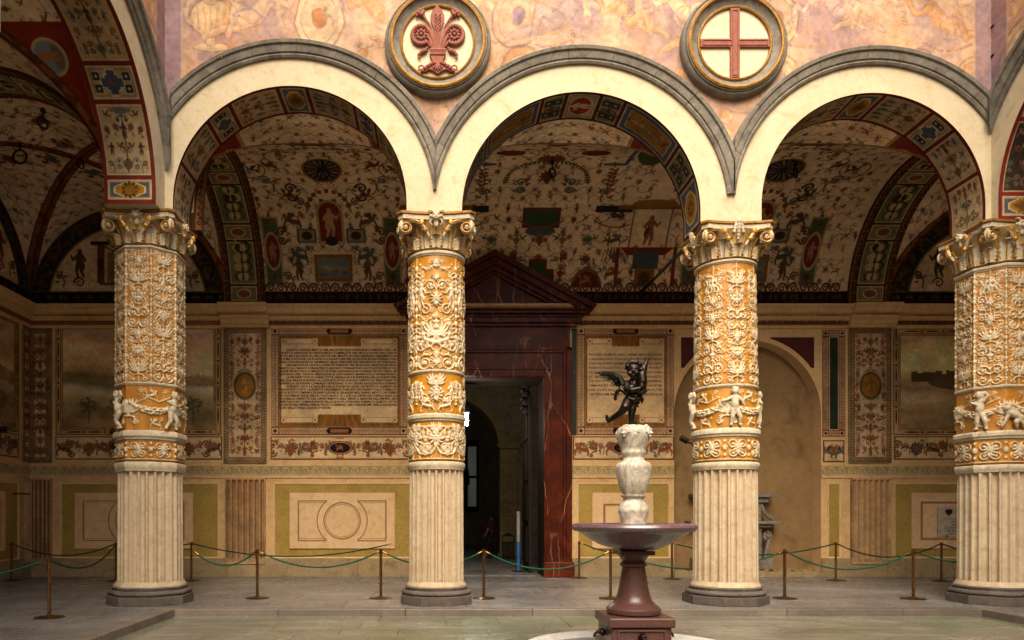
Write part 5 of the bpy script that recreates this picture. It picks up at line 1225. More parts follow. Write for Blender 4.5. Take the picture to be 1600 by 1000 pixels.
for i, (x0, x1, off, fm) in enumerate(((WL, bx(348), 0, redm), (bx(348), bx(422), .14, None), (bx(422), bx(1322), .0, egg), (bx(1322), bx(1394), .14, None), (bx(1394), WR, 0, egg))):
    o = cornice(x0, x1, off)
    n = max(1, round((x1-x0)/3))
    for k in range(n):
        a, b = x0+(x1-x0)*k/n, x0+(x1-x0)*(k+1)/n
        if fm: plate('painted_band', a, b, 6.935, 7.045, off+.104, fm, o, d0=off+.1)
        plate('painted_band', a, b, 7.142, 7.198, off+.204, dash, o, d0=off+.2)
# lunettes above the cornice in the corner bays
lun = printed('lunette_a', paint_lunette(5.3, 2.7, 111), var=.3); lunb = printed('lunette_b', paint_lunette(5.3, 2.7, 112), var=.3)
def lunette(c, r, T, mat, parent):
    g = MB(); vs = [T(c-r*cos(pi*k/40), .004, ZS+2.72*sin(pi*k/40)) for k in range(41)]; uv = [(.5-.5*cos(pi*k/40), sin(pi*k/40)) for k in range(41)]; g.add(vs, [tuple(range(41))], uv); g.build('lunette', mat, parent)
lunette((WL-5.9)/2, (-5.9-WL)/2, TB, lun, bw); lunette((WR+12.45)/2, (WR-12.45)/2, TB, lunb, bw)
g = MB(); g.box(WL, WR, YW, YW+.3, 7.6, 10.6); g.build('upper_wall_face', M['wall'], bw)

lw_ = thing('gallery_wall', 'side wall of the left gallery seen beyond the corner pilaster', 'wall', (WL, 16, 0))
g = MB(); g.box(WL-.4, WL, -8, YW+.5, -.02, 10.6); g.build('wall_face', M['wall'], lw_)
g = MB(); g.box(WL, WL+.06, -2, YW, 0, bz(872)); g.build('skirting', M['skirt'], lw_, bevel=.006)
plate('wave_frieze', 8, YW, bz(743), bz(728.5), .012, wm, lw_, TL)
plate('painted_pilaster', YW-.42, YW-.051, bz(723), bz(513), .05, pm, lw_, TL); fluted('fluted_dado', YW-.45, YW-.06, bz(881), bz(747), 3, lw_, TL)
plate('landscape_fresco', 14.6, YW-.55, bz(680), bz(506), .018, printed('landscape_c', paint_landscape(4.6, 3, 105), var=.3), lw_, TL)
plate('grotesque_frieze', 14.6, YW-.55, bz(718), bz(682), .014, printed('frieze_e', paint_frieze(4.6, .63, 99, False)), lw_, TL)
dado('dado_panel', (14.8, YW-.6), (15.3, YW-1.2), None, TL, lw_, True)
c = cornice(8, YW, 0, TL, lw_)
plate('painted_band', 14, YW, 6.935, 7.045, .104, redm, c, TL, d0=.1)
lunette((YB+YW)/2, (YW-YB)/2, TL, lunb, lw_); lunette((YF+8.55)/2, (YF-8.55)/2, TL, lun, lw_)
rw_ = thing('gallery_wall', 'side wall closing the right gallery behind the outermost column', 'wall', (WR, 16, 0))
g = MB(); g.box(WR, WR+.4, -8, YW+.5, -.02, 10.6); g.build('wall_face', M['wall'], rw_); g = MB(); g.box(WR-.06, WR, -2, YW, 0, bz(872)); g.build('skirting', M['skirt'], rw_)

# ------------------------------------------------------------------ red marble portal
pt = thing('portal', 'tall red marble doorway with triangular pediment leading to a dark hall', 'doorway', (1.53, YW, 0))
px_ = 1.53; RM = M['red_marble']
def pb(name, x0, x1, d0, d1, z0, z1, bevel=.01): g = MB(); g.box(x0, x1, YW-d1, YW-d0, z0, z1); return g.build(name, RM, pt, bevel=bevel)
zo = DZ; xo = 2.93
for sx in (-1, 1):
    def X(a): return px_+sx*(a-px_)
    def jb(name, a, b, d, z0=0, z1=zo): return pb(name, min(X(a), X(b)), max(X(a), X(b)), 0, d, z0, z1)
    j = jb('jamb', 2.90, 3.66, .12, 0, bz(545))
    for a, b, d in ((3.5, 3.66, .2), (3.42, 3.5, .17), (3.08, 3.14, .15), (2.9, 2.96, .15)):
        g = MB(); g.box(min(X(a), X(b)), max(X(a), X(b)), YW-d, YW-.121, .42 if a > 2.95 else .42, zo-.02 if a < 3.2 else bz(545)); g.build('jamb_moulding', RM, j, bevel=.012)
    g = MB(); g.box(min(X(2.88), X(3.72)), max(X(2.88), X(3.72)), YW-.26, YW-.0, 0, .42); g.build('jamb_plinth', RM, j, bevel=.02)
li_ = pb('lintel', px_-1.37, px_+1.37, 0, .12, zo, bz(545))
for z0, z1, d, w in ((bz(589), bz(585), .15, 1.4), (bz(579), bz(575), .15, 1.55), (bz(553), bz(549), .17, 1.9), (bz(549), bz(545)+.0, .2, 2.13)):
    g = MB(); g.box(px_-w, px_+w, YW-d, YW-.121, z0+.002, z1); g.build('lintel_moulding', RM, li_, bevel=.01)
pb('frieze', px_-2.08, px_+2.08, 0, .15, bz(545)+.003, bz(513))
cz = [(bz(513), bz(508), .22), (bz(508), bz(500), .3), (bz(500), bz(495)-.02, .34), (bz(495)-.02, bz(489)-.05, .46), (bz(489)-.05, bz(484)-.1, .52)]
co_ = thing_part = None
g = MB()
for k, (z0, z1, d) in enumerate(cz): g.box(px_-2.0-d*1.25, px_+2.0+d*1.25, YW-d, YW, z0+.0015, z1-.0015)
g.build('horizontal_cornice', RM, pt, bevel=.014)
zb0 = cz[-1][1]; ap = 8.86; hw = 2.75
for nme, off0, off1, d in (('raking_cornice', 0, .14, .52), ('raking_cornice', .14, .3, .42), ('raking_cornice', .3, .42, .3), ('raking_cornice', .42, .5, .22)):
    for sx in (-1, 1):
        sl = (ap-zb0-.1)/hw; f = sqrt(1+sl*sl); A0, A1 = off0*f, off1*f
        xe = lambda o: (ap-o-(zb0+.0))/sl
        q = [(px_, ap-A0), (px_+sx*min(hw, xe(A0)), max(ap-A0-sl*hw, zb0)), (px_+sx*min(hw, xe(A1)), max(ap-A1-sl*hw, zb0)), (px_, ap-A1)]
        if abs(q[1][1]-q[2][1]) < 1e-6 and abs(q[1][0]-q[2][0]) < 1e-6: q.pop(2)
        g = MB(); g.prism([(a, b) for a, b in q], 0, d, TB); g.build(nme, RM, pt, bevel=.008)
g = MB(); o5 = .5*f; g.prism([(px_-(ap-o5-zb0)/sl, zb0), (px_+(ap-o5-zb0)/sl, zb0), (px_, ap-o5)], 0, .1, TB); g.build('tympanum', RM, pt)
# stone reveals and the folded-back door leaves
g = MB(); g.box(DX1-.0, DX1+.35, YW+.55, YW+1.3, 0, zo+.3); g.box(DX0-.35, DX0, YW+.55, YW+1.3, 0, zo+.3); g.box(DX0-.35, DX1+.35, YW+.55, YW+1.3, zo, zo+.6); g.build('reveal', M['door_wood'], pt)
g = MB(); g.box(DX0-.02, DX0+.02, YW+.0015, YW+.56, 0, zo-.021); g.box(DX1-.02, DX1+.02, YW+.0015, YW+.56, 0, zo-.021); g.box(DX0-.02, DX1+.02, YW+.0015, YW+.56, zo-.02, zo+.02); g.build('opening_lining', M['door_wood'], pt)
dl = MB(); dl.box(2.66, 2.78, YW+1.35, YW+2.75, .05, 5.2); d_ = dl.build('door_leaf', M['door_wood'], pt, bevel=.01)
for k in range(4):
    g = MB(); g.box(2.61, 2.658, YW+1.48, YW+2.6, .3+1.22*k, 1.35+1.22*k); g.build('door_panel', M['door_wood'], d_, bevel=.03)
g = MB()
for z in (5.55, 5.3, 5.05, 4.8): g.ball((2.62, YW+1.5, z), .13, 8, (1, .8, 1)); g.ball((2.5, YW+1.5, z+.1), .08, 8)
g.build('carved_ornament', M['door_wood'], d_, smooth=True)

# ------------------------------------------------------------------ the hall behind the portal
hall = thing('entrance_hall', 'dim vaulted entrance hall with stone pier and arch behind the doorway', 'hall', (1.5, 24, 0))
g = MB(); g.box(-5, 8, YW+.56, 42, -.3, 0); g.build('hall_floor', M['porch_floor'], hall)
YH = 29.5; g = MB(); N = 32; AX, AR, AZ = .4, 2.1, 4.44
for k in range(N):
    a0, a1 = pi*k/N, pi*(k+1)/N; xa, xb = AX-AR*cos(a0), AX-AR*cos(a1); za, zb = AZ+AR*sin(a0), AZ+AR*sin(a1)
    g.add([(xa, YH, za), (xb, YH, zb), (xb, YH, 9), (xa, YH, 9)], [(0, 1, 2, 3)]); g.add([(xa, YH, za), (xb, YH, zb), (xb, YH+.9, zb), (xa, YH+.9, za)], [(0, 1, 2, 3)])
g.box(-5, AX-AR, YH, YH+.9, 0, 9); g.box(3.25, 8, YH, YH+.9, 0, 9); g.build('arch_wall', M['hall'], hall)
g = MB()
for k in range(24):
    a0, a1 = pi*k/24, pi*(k+1)/24
    g.prism([(AX-(AR)*cos(a0), AZ+AR*sin(a0)), (AX-(AR)*cos(a1), AZ+AR*sin(a1)), (AX-(AR+.3)*cos(a1), AZ+(AR+.3)*sin(a1)), (AX-(AR+.3)*cos(a0), AZ+(AR+.3)*sin(a0))], 0, .06, lambda a, d, b: (a, YH-d, b))
g.build('arch_ring', M['hall_stone'], hall)
for k in range(8):
    g = MB(); g.box(2.52, 3.25, YH-.12, YH+.7, .02+.55*k, .56+.55*k); g.build('pier_block', M['hall_stone'], hall, bevel=.012)
g = MB(); g.box(2.44, 3.33, YH-.2, YH+.8, 4.43, 4.52); g.box(2.4, 3.37, YH-.24, YH+.84, 4.523, 4.66); g.build('pier_capital', M['hall_stone'], hall, bevel=.02)
g = MB(); g.box(2.5, 3.25, YH-.05, YH+.6, 4.663, 9); g.box(-5, 8, 41, 41.5, 0, 9); g.box(-5.3, -5, 20.4, 41, 0, 9); g.box(8, 8.3, 20.4, 41, 0, 9); g.build('hall_wall', M['hall'], hall)
g = MB(); g.grid(lambda a, b: (1.5-6.6*cos(pi*a), 20.4+21*b, 6.2+2.6*sin(pi*a)), 30, 2); g.build('hall_vault', M['hall'], hall, smooth=True)
g = MB(); g.tube([(.4+1.0*cos(a), 33+0*a, 3.1+1.9*sin(a)) for a in np.linspace(0, pi, 12)], .06, 6); g.build('iron_arch_bar', M['iron'], hall)
g = MB(); X0 = (731-685)*40.9/1120; X1 = (744-685)*40.9/1120; g.box(X0-.15, X1+.15, 40.8, 41, 1.9, 6.0); w_ = g.build('window_frame', M['door_wood'], hall); g = MB(); g.box(X0, X1, 40.76, 40.795, 2.2, 3.8); g.box(X0, X1, 40.76, 40.795, 3.95, 5.6); g.build('pane', M['daylit'], w_)
# ------------------------------------------------------------------ columns
GOLD = {1: C('b0741e'), 2: C('ba7c14'), 3: C('b4781c'), 4: C('b0741e')}
STU = C('cdba98')
def oct_r(al): return 1/cos(((al+pi/8) % (pi/4))-pi/8)
def cz_(py): return 1.7+(805-py)/83.
def relief_mat(name, cv, gold):
    m = printed(name, cv, rough=.5, bump=.002, var=.12); bs = m.node_tree.nodes['Principled BSDF']; bs.inputs['Specular IOR Level'].default_value = .5; return m
def carve_finish(cv, gold, seed):
    """colour follows the carving: pale stucco raised over an ochre ground"""
    z = cv.z; n = fbm(cv.W, cv.H, .12*cv.k, 4, seed); n2 = fbm(cv.W, cv.H, .03*cv.k+1, 2, seed+1)
    g = np.array(gold)*(0.78+.4*n)[..., None]; s = np.array(STU)*(0.86+.22*n2)[..., None]
    a = np.clip((z-.007)/.007, 0, 1)[..., None]; cv.c = g*(1-a)+s*a
    m = np.clip((n-.6)*5, 0, 1)[..., None]*.35; cv.c = cv.c*(1-m)+np.array(C('a8814c'))*m
def column(idx, label, cx, cy, Rb, Rt, octo, lv, zab, aw, nfl, seed, putti):
    root = thing('carved_column', label, 'column', (cx, cy, 0), 'carved columns of the court')
    fo = oct_r if octo else (lambda al: 1.0); rnd = random.Random(seed)
    z_f0, z_f1, z_r1, z_r2, z_r3, z_r4, z_s0, z_s1, z_n = lv   # flutes, ring, frieze, ring, band, ring, shaft, neck
    def pos(r, al, z): q = fo(al)*(.965 if octo else 1); return (cx+r*q*sin(al), cy-r*q*cos(al), z)
    def turned(name, prof, mat, n=64, parent=root, ang=30):
        g = MB(); g.grid(lambda a, b: pos(prof[int(round(b*(len(prof)-1)))][0], 2*pi*a+pi/8, prof[int(round(b*(len(prof)-1)))][1]), n, len(prof)-1)
        return g.build(name, mat, parent, smooth=True, ang=ang)
    n = 8 if octo else 72
    if octo: pos0 = pos; 
    # plinth and base
    g = MB(); R = Rb+.2; g.add([(cx+R*sin(pi/8+k*pi/4)*1.0, cy-R*cos(pi/8+k*pi/4), z) for z in (0, .17) for k in range(8)], [tuple(range(8)), tuple(range(15, 7, -1))] + [(k, (k+1) % 8, (k+1) % 8+8, k+8) for k in range(8)])
    g.build('plinth', M['base'], root, bevel=.012)
    N = 8 if octo else 72
    turned('base_moulding', [(Rb+.1, .171), (Rb+.135, .19), (Rb+.145, .215), (Rb+.135, .245), (Rb+.1, .262), (Rb+.06, .27), (Rb+.065, .3), (Rb+.075, .315), (Rb+.06, .335), (Rb+.02, .342)], M['base'], N, ang=50)
    turned('shaft_foot', [(Rb+.045, .34), (Rb+.04, .37), (Rb+.01, .40), (Rb, .44), (Rb, z_f0+.02)], M['shaft'], N, ang=50)
    # fluted drum
    zz = sorted(set([z_f0+.0+(.14)*k/8 for k in range(9)] + [z_f0+.14+(z_f1-z_f0-.24)*k/8 for k in range(9)] + [z_f1-.10+.1*k/6 for k in range(7)]))
    w = 2*pi*Rb/nfl; nb = 10
    def ft(a, b):
        al = 2*pi*a; z = zz[int(round(b*(len(zz)-1)))]; u = (a*nfl) % 1; u = u-.5; r = .385; e = z_f0+.03+r*w; v = 0
        if z < e: v = (e-z)/w
        f = z_f1-.035
        if z > f: v = max(v, (z-f)/w*1.6)
        q = (u*u+v*v)/(r*r); taper = Rb-.012*(z-z_f0)/(z_f1-z_f0); return pos(taper-.072*sqrt(max(0, 1-q)), al, z)
    g = MB(); g.grid(ft, nfl*nb, len(zz)-1); g.build('fluted_drum', M['shaft'], root, smooth=True, ang=42)
    def ring(za, zb, r, mat, name, bulge=.035):
        h = zb-za; turned(name, [(r-.01, za), (r+bulge*.4, za+.08*h), (r+bulge*.5, za+.25*h), (r+bulge, za+.4*h), (r+bulge*1.05, za+.75*h), (r+bulge*.7, za+.92*h), (r-.01, zb)], mat, N, ang=35)
    Rm = Rb-.01; k_ = (Rt-Rm)/(z_s1-z_r1); RR = lambda z: Rm+k_*(z-z_r1)
    ring(z_f1, z_r1-.035, RR(z_r1), M['stucco'], 'ring_moulding'); ring(z_r1-.034, z_r1, RR(z_r1), M['gild_dark'], 'gilt_ring', .02)
    if octo: pass
    # carved surfaces
    S = 2*pi*Rm; ppm = 130
    def sectors(w): return [(k+.5)*w/8 for k in range(8)]
    def carved(name, z0, z1, painter, step=.0125):
        h = z1-z0; cv = Cv(S, h, ppm, (1, 1, 1)); random.seed(seed*31+int(z0*10)); painter(cv, S, h); carve_finish(cv, GOLD[idx], seed)
        m = relief_mat('carving_%d_%s' % (idx, name), cv, GOLD[idx]); nz = max(8, int(h/step)); nt = 330
        Z = cv.z
        def smp(a, b):
            x = a*(cv.W-1); y = b*(cv.H-1); i, j = int(x), int(y); i2, j2 = min(i+1, cv.W-1), min(j+1, cv.H-1); fx, fy = x-i, y-j
            return (Z[j, i]*(1-fx)+Z[j, i2]*fx)*(1-fy)+(Z[j2, i]*(1-fx)+Z[j2, i2]*fx)*fy
        g = MB(); g.grid(lambda a, b: pos(RR(z0+h*b)+smp(a, b)*(1 if .004 < a < .996 else 0), (a-.5)*2*pi, z0+h*b), nt, nz); g.build(name, m, root, smooth=True, fix=False, ang=180)
    # on the canvas x = S/2 faces the camera side (-y)
    def face_x(): return [S/2+(k)*S/8 for k in range(-4, 5)] if octo else [S/2+k*S/8 for k in range(-4, 5)]
    H = .036
    def p_frieze(cv, S, h):
        for n_, x in enumerate(face_x()):
            m_mask(Pen(cv, x, h/2+.02, min(h*.85, .42), h=H*1.3, lw=.8)); pair(cv, m_scroll2, x, .0, h*.5, h*.85, h=H, lw=.8)
            for s in (-1, 1): cv.ell(x+s*S/16, h*.5, .045, .05, None, h=H); cv.ell(x+s*S/16, h*.2, .03, .03, None, h=H*.7); cv.ell(x+s*S/16, h*.82, .03, .03, None, h=H*.7)
            if h > .5: pair(cv, m_wing, x, 0, h*.75, .3, h=H); pair(cv, m_scroll, x, .1, h*.2, .3, h=H)
        cv.rect(0, 0, S, .012, h=H*.5); cv.rect(0, h-.012, S, h, h=H*.5)
    def p_shaft(cv, S, h):
        for n_, x in enumerate(face_x()):
            y = .2; q = 0
            if octo:
                cv.stroke([(x+S/16, 0), (x+S/16, h)], .013, h=H*.7)
                for y_ in np.arange(.1, h, .19): cv.ell(x+S/16, y_, .03, .045, None, h=H); cv.ell(x+S/16, y_+.08, .018, .018, None, h=H)
            seq = [(m_wing, .42), (m_palm, .36), (m_mask, .36), (m_scroll2, .42), (m_urn, .36), (m_wing, .42), (m_mask, .36), (m_palm, .36), (m_fig, .42)]
            off = (n_ % 2)*3
            cv.stroke([(x, 0), (x, h)], .01, h=H*.5)
            while y < h-.1:
                f, st = seq[(q+off) % len(seq)]
                if f in (m_wing, m_scroll2): pair(cv, f, x, .0, y, st*1.0, h=H, lw=.66)
                else: f(Pen(cv, x, y, st*.8, 1, h=H*1.15, lw=.68)); pair(cv, [m_scroll, m_scroll2, m_sphinx][(q+n_) % 3], x, .05, y, st*.85, h=H*.85, lw=.68)
                pair(cv, m_scroll, x, .08, y+.17, .24, h=H*.7, lw=.8)
                if q % 2: garland(cv, x-S/16*.8, x+S/16*.8, y+.22, .06, None, .012, h=H)
                y += st*.88; q += 1
            for y_ in np.arange(.08, h-.05, .135):
                dx = rnd.uniform(.12, .2)
                for s in (-1, 1): Pen(cv, x+s*dx, y_, .13, s, h=H*.55, lw=.65).spiral(0, 0, .42, 1.4, y_*5, .1); Pen(cv, x+s*(dx-.07), y_+.06, .1, s, h=H*.5).leaf(0, 0, y_*7, .6, .12)
            for _ in range(22): cv.ell(x+rnd.uniform(-.2, .2), rnd.uniform(.1, h-.1), .014, .014, None, h=H*.7)
    def p_shaft2(cv, S, h):
        for n_ in range(-2, 3):
            x = S/2+n_*S/4
            for x2 in (x-S/8,):
                for y in np.arange(.1, h-.1, .13): cv.ell(x2, y, .04*(.6+.4*abs(sin(9*y))), .06, None, h=H)
                cv.stroke([(x2, 0), (x2, h)], .01, h=H*.6); pair(cv, m_sprig, x2, .09, h*.75, .5, h=H*.8, lw=.85); pair(cv, m_sprig, x2, .09, h*.3, .5, h=H*.8, lw=.85)
            garland(cv, x-.32, x, h-.16, .1, None, .03, h=H, fruit=False); garland(cv, x, x+.32, h-.16, .1, None, .03, h=H)
            m_mask(Pen(cv, x, h-.14, .26, h=H, lw=.8)); m_palm(Pen(cv, x, h-.42, .26, h=H, lw=.8)); pair(cv, m_scroll, x, .02, h-.62, .42, h=H, lw=.85); pair(cv, m_fig, x, .3, h-.75, .5, h=H*1.1, lw=.8); m_mask(Pen(cv, x, h-.82, .36, h=H*1.3, lw=.8))
            for s in (-1, 1): Pen(cv, x+s*.2, h-1.02, .36, s, h=H, lw=.8).spiral(0, 0, .34, 1.6, 0, .06); garland(cv, x, x+s*.34, h-1.1, .12, None, .03, h=H)
            m_urn(Pen(cv, x, h-1.25, .3, h=H, lw=.8)); pair(cv, m_palm, x, .24, h-1.28, .26, h=H, lw=.8); pair(cv, m_sphinx, x, .13, h-1.6, .5, h=H*1.2, lw=.8); pair(cv, m_wing, x, .02, h-1.5, .55, h=H, lw=.8)
            for s in (-1, 1):
                Pen(cv, x+s*.3, h-1.68, .45, s, h=H, lw=.8).spiral(0, 0, .36, 1.8, .5, .06); Pen(cv, x+s*.22, h-2.02, .42, s, h=H, lw=.8).spiral(0, 0, .38, 1.8, 2, .06, None, -1); cv.ell(x+s*.3, h-1.68, .045, .045, None, h=H*1.2); cv.ell(x+s*.22, h-2.02, .05, .05, None, h=H*1.2)
                for a in np.linspace(0, 6, 9): Pen(cv, x+s*.22, h-2.02, 1, s, h=H*.8, lw=.8).leaf(.15*cos(a), .15*sin(a), a-.4, .07, .018)
            m_palm(Pen(cv, x, h-2.0, .34, h=H, lw=.8)); m_mask(Pen(cv, x, h-1.85, .22, h=H, lw=.8))
            for y_ in np.arange(.08, h-.05, .13):
                for dx in (.1, .2, .3):
                    if rnd.random() < .75:
                        for s in (-1, 1): Pen(cv, x+s*(dx+.02*sin(y_*20)), y_, .12, s, h=H*.5, lw=.65).spiral(0, 0, .42, 1.3, y_*7+dx*9, .1)
    def p_band(cv, S, h):
        for n_, x in enumerate([S/2+k*S/4+S/8*.6 for k in range(-2, 3)]):
            garland(cv, x-.42, x+.42, h*.6, .15, None, .03, h=H*2.0, fruit=True)
            m_sphinx(Pen(cv, x-.02, h*.78, .3, 1, h=H*.8, lw=.8)); m_sphinx(Pen(cv, x+.02, h*.14, .28, -1, h=H*.7, lw=.8)); pair(cv, m_scroll, x, .2, h*.84, .2, h=H*.6, lw=.8); pair(cv, m_sprig, x, .34, h*.2, .26, h=H*.7, lw=.8)
            cv.stroke([(x-.3, h*.62), (x-.1, h*.72), (x+.1, h*.64), (x+.32, h*.76)], .014, h=H*.7)
            m_mask(Pen(cv, x+S/8, h*.55, .34, h=H, lw=.8)); pair(cv, m_wing, x+S/8, 0, h*.4, .5, h=H, lw=.8)
    def p_band2(cv, S, h):
        for n_ in range(-2, 3):
            x = S/2+n_*S/4; m_mask(Pen(cv, x, h*.5, .4, h=H*1.3, lw=.8)); pair(cv, m_wing, x, .0, h*.72, .45, h=H, lw=.8); pair(cv, m_fig, x, .3, h*.55, .36, h=H*1.1, lw=.8); pair(cv, m_sphinx, x, .2, h*.2, .36, h=H*1.1, lw=.8); pair(cv, m_mask, x, S/8, h*.72, .24, h=H, lw=.8); pair(cv, m_urn, x, S/8, h*.4, .3, h=H, lw=.8); pair(cv, m_scroll, x, .14, h*.3, .36, h=H, lw=.8)
    carved('carved_frieze', z_r1, z_r2, p_frieze); carved('figured_band', z_r3, z_r4, p_band2 if idx == 2 else p_band); carved('carved_shaft', z_s0, z_s1, p_shaft2 if idx == 2 else p_shaft)
    ring(z_r2, z_r3, RR(z_r3), M['stucco'], 'ring_moulding', .055); ring(z_r4, z_s0, RR(z_s0), M['stucco'], 'ring_moulding', .035)
    # necking
    ring(z_s1, z_n-.035, Rt, M['stucco'], 'necking', .04); ring(z_n-.034, z_n, Rt, M['gild_dark'], 'gilt_necking', .05)
    # capital
    cap = thing('capital', '', ''); del cap['label'], cap['category']; cap.parent = root; cap.location = (0, 0, 0)
    ht = zab-.14-z_n; g = MB()
    bell = [(Rt+.005+.13*(t**3), z_n+ht*t) for t in np.linspace(0, 1, 12)]
    g.grid(lambda a, b: pos(bell[int(round(b*11))][0], 2*pi*a+pi/8, bell[int(round(b*11))][1]), N, 11); g.build('bell', M['capital_bell'], cap, smooth=True, ang=40)
    def P3(al, r, z): return (cx+r*sin(al), cy-r*cos(al), z)
    lf = MB(); lg = MB()
    def leaf(al, r0, zb, hh, wd, curl, mb):
        nu, nv = 12, 18
        def f(a, b):
            u = (a-.5)*2; env = (.62+.5*sin(pi*min(1, .15+b*.75)))*(1-max(0, b-.78)*2.6); lob = 1-.24*abs(sin(b*pi*4.5))**.6; wl = wd*max(.08, env*lob)
            out = .02+curl*b**2.2; z = zb+hh*(b if b < .82 else .82+(b-.82)*.9-((b-.82)/.18)**2*.17); rr = r0+out+(0 if b < .8 else (b-.8)*.3)+.012*cos(u*pi*2.5)*(1-.5*b)-.045*u*u*(1-.3*b); return P3(al+u*wl/r0, rr, z)
        mb.grid(f, nu, nv)
        lg.tube([P3(al, r0+.035+curl*b**2.2+(0 if b < .8 else (b-.8)*.3), zb+hh*(b if b < .82 else .82)) for b in np.linspace(.05, .88, 8)], [.012]*8, 6)
    r_m = Rt+.015
    for k in range(8): leaf(k*pi/4+pi/8, r_m, z_n, ht*.74, .115, .10, lf)
    for k in range(8): leaf(k*pi/4, r_m*1.02+.015, z_n, ht*.5, .115, .08, lf)
    for k in range(16):
        al = (k+.5)*pi/8; lg.tube([P3(al, Rt+.03+.12*b**2, z_n+ht*b*.7) for b in np.linspace(.1, 1, 6)], [.016, .015, .014, .013, .012, .018], 6)
    lf.build('acanthus_leaves', M['stucco'], cap, smooth=True, fix=False, ang=180, kind='stuff'); lg.build('gilt_ribs', M['gilt'], cap, smooth=True, kind='stuff')
    zt = zab-.14; hwd = aw/2
    for q in range(4):
        ra = q*pi/2
        def L(x, d, z, ra=ra):      # x along the face, d outwards from the column axis
            return (cx+x*cos(ra)+d*sin(ra), cy+x*sin(ra)-d*cos(ra), z)
        for s in (-1, 1):
            v = MB(); c0 = (s*(hwd-.165), zt-.14); pts, rad = [], []
            for t in np.linspace(0, 1, 34):
                a = pi/2+s*-0+ -s*t*2*pi*1.75; rr = .135*(1-.8*t); x = c0[0]+rr*cos(a)*1.0; z = c0[1]+rr*sin(a); d = hwd-.1+.02*t+(abs(x)-hwd+.16)*.15; pts.append(L(x, d, z)); rad.append(.03*(1-.45*t))
            st = [L(s*.13, Rt+.1, zt-ht*.62), L(s*.2, Rt+.13, zt-ht*.4), L(s*.28, Rt+.13, zt-ht*.16), L(s*.38, Rt+.12, zt-.03)]
            v.tube(st+pts, [.02, .03, .034, .03]+rad, 8); v.ball(L(c0[0], hwd-.07, c0[1]), .035, 8); v.build('volute', M['stucco'] if q % 2 == 0 else M['stucco'], cap, smooth=True)
            gg = MB(); gg.tube([L(0, 0, 0) if False else (Vector(p)+Vector(L(0, .028, 0))-Vector(L(0, 0, 0))) for p in (st+pts)[1:]], [.013]*len((st+pts)[1:]), 6); gg.build('volute_gilding', M['gilt'], cap, smooth=True)
        g = MB(); 
        for s in (-1, 1):
            g.ball(L(s*.27, Rt+.15, zt-.06), .05, 8, (1, .8, 1.2)); g.ball(L(s*.2, Rt+.14, zt-ht*.42), .045, 8)
        g.build('egg_boss', M['gilt'], cap, smooth=True)
        # mask on the middle of each side
        k = MB(); A = lambda x, d, z: L(x, hwd-.05+d, z); zc = zab-.1
        if idx == 3:
            for t in range(6): k.ball(A(0, .02-.01*t, zc+.08-.06*t), .06-.006*t, 8)
            for s in (-1, 1):
                for t in range(4): k.ball(A(s*(.05+.012*t), 0, zc+.06-.055*t), .035, 6)
        else:
            k.ball(A(0, 0, zc), .085, 12, (1, 1, 1.05)); k.ball(A(0, .08, zc-.01), .024, 8, (1, 1, 1.4)); k.ball(A(0, .06, zc-.055), .03, 8, (1.3, 1, .5))
            for s in (-1, 1):
                k.ball(A(s*.045, .055, zc-.025), .03, 8); k.ball(A(s*.04, .07, zc+.035), .024, 8, (1.4, 1, .6)); k.ball(A(s*.1, 0, zc+.01), .035, 8)
                k.tube([A(s*.05, .02, zc+.08), A(s*.1, .03, zc+.11), A(s*.16, .01, zc+.1)], [.025, .02, .01], 6); k.tube([A(s*.09, .0, zc-.05), A(s*.12, .0, zc-.11), A(s*.07, .0, zc-.16)], [.02, .02, .012], 6)
            k.ball(A(0, .0, zc-.13), .05, 8, (1, .7, 1.4))
        melt(k, 'mask', M['stucco'], cap, .012, 2)
    # abacus: concave sides, cut corners
    def ab(z0, z1, hw_, mat, name):
        pts = []; c_ = .1
        for q in range(4):
            ra = q*pi/2
            for x in np.linspace(-(hw_-c_), hw_-c_, 13):
                d = hw_-.07*(1-(x/(hw_-c_))**2); pts.append((cx+x*cos(ra)+d*sin(ra), cy+x*sin(ra)-d*cos(ra)))
        n_ = len(pts); g = MB(); g.add([(a, b, z0) for a, b in pts]+[(a, b, z1) for a, b in pts], [tuple(range(n_)), tuple(range(2*n_-1, n_-1, -1))]+[(i, (i+1) % n_, (i+1) % n_+n_, i+n_) for i in range(n_)]); g.build(name, mat, cap, bevel=.006)
    ab(zab-.14, zab-.05, hwd-.02, M['stucco'], 'abacus'); ab(zab-.049, zab, hwd+.01, M['gild_dark'], 'abacus_edge')
    # figures in high relief
    for al, pose in putti:
        g = MB(); z0 = z_r3+.03; r0 = RR(z0)+(.0 if not octo else .0)
        def B(t, n_, z, al=al):
            t, n_, z = t*.86, n_*.8, z*.92
            return (cx+(r0*fo(al)*.97+n_)*sin(al)+t*cos(al), cy-(r0*fo(al)*.97+n_)*cos(al)+t*sin(al), z0+z)
        s = {'l': -1, 'r': 1, 'stand': 1, 'crouch': 1, 'edge': 1}[pose]
        if pose != 'crouch':
            lean = .05*s if pose in 'lr' else 0
            g.ball(B(lean, .10, .69), .062, 12, (1, 1, 1.1)); g.ball(B(lean, .15, .675), .02, 6); g.ball(B(lean-.02, .1, .745), .045, 8); g.ball(B(lean+.03, .1, .74), .045, 8); g.ball(B(lean+.055, .09, .7), .03, 8); g.ball(B(lean-.055, .09, .7), .03, 8)
            limb(g, [B(lean, .08, .61), B(lean*.6, .07, .5), B(0, .08, .42), B(0, .06, .34)], [.05, .07, .075, .065])
            limb(g, [B(.04, .07, .32), B(.08*s+.03, .1, .17), B(.06*s+.05, .05, .02)], [.055, .042, .028]); g.ball(B(.06*s+.06, .08, .01), .03, 8, (1, 1.3, .7))
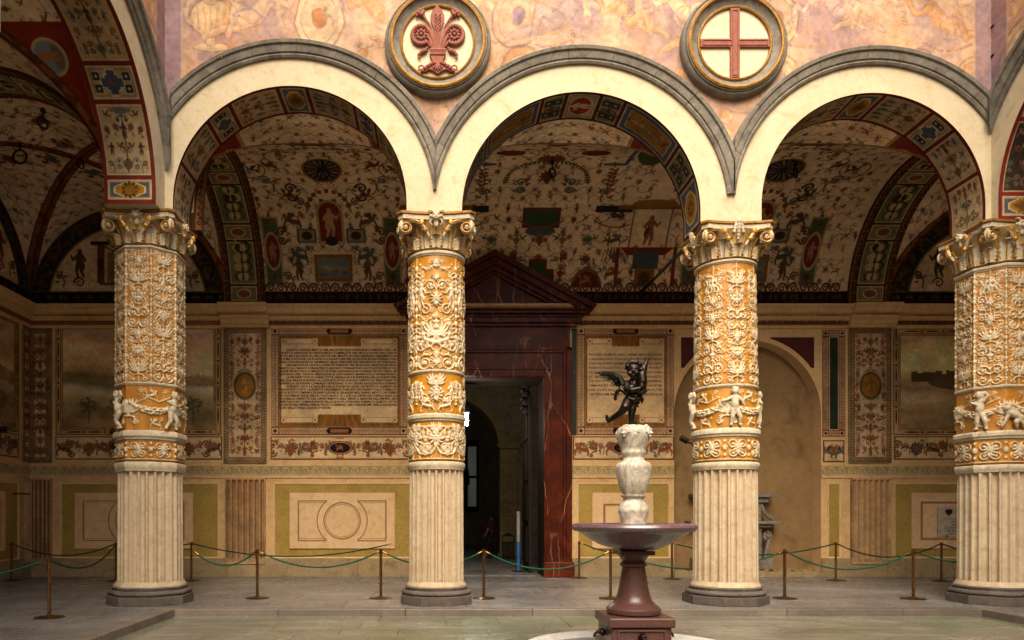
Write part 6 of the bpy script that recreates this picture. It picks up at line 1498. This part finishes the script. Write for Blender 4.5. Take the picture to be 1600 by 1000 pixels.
            limb(g, [B(-.04, .07, .32), B(-.07+.02*s, .09, .17), B(-.12*s-.03 if pose in 'lr' else -.07, .05, .02)], [.055, .042, .028]); g.ball(B(-.12*s-.03 if pose in 'lr' else -.08, .08, .01), .03, 8, (1, 1.3, .7))
            if pose == 'stand': limb(g, [B(-.07, .08, .57), B(-.17, .08, .52), B(-.28, .06, .5)], [.035, .028, .022]); limb(g, [B(.07, .08, .57), B(.15, .08, .5), B(.2, .07, .4)], [.035, .028, .022])
            else: limb(g, [B(.07, .08, .58), B(.16, .08, .68), B(.09, .08, .76)], [.035, .03, .024]); limb(g, [B(-.06, .08, .57), B(-.02, .14, .5), B(-.14, .12, .56)], [.035, .028, .024])
        else:
            g.ball(B(-.12, .1, .4), .06, 12); limb(g, [B(-.08, .08, .32), B(.05, .08, .26), B(.14, .07, .2)], [.06, .07, .065]); limb(g, [B(.14, .07, .18), B(.05, .1, .12), B(.08, .06, .02)], [.05, .045, .03]); limb(g, [B(.15, .06, .16), B(.2, .07, .08), B(.3, .05, .04)], [.05, .04, .03]); limb(g, [B(-.08, .08, .3), B(-.14, .09, .16), B(-.2, .07, .04)], [.04, .032, .025])
        melt(g, 'putto_relief', M['stucco'], root, .011, 2)
    return root
Z = cz_
col1 = column(1, 'eight-sided carved column in the left corner of the court', -5.62, 14.0, .60, .585, True, (Z(921), Z(737), Z(718), Z(688), Z(672), Z(603), Z(597), Z(391), Z(382)), 7.40, 1.40, 24, 3, [(radians(58), 'r'), (radians(-42), 'l'), (radians(130), 'edge')])
col2 = column(2, 'slender round column with the brightest gilding, left of the red doorway', -.04, 14.0, .535, .52, False, (Z(921), Z(734), Z(717), Z(658), Z(645), Z(583), Z(577), Z(399), Z(388)), 7.35, 1.46, 24, 5, [])
col3 = column(3, 'thick round carved column just behind the fountain', 5.6, 14.0, .60, .535, False, (Z(921), Z(734), Z(718), Z(683), Z(668), Z(606), Z(600), Z(411), Z(402)), 7.19, 1.38, 24, 7, [(radians(-6), 'stand'), (radians(-92), 'l'), (radians(84), 'stand')])
col4 = column(4, 'eight-sided carved column cut off by the right edge', 10.87, 14.0, .61, .60, True, (Z(921), Z(738), Z(722), Z(686), Z(672), Z(607), Z(601), Z(420), Z(409)), 7.21, 1.42, 24, 9, [(radians(-58), 'edge'), (radians(-14), 'crouch'), (radians(30), 'stand')])
# ------------------------------------------------------------------ fountain
FX, FY = 2.505, 9.2
def fz(py): return 1.7+(805-py)*FY/1120
ft = thing('fountain', 'porphyry fountain bowl on a tapering foot with white marble baluster', 'fountain', (FX, FY, -.12))
def turn(name, prof, mat, parent, n=64, ang=38, rfn=None): g = MB(); g.lathe(prof, n, (FX, FY), 0, rfn); return g.build(name, mat, parent, smooth=True, ang=ang)
bs_ = turn('basin', [(1.30, -.12), (1.42, -.12), (1.45, -.06), (1.44, -.02), (1.40, .0), (1.34, .0), (1.3, -.015), (1.28, -.05), (1.2, -.1), (.9, -.11)], M['basin'], ft, 96)
wm_, nt_, b_ = _mat('water'); b_.inputs['Base Color'].default_value = (.05, .08, .07, 1); b_.inputs['Roughness'].default_value = .04; b_.inputs['IOR'].default_value = 1.33; b_.inputs['Specular IOR Level'].default_value = .5; _bump(nt_, b_, _noise(nt_, _coord(nt_), 6, 3), .01)
g = MB(); g.lathe([(0.01, -.07), (1.27, -.07)], 64, (FX, FY), caps=False); g.build('water', wm_, ft)
def sq(name, hw, z0, z1, mat, b=.012, parent=None): g = MB(); g.box(FX-hw, FX+hw, FY-hw, FY+hw, z0, z1); return g.build(name, mat, parent or ft, bevel=b)
sq('foot_slab', .50, -.12, .0, M['marble'])
dad = sq('pedestal', .37, .0, .31, M['porphyry']); sq('pedestal_cap', .41, .312, .435, M['porphyry'], .02, dad); sq('pedestal_base', .41, .0, .10, M['porphyry'], .02, dad)
g = MB(); g.frame(-.3, .3, .12, .29, 0, [(0, .371), (0, .385), (.02, .39), (.035, .372)], lambda a, d, b: (FX+a, FY-d, b)); g.build('pedestal_panel', M['porphyry'], dad)
for dx, dy in ((0, -1), (-1, 0), (1, 0), (0, 1)):       # bronze water spouts
    g = MB(); p = lambda o, z: (FX+dx*(.37+o), FY+dy*(.37+o), z)
    g.ball(p(.03, .2), .045, 10); g.ball(p(.07, .21), .032, 10); g.tube([p(.05, .2), p(.1, .2), p(.13, .17), p(.14, .14)], [.03, .022, .016, .013], 8)
    for k in range(6): a = 2*pi*k/6; g.ball((FX+dx*.4-dy*.045*cos(a), FY+dy*.4+dx*.045*cos(a), .2+.045*sin(a)), .016, 6)
    g.build('spout', M['bronze'], ft, smooth=True)
pr_ = lambda L: [(w*FY/1120/2, fz(y)) for w, y in L]
turn('stem', pr_([(82, 957), (83, 955), (83, 950), (78, 947), (66, 943), (56, 937), (50, 929), (45, 918), (40, 902), (36, 888), (35, 885), (41, 884), (42, 880), (36, 878), (35, 875.5), (42, 871), (48, 866.5)]), M['porphyry'], ft)
sq('stem_cap', .215, fz(866.5)+.001, fz(860), M['porphyry'], .006)
turn('bowl', pr_([(36, 859.8), (50, 858), (80, 855), (108, 850), (132, 843), (152, 835.5), (166, 831), (170, 830.5), (182, 830), (188, 827), (191, 823.5), (188, 820), (180, 818), (170, 819.5), (130, 826), (50, 830)]), M['porphyry_bowl'], ft, 96)
bal = turn('baluster', pr_([(38, 829), (40, 812), (46, 800), (47.5, 797), (46, 795.5), (45, 793), (42, 791), (42, 789), (38, 787), (33, 783), (31, 779.5), (33, 777.5), (38, 776), (38, 773.6), (30, 773), (33, 771.5), (38, 768), (46, 757), (51, 745), (54, 735), (55, 729), (52, 725), (45, 722.5), (34, 720.5), (31, 716), (31, 713), (37, 709.5), (38, 706), (36, 703.5), (39, 700), (46, 691), (52, 683), (53, 674), (46, 668), (24, 664.5)]), M['marble'], ft, 64, 60)
# lion heads and leaves round the top
for k in range(4):
    al = radians(45-90*k); h = MB(); D = lambda o, t, z, al=al: (FX+(.19+o)*sin(al)+t*cos(al), FY-(.19+o)*cos(al)+t*sin(al), z)
    h.ball(D(.005, 0, 2.755), .056, 12, (1, 1, 1.15)); h.ball(D(.055, 0, 2.735), .026, 10, (1.2, 1, .8)); h.ball(D(.045, 0, 2.7), .02, 8)
    for s in (-1, 1): h.ball(D(.045, s*.024, 2.782), .013, 8); h.ball(D(.07, s*.015, 2.733), .012, 8); h.ball(D(.0, s*.05, 2.81), .018, 8)
    for q in range(11): a = -.6+q*4.34/10; h.ball(D(-.01, .068*cos(a), 2.757+.075*sin(a)), .022, 8)
    melt(h, 'lion_head', M['marble'], ft, .006, 1)
g = MB()
for k in range(12):
    al = 2*pi*k/12
    for q in range(4): g.ball((FX+(.165+.018*q)*sin(al), FY-(.165+.018*q)*cos(al), 2.645+.035*q), .026-.003*q, 6)
g.build('leaf_collar', M['marble'], bal, smooth=True, kind='stuff')

# ------------------------------------------------------------------ bronze winged boy with dolphin
st = thing('bronze_statue', 'small bronze winged boy hugging a dolphin, balanced on one foot on top of the fountain', 'statue', (FX, FY, 2.86))
U = FY/1120
def S(px, py, d=0): return (FX+(px-992)*U+.0, FY-d, fz(py))          # pixel outline of the figure at the fountain's distance
b = MB()
b.ball(S(991, 578, .03), .094, 16, (1, 1, 1.02)); b.ball(S(989, 586, .08), .06, 12)                                   # head
b.ball(S(987, 582.5, .137), .016, 8, (1, 1, 1.2)); b.ball(S(982, 586, .10), .032, 8); b.ball(S(993, 585, .105), .032, 8); b.ball(S(987.5, 589.5, .125), .015, 8, (1.5, 1, .6)); b.ball(S(988, 593, .1), .026, 8); b.ball(S(999, 582, .01), .022, 8)
limb(b, [S(990, 592, .02), S(991, 599, .0), S(989, 606, .0), S(990, 616, .0), S(989, 625, .0)], [.036, .07, .086, .086, .084], 14)   # neck, trunk
b.ball(S(987, 607, .06), .05, 10); b.ball(S(989, 617, .055), .065, 12); b.ball(S(994, 626, -.03), .08, 12)
limb(b, [S(981, 600, .03), S(978, 610, .09), S(984, 613, .15), S(995, 611, .17), S(1001, 606, .14)], [.044, .042, .036, .03, .026], 12)   # right arm
limb(b, [S(998, 599, .0), S(1005, 605, .05), S(1006, 613, .09), S(999, 617, .14)], [.046, .042, .034, .026], 12)
limb(b, [S(983, 627, .02), S(976, 638, .09), S(970, 646, .08), S(960, 653, -.02), S(955, 657, -.06)], [.072, .06, .046, .036, .026], 12)  # raised leg
limb(b, [S(955, 657, -.06), S(951, 653, -.02), S(949.5, 650, .02)], [.03, .026, .018], 10); 
limb(b, [S(990, 627, -.01), S(989, 640, .02), S(988, 647, .03), S(988, 658, -.0), S(987, 662, .0)], [.074, .058, .046, .038, .025], 12)   # standing leg
limb(b, [S(987, 662.5, .0), S(991, 664, .06), S(994, 665, .11)], [.03, .026, .016], 10)
for k in range(5): b.ball(S(993.5+.8*k-1.5, 665, .12-.008*k), .0095, 6)
for k in range(4): b.tube([S(1000+k*1.2-2, 603+k*1.4, .15), S(1003+k*1.2-2, 601+k*1.4, .135), S(1005+k*1.1-2, 601.5+k*1.4, .1)], [.012, .011, .009], 6)
for k in range(4): b.tube([S(998-k*.6, 616-k*1.2, .15), S(994-k*.6, 614-k*1.2, .16), S(992-k*.5, 614-k*1.1, .14)], [.012, .011, .009], 6)
melt(b, 'body', M['bronze'], st, .0085, 2)
h = MB()
rr = random.Random(4)
for k in range(95):
    u, v = rr.uniform(-.15, 1), rr.uniform(0, 2*pi); x, y = sqrt(1-u*u)*cos(v), sqrt(1-u*u)*sin(v)
    if y < -.45 and u < .35: continue
    c0 = Vector(S(991, 577, .025)); c0 += Vector((x*.096, y*.096, u*.096+.008)); h.ball(c0, rr.uniform(.018, .028), 6)
melt(h, 'curly_hair', M['bronze'], st, .007, 1)
w = MB()                                                             # wing, spread behind to the left: rows of feathers
root_ = (975, 601)
for k, (tx, ty, r) in enumerate(((934, 580.5, .02), (939, 585, .022), (943, 589, .022), (948, 591.5, .024), (953, 592, .026), (958, 593, .028), (961, 597, .028), (964, 600, .028), (968, 603, .03), (973, 604, .028))):
    a = S(971-k*.2, 588+k*1.3, -.09); m_ = S((971+tx)/2+1, (585+ty)/2+k*.3-2, -.13); w.tube([a, m_, S(tx, ty, -.12)], [.034, r*1.6, .008], 8, flat=.35)
w.tube([S(978, 600, -.05), S(973, 587, -.09), S(962, 579.5, -.12), S(948, 578, -.13), S(935, 580, -.12)], [.04, .035, .026, .018, .007], 8)
for k in range(8): w.ball(S(970-k*3.6, 583-k*.2, -.115), .022, 6, (1.3, .5, 1))
w.build('wing', M['bronze_green'], st, smooth=True)
w = MB()
for k, (tx, ty) in enumerate(((1013, 562), (1010, 566), (1016, 570), (1015, 577), (1012, 584))):
    w.tube([S(1000, 592+k*2, -.1), S((1000+tx)/2, (590+ty)/2, -.14), S(tx, ty, -.14)], [.03, .03, .008], 8, flat=.45)
w.build('wing', M['bronze_green'], st, smooth=True)
d = MB()                                                             # dolphin held upright, tail curling round the hip
limb(d, [S(1014, 561, .03), S(1010, 568, .05), S(1005, 577, .07), S(1002, 588, .08), S(1003, 599, .09), S(1003, 607, .08)], [.012, .03, .048, .062, .062, .05], 12)
d.ball(S(1000, 580, .11), .03, 8); d.tube([S(1004, 607, .08), S(1000, 618, .06), S(992, 622, .09), S(980, 617, .08), S(970, 609, .05), S(965, 613, .03), S(963, 620, .02), S(964.5, 626, .02)], [.05, .04, .038, .034, .03, .028, .022, .01], 10)
d.tube([S(964, 620, .02), S(961, 622, .02), S(962, 627, .03)], [.012, .016, .006], 6)
melt(d, 'dolphin', M['bronze'], st, .0085, 2)
c = MB(); c.tube([S(980, 623, .07), S(988, 627, .1), S(998, 624, .08), S(1004, 622, .0)], [.03, .036, .034, .028], 8); c.tube([S(999, 620, .05), S(1004, 626, .05), S(1003, 632, .05)], [.028, .026, .008], 8); c.tube([S(1000, 622, .0), S(997, 632, -.02), S(1001, 637, -.02)], [.026, .026, .006], 8)
melt(c, 'sash', M['bronze'], st, .009, 1)
g = MB(); g.lathe([(.06, 2.86), (.07, 2.88), (.05, 2.9)], 20, (FX, FY)); g.tube([S(985, 667.5, 0), S(972, 668.5, .0), S(961, 668.5, .0)], [.03, .02, .01], 8, flat=.5); g.build('mount', M['bronze'], st, smooth=True)

# ------------------------------------------------------------------ barrier posts and ropes
FRONT = [(77, 965), (402, 935), (595, 935), (756, 935), (954, 935), (1226, 935), (1427, 936)]
REAR = [(18, 907), (181, 908), (299, 907), (905, 903), (1050, 905), (1306, 907), (1471, 908)]
def post(X, Y, label, mat):
    o = thing('barrier_post', label, 'barrier post', (X, Y, 0), 'brass barrier posts carrying green ropes')
    def tn(name, prof, n=20): g = MB(); g.lathe([(r_, z) for r_, z in prof], n, (X, Y)); return g.build(name, mat, o, smooth=True, ang=40)
    tn('base_plate', [(.235, 0), (.24, .006), (.225, .016), (.12, .028), (.04, .04), (.03, .05)], 32); tn('pole', [(.028, .045), (.028, .9)]); tn('cap', [(.034, .901), (.034, .93), (.04, .94), (.04, .965), (.03, .97), (.03, .985), (.037, .99), (.037, 1.0)]); return o
def loc(p): Y = 1.7*1120/(p[1]-805); return ((p[0]-685)*Y/1120, Y)
fl = ['brass barrier post standing alone at the far left near the court step', 'front brass barrier post right of the left corner column', 'front brass barrier post left of the slender gilded column', 'front brass barrier post right of the slender gilded column, before the doorway', 'front brass barrier post seen just left of the fountain foot', 'front brass barrier post right of the column behind the fountain', 'front brass barrier post left of the outermost right column']
rl = ['rear barrier post beside the left corner pilaster', 'rear barrier post hidden behind the left corner column except its base', 'rear barrier post right of the left corner column, by the wall', 'rear barrier post against the wall beside the red portal', 'rear barrier post between the fountain bowl and the niche', 'rear barrier post in front of the narrow olive panel', 'rear barrier post in front of the marble plaque']
F = [loc(p) for p in FRONT]; Rr = [loc(p) for p in REAR]
for (x, y), l in zip(F, fl): post(x, y, l, M['brass'])
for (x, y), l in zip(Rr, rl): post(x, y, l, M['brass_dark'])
def rope(a, b, sag, label, mat, z=.955):
    o = thing('barrier_rope', label, 'rope', (a[0], a[1], 0), 'green ropes between the barrier posts'); A = Vector((a[0], a[1], z)); B = Vector((b[0], b[1], z)); d = (B-A); d.z = 0; L = d.length; d.normalize(); A += d*.04; B -= d*.04
    pts = []; n = 40
    for k in range(n+1): t = k/n; pts.append(A.lerp(B, t)-Vector((0, 0, sag*4*t*(1-t))))
    g = MB(); N = len(pts); rs = 7
    # twisted strands
    g2 = MB(); vs, fs = [], []; m = int(L/.012); 
    for k in range(m+1):
        t = k/m; p = A.lerp(B, t)-Vector((0, 0, sag*4*t*(1-t))); tg = ((B-A)-Vector((0, 0, sag*4*(1-2*t)))).normalized(); e1 = tg.cross(Vector((0, 0, 1))).normalized(); e2 = tg.cross(e1)
        for q in range(9):
            a_ = 2*pi*q/9; r_ = .0165*(1+.13*cos(3*a_+t*L/.05*2*pi)); vs.append(p+(e1*cos(a_)+e2*sin(a_))*r_)
    for k in range(m):
        for q in range(9): fs.append((k*9+q, k*9+(q+1) % 9, (k+1)*9+(q+1) % 9, (k+1)*9+q))
    g2.add(vs, fs); g2.build('cord', mat, o, smooth=True, fix=False, ang=180)
    for E, D in ((A, pts[4]-pts[0]), (B, pts[-5]-pts[-1])):
        D = D.normalized(); h = MB(); h.tube([E-D*.03, E+D*.01, E+D*.09], [.008, .02, .02], 8); h.build('hook', M['brass'], o, smooth=True)
rope((-8.6, 8.6), F[0], .28, 'green rope entering from the left edge to the lone front post', M['rope'])
rope(F[0], Rr[2-1], .33, 'green rope passing behind the left corner column', M['rope'])
rope((-5.0, 14.6), F[1], .28, 'green rope from behind the left corner column to the first front post', M['rope'])
rope(F[1], F[2], .32, 'green rope in front of the round dado panel', M['rope'])
rope(F[2], F[3], .28, 'green rope passing behind the slender gilded column', M['rope'])
rope(F[3], Rr[3], .3, 'green rope hanging across the dark doorway', M['rope']) if False else rope(F[3], F[4], .36, 'green rope hanging across the dark doorway', M['rope'])
rope(F[4], F[5], .36, 'green rope passing behind the fountain stem and thick column', M['rope'])
rope(F[5], F[6], .36, 'green rope in front of the fluted pilaster on the right', M['rope'])
rope(F[6], (11.9, 14.6), .22, 'green rope going behind the outermost right column', M['rope'])
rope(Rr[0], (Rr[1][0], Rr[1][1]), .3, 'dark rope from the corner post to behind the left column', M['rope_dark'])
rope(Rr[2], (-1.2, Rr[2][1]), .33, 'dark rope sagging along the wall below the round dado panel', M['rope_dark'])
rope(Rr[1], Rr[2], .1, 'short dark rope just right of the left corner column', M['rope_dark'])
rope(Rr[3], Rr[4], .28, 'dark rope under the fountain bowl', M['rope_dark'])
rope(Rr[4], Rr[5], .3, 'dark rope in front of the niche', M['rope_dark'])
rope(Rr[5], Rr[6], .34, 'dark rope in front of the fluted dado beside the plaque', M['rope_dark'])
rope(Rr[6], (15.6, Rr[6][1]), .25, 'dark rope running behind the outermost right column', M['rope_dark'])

# ------------------------------------------------------------------ small things
def hang_ring(px, py, Y, label, r=.13, up=.25, rz=0):
    X, Y, Z_ = P(px, py, Y); o = thing('iron_ring', label, 'iron ring', (X, Y, Z_+up), 'iron rings hanging from the vaults')
    g = MB(); n = 24; g.tube([(X+r*sin(2*pi*k/n)*cos(rz), Y+r*sin(2*pi*k/n)*sin(rz), Z_-r*cos(2*pi*k/n)) for k in range(n+1)], .022, 8); g.build('ring', M['iron'], o, smooth=True)
    g = MB(); g.tube([(X, Y, Z_+r-.01), (X, Y, Z_+r+up)], .02, 8); g.ball((X, Y, Z_+r+up), .05, 8); g.build('stem', M['iron'], o, smooth=True)
hang_ring(505, 272, 17.3, 'black iron ring hanging from the wheel painted on the first vault')
hang_ring(888, 205, 15.9, 'black hook at the top of the middle vault', .07, .25)
hang_ring(863, 270, 17.3, 'black iron ring low on the middle vault', .1, .15, .5)
hang_ring(1291, 208, 15.9, 'black iron ring near the crown of the right vault', .11, .1, 1.2)
hang_ring(1243, 270, 17.3, 'black iron ring on the painted wheel of the right vault', .12, .1, .8)
hang_ring(67, 192, 12.2, 'black iron ring below the dark oval at upper left', .09, .12, 1.1)
hang_ring(31, 245, 14.9, 'black iron ring under the dark octagon at the left edge', .14, .1)
hang_ring(126, 256, 17.1, 'black iron ring at the crossing of the painted ribs', .1, .12, 1.3)
hang_ring(458, 252-80, 15.6, 'black iron hook hanging by the red panel of the first vault', .05, .2)
def rod(name, a, b, r, label):
    g = MB(); a, b = Vector(a), Vector(b); d = (b-a).normalized(); e = d.cross(Vector((0, 1, 0))).normalized()
    g.tube([a, b], r, 4); return tag(g.build(name, M['iron']), label, 'tie rod')
rod('tie_rod', P(1003, 455, 19.75), P(1068, 390, 14.5), .05, 'black iron tie rod slanting from the wall to the column behind the fountain')
g = MB(); a = P(212, 378, 15.0); g.tube([P(197, 372, 15.2), P(196, 395, 15.2), P(201, 420, 15.2)], [.04, .06, .02], 4); g.tube([P(183, 394, 15.2), P(215, 392, 15.2)], .035, 4); tag(g.build('wall_anchor', M['iron']), 'black iron cross anchor beside the left corner capital', 'iron anchor')
def spot(px, py, Y, label, sx):
    X, Y, Z_ = P(px, py, Y); o = thing('spotlight', label, 'spotlight', (X, Y, Z_), 'small black spotlights on the columns')
    g = MB(); g.tube([(X-.12*sx, Y, Z_+.08), (X+.02*sx, Y, Z_)], .06, 12); g.build('housing', M['iron'], o, smooth=True, bevel=.004); g = MB(); g.tube([(X+.0*sx, Y, Z_), (X+.12*sx, Y, Z_-.05), (X+.14*sx, Y, Z_-.25)], .018, 8); g.build('bracket', M['iron'], o, smooth=True)
spot(1073, 690, 14.0, 'black spotlight clamped on the left of the column behind the fountain', 1)
spot(183, 679, 14.1, 'black spotlight clamped on the left corner column', 1)
X, Y, Z_ = P(729, 652, 20.6); o = thing('wall_lantern', 'lit white lamp just right of the slender gilded column, inside the doorway', 'lamp', (X, Y, Z_))
g = MB(); g.box(X-.05, X+.05, Y-.05, Y+.05, Z_-.24, Z_+.12); g.build('glass', M['lamp'], o, bevel=.01); g = MB(); g.box(X-.1, X+.1, Y-.08, Y+.08, Z_+.122, Z_+.3); g.build('cap', M['iron'], o, bevel=.02); g = MB(); g.box(X-.08, X+.08, Y-.08, Y+.08, Z_-.28, Z_-.242); g.build('foot', M['iron'], o)
# plaques
x0, x1 = bx(1462), bx(1530); z0, z1 = bz(838), bz(792); pl = thing('marble_plaque', 'pale marble plaque with a small crest on the right dado panel', 'plaque', ((x0+x1)/2, YW-.05, z0))
plate('slab', x0, x1, z0, z1, .085, M['plaque'], pl, d0=.052, bevel=.006)
g = MB(); cx_ = (x0+x1)/2-.3; g.prism([(cx_-.09, z1-.07), (cx_+.09, z1-.07), (cx_+.09, z1-.16), (cx_, z1-.25), (cx_-.09, z1-.16)], .086, .1, TB); g.build('crest', M['letters'], pl)
g = MB()
for i, ln in enumerate(["SOTTO IL PATROCINIO", "CHE PER BELLA", "CHE QUESTO", "L'AMMINISTRAZIONE", "PER RESTAURO DEL", "DEL MINISTERO"]):
    cu = bpy.data.curves.new('t', 'FONT'); cu.body = ln; cu.size = .085; cu.resolution_u = 1; cu.align_x = 'CENTER'; to = bpy.data.objects.new('t', cu); COL.objects.link(to); me = bpy.data.meshes.new_from_object(to.evaluated_get(bpy.context.evaluated_depsgraph_get()))
    g.add([((x0+x1)/2+v.co.x, YW-.0865, z1-.36-.082*i+v.co.y) for v in me.vertices], [tuple(p.vertices) for p in me.polygons]); bpy.data.objects.remove(to); bpy.data.curves.remove(cu); bpy.data.meshes.remove(me)
g.build('lettering', M['letters'], pl, fix=False)
for x in (x0+.25,): g = MB(); g.ball((x, YW-.09, z0+.01), .025, 8); g.build('stud', M['iron'], pl, smooth=True)
g = MB(); g.box(bx(964), bx(972), YW-.03, YW-.0065, bz(813), bz(790)); tag(g.build('socket_plate', M['iron']), 'small dark plate on the dado just behind the marble baluster', 'wall plate')
# grey stone wall fountain in the niche, mostly behind the column
nf = thing('niche_monument', 'grey sandstone monument with console scroll standing in the niche behind the column', 'monument', (NX, YW+.2, .2))
xe = (1197-685)*19.95/1120
def nb(name, x1, x0, d, z0, z1, mat='pietra'): g = MB(); g.box(x0, x1, YW+.45-d, YW+.45, z0, z1); return g.build(name, M[mat], nf, bevel=.012)
sym = lambda x: 2*8.2-x
for z0, z1, x1, d in ((bz(777), bz(771), 9.34, .46), (bz(785), bz(777)-.004, 9.18, .36), (bz(819), bz(814), 9.45, .5), (bz(824), bz(819)-.004, 9.25, .4)): nb('shelf', x1, sym(x1), d, z0, z1)
nb('upper_block', 9.0, sym(9.0), .28, bz(814)+.003, bz(785)-.003); nb('lower_block', 9.0, sym(9.0), .3, .2, bz(824)-.003); nb('inset_panel', 8.8, sym(8.8), .31, .5, bz(828), 'panel'); nb('foot', 9.3, sym(9.3), .36, .19, .5)
g = MB(); X0 = 9.14
g.tube([(X0+.02, YW+.12, 1.25+.0)]+[(X0+.0+.09*cos(a), YW+.1, 1.12+.1*sin(a)) for a in np.linspace(1.4, -4.2, 20)], .035, 8); g.tube([(X0+.04, YW+.12, 1.0), (X0+.0, YW+.12, .8), (X0-.06, YW+.12, .55), (X0-.02, YW+.12, .45)], [.05, .06, .045, .05], 8); g.ball((X0, YW+.08, 1.12), .07, 10); g.build('console_scroll', M['pietra'], nf, smooth=True)
g = MB(); g.tube([(9.0, YW+.2, 2.02), (9.08, YW+.2, 1.8), (9.2, YW+.2, 1.66), (9.32, YW+.2, 1.6)], [.05, .05, .06, .07], 8); g.build('volute', M['pietra'], nf, smooth=True)
# left wall bits
X = WL+.06; g = MB(); g.box(WL, WL+.4, 16.6, 18.1, 3.78, 3.9); g.box(WL, WL+.3, 16.7, 18.0, 3.6, 3.776); tag(g.build('dark_canopy', M['door_wood'], bevel=.01), 'dark wooden canopy board jutting from the left wall', 'canopy')
g = MB(); a = P(14, 771, 19.0); b_ = P(47, 772, 19.0); g.tube([a, b_], .018, 8); tag(g.build('iron_bar', M['iron']), 'thin black bar across the left corner above the fluted dado', 'bar')
vg = thing('vent_holes', 'small cluster of dark round vent holes low on the left corner wall', 'vent', (bx(33), YW-.45, .3)); g = MB(); g.box(bx(20), bx(46), YW-.47, YW-.43, .08, .44); g.build('vent_plate', M['skirt'], vg); g = MB()
for i in range(7):
    for j in range(4):
        x = bx(22)+.06+.11*i-.05*(j % 2); g.lathe([(.018, 0), (.018, .004)], 8, (0, 0)); n_ = 16
        for q in range(1, 17): vx, vy, vz = g.v[-q]; g.v[-q] = (x+vx, YW-.4725-vz*.5, .14+.085*j+vy)
g.build('hole', M['iron'], vg, kind='stuff')
# hall furniture
for px, py0, py1, Y in ((810, 893, 800, 21.6), (821, 885, 795, 23.9)):
    X = (px-685)*Y/1120; z1 = 1.7+(805-py1)*Y/1120; zm = z1*.5; o = thing('marker_post', 'white and blue post standing in front of the open door leaf' if px == 810 else 'second white and blue post half hidden further inside the doorway', 'post', (X, Y, 0), 'white and blue posts in the doorway')
    g = MB(); g.lathe([(.055, .03), (.055, zm)], 20, (X, Y)); g.build('blue_part', M['blue_paint'], o, smooth=True); g = MB(); g.lathe([(.055, zm+.001), (.055, z1), (.03, z1+.02)], 20, (X, Y)); g.build('white_part', M['white_paint'], o, smooth=True); g = MB(); g.lathe([(.2, 0), (.2, .012), (.06, .03)], 24, (X, Y)); g.build('base_plate', M['iron'], o, smooth=True)
X, Y = (794-685)*27/1120, 27.0; o = thing('notice_stand', 'black slatted notice stand with a gabled top inside the hall', 'stand', (X, Y, 0))
g = MB(); g.box(X-.24, X-.2, Y-.03, Y+.03, 0, .92); g.box(X+.2, X+.24, Y-.03, Y+.03, 0, .92); g.box(X-.24, X+.24, Y-.03, Y+.03, .66, .7); g.build('frame', M['iron'], o, bevel=.004)
g = MB(); g.prism([(X-.27, .9), (X+.27, .9), (X, 1.05)], -Y+YW-.04, -Y+YW+.04, TB); g.build('gable', M['iron'], o)
for k in range(7): g = MB(); g.box(X-.19+.055*k, X-.15+.055*k, Y-.02, Y+.02, .04, .66); g.build('slat', M['iron'], o)
# person walking in the hall
pX, pY = (768-685)*28.6/1120, 28.6
pr = thing('person', 'person in dark red top and dark trousers walking in the dim hall behind the doorway', 'person', (pX, pY, 0))
q = lambda x, d, z: (pX+x, pY+d, z)
b = MB(); b.ball(q(.02, 0, 1.60), .1, 12, (.9, 1, 1.15)); b.ball(q(-.06, -.02, 1.585), .03, 8); limb(b, [q(.01, 0, 1.5), q(0, 0, 1.42), q(0, 0, 1.2), q(0, 0, 1.0)], [.055, .12, .13, .14])
limb(b, [q(.03, 0, .95), q(.12, .02, .52), q(.3, .04, .1)], [.1, .065, .045]); limb(b, [q(-.03, 0, .95), q(-.16, 0, .52), q(-.2, 0, .08)], [.1, .065, .045]); limb(b, [q(-.2, 0, .08), q(-.32, -.0, .05)], [.045, .035]); limb(b, [q(.3, .04, .1), q(.22, .04, .04)], [.045, .035])
limb(b, [q(-.08, -.12, 1.4), q(-.16, -.16, 1.12), q(-.26, -.14, .9)], [.05, .042, .034]); limb(b, [q(.06, .12, 1.4), q(.12, .16, 1.12), q(.04, .16, .88)], [.05, .042, .034]); b.ball(q(-.28, -.14, .85), .045, 8)
melt(b, 'body', M['skin'], pr, .02, 3)
b = MB(); limb(b, [q(0, 0, 1.42), q(0, 0, 1.2), q(0, 0, 1.0)], [.14, .145, .155]); limb(b, [q(-.08, -.12, 1.41), q(-.13, -.15, 1.22)], [.065, .06]); limb(b, [q(.06, .12, 1.41), q(.1, .15, 1.22)], [.065, .06]); melt(b, 'top', M['cloth_red'], pr, .02, 3)
b = MB(); limb(b, [q(.0, 0, 1.0), q(0, 0, .93)], [.16, .155]); limb(b, [q(.03, 0, .93), q(.12, .02, .52), q(.26, .04, .2)], [.12, .085, .065]); limb(b, [q(-.03, 0, .93), q(-.16, 0, .52), q(-.19, 0, .2)], [.12, .085, .065]); melt(b, 'trousers', M['cloth_dark'], pr, .02, 3)
b = MB(); b.ball(q(.04, 0, 1.64), .115, 12, (1, 1, 1.05)); b.ball(q(.08, 0, 1.5), .09, 10, (.9, 1, 1.5)); b.ball(q(.08, 0, 1.4), .07, 10, (.8, 1, 1.5)); melt(b, 'hair', M['hair'], pr, .02, 2)
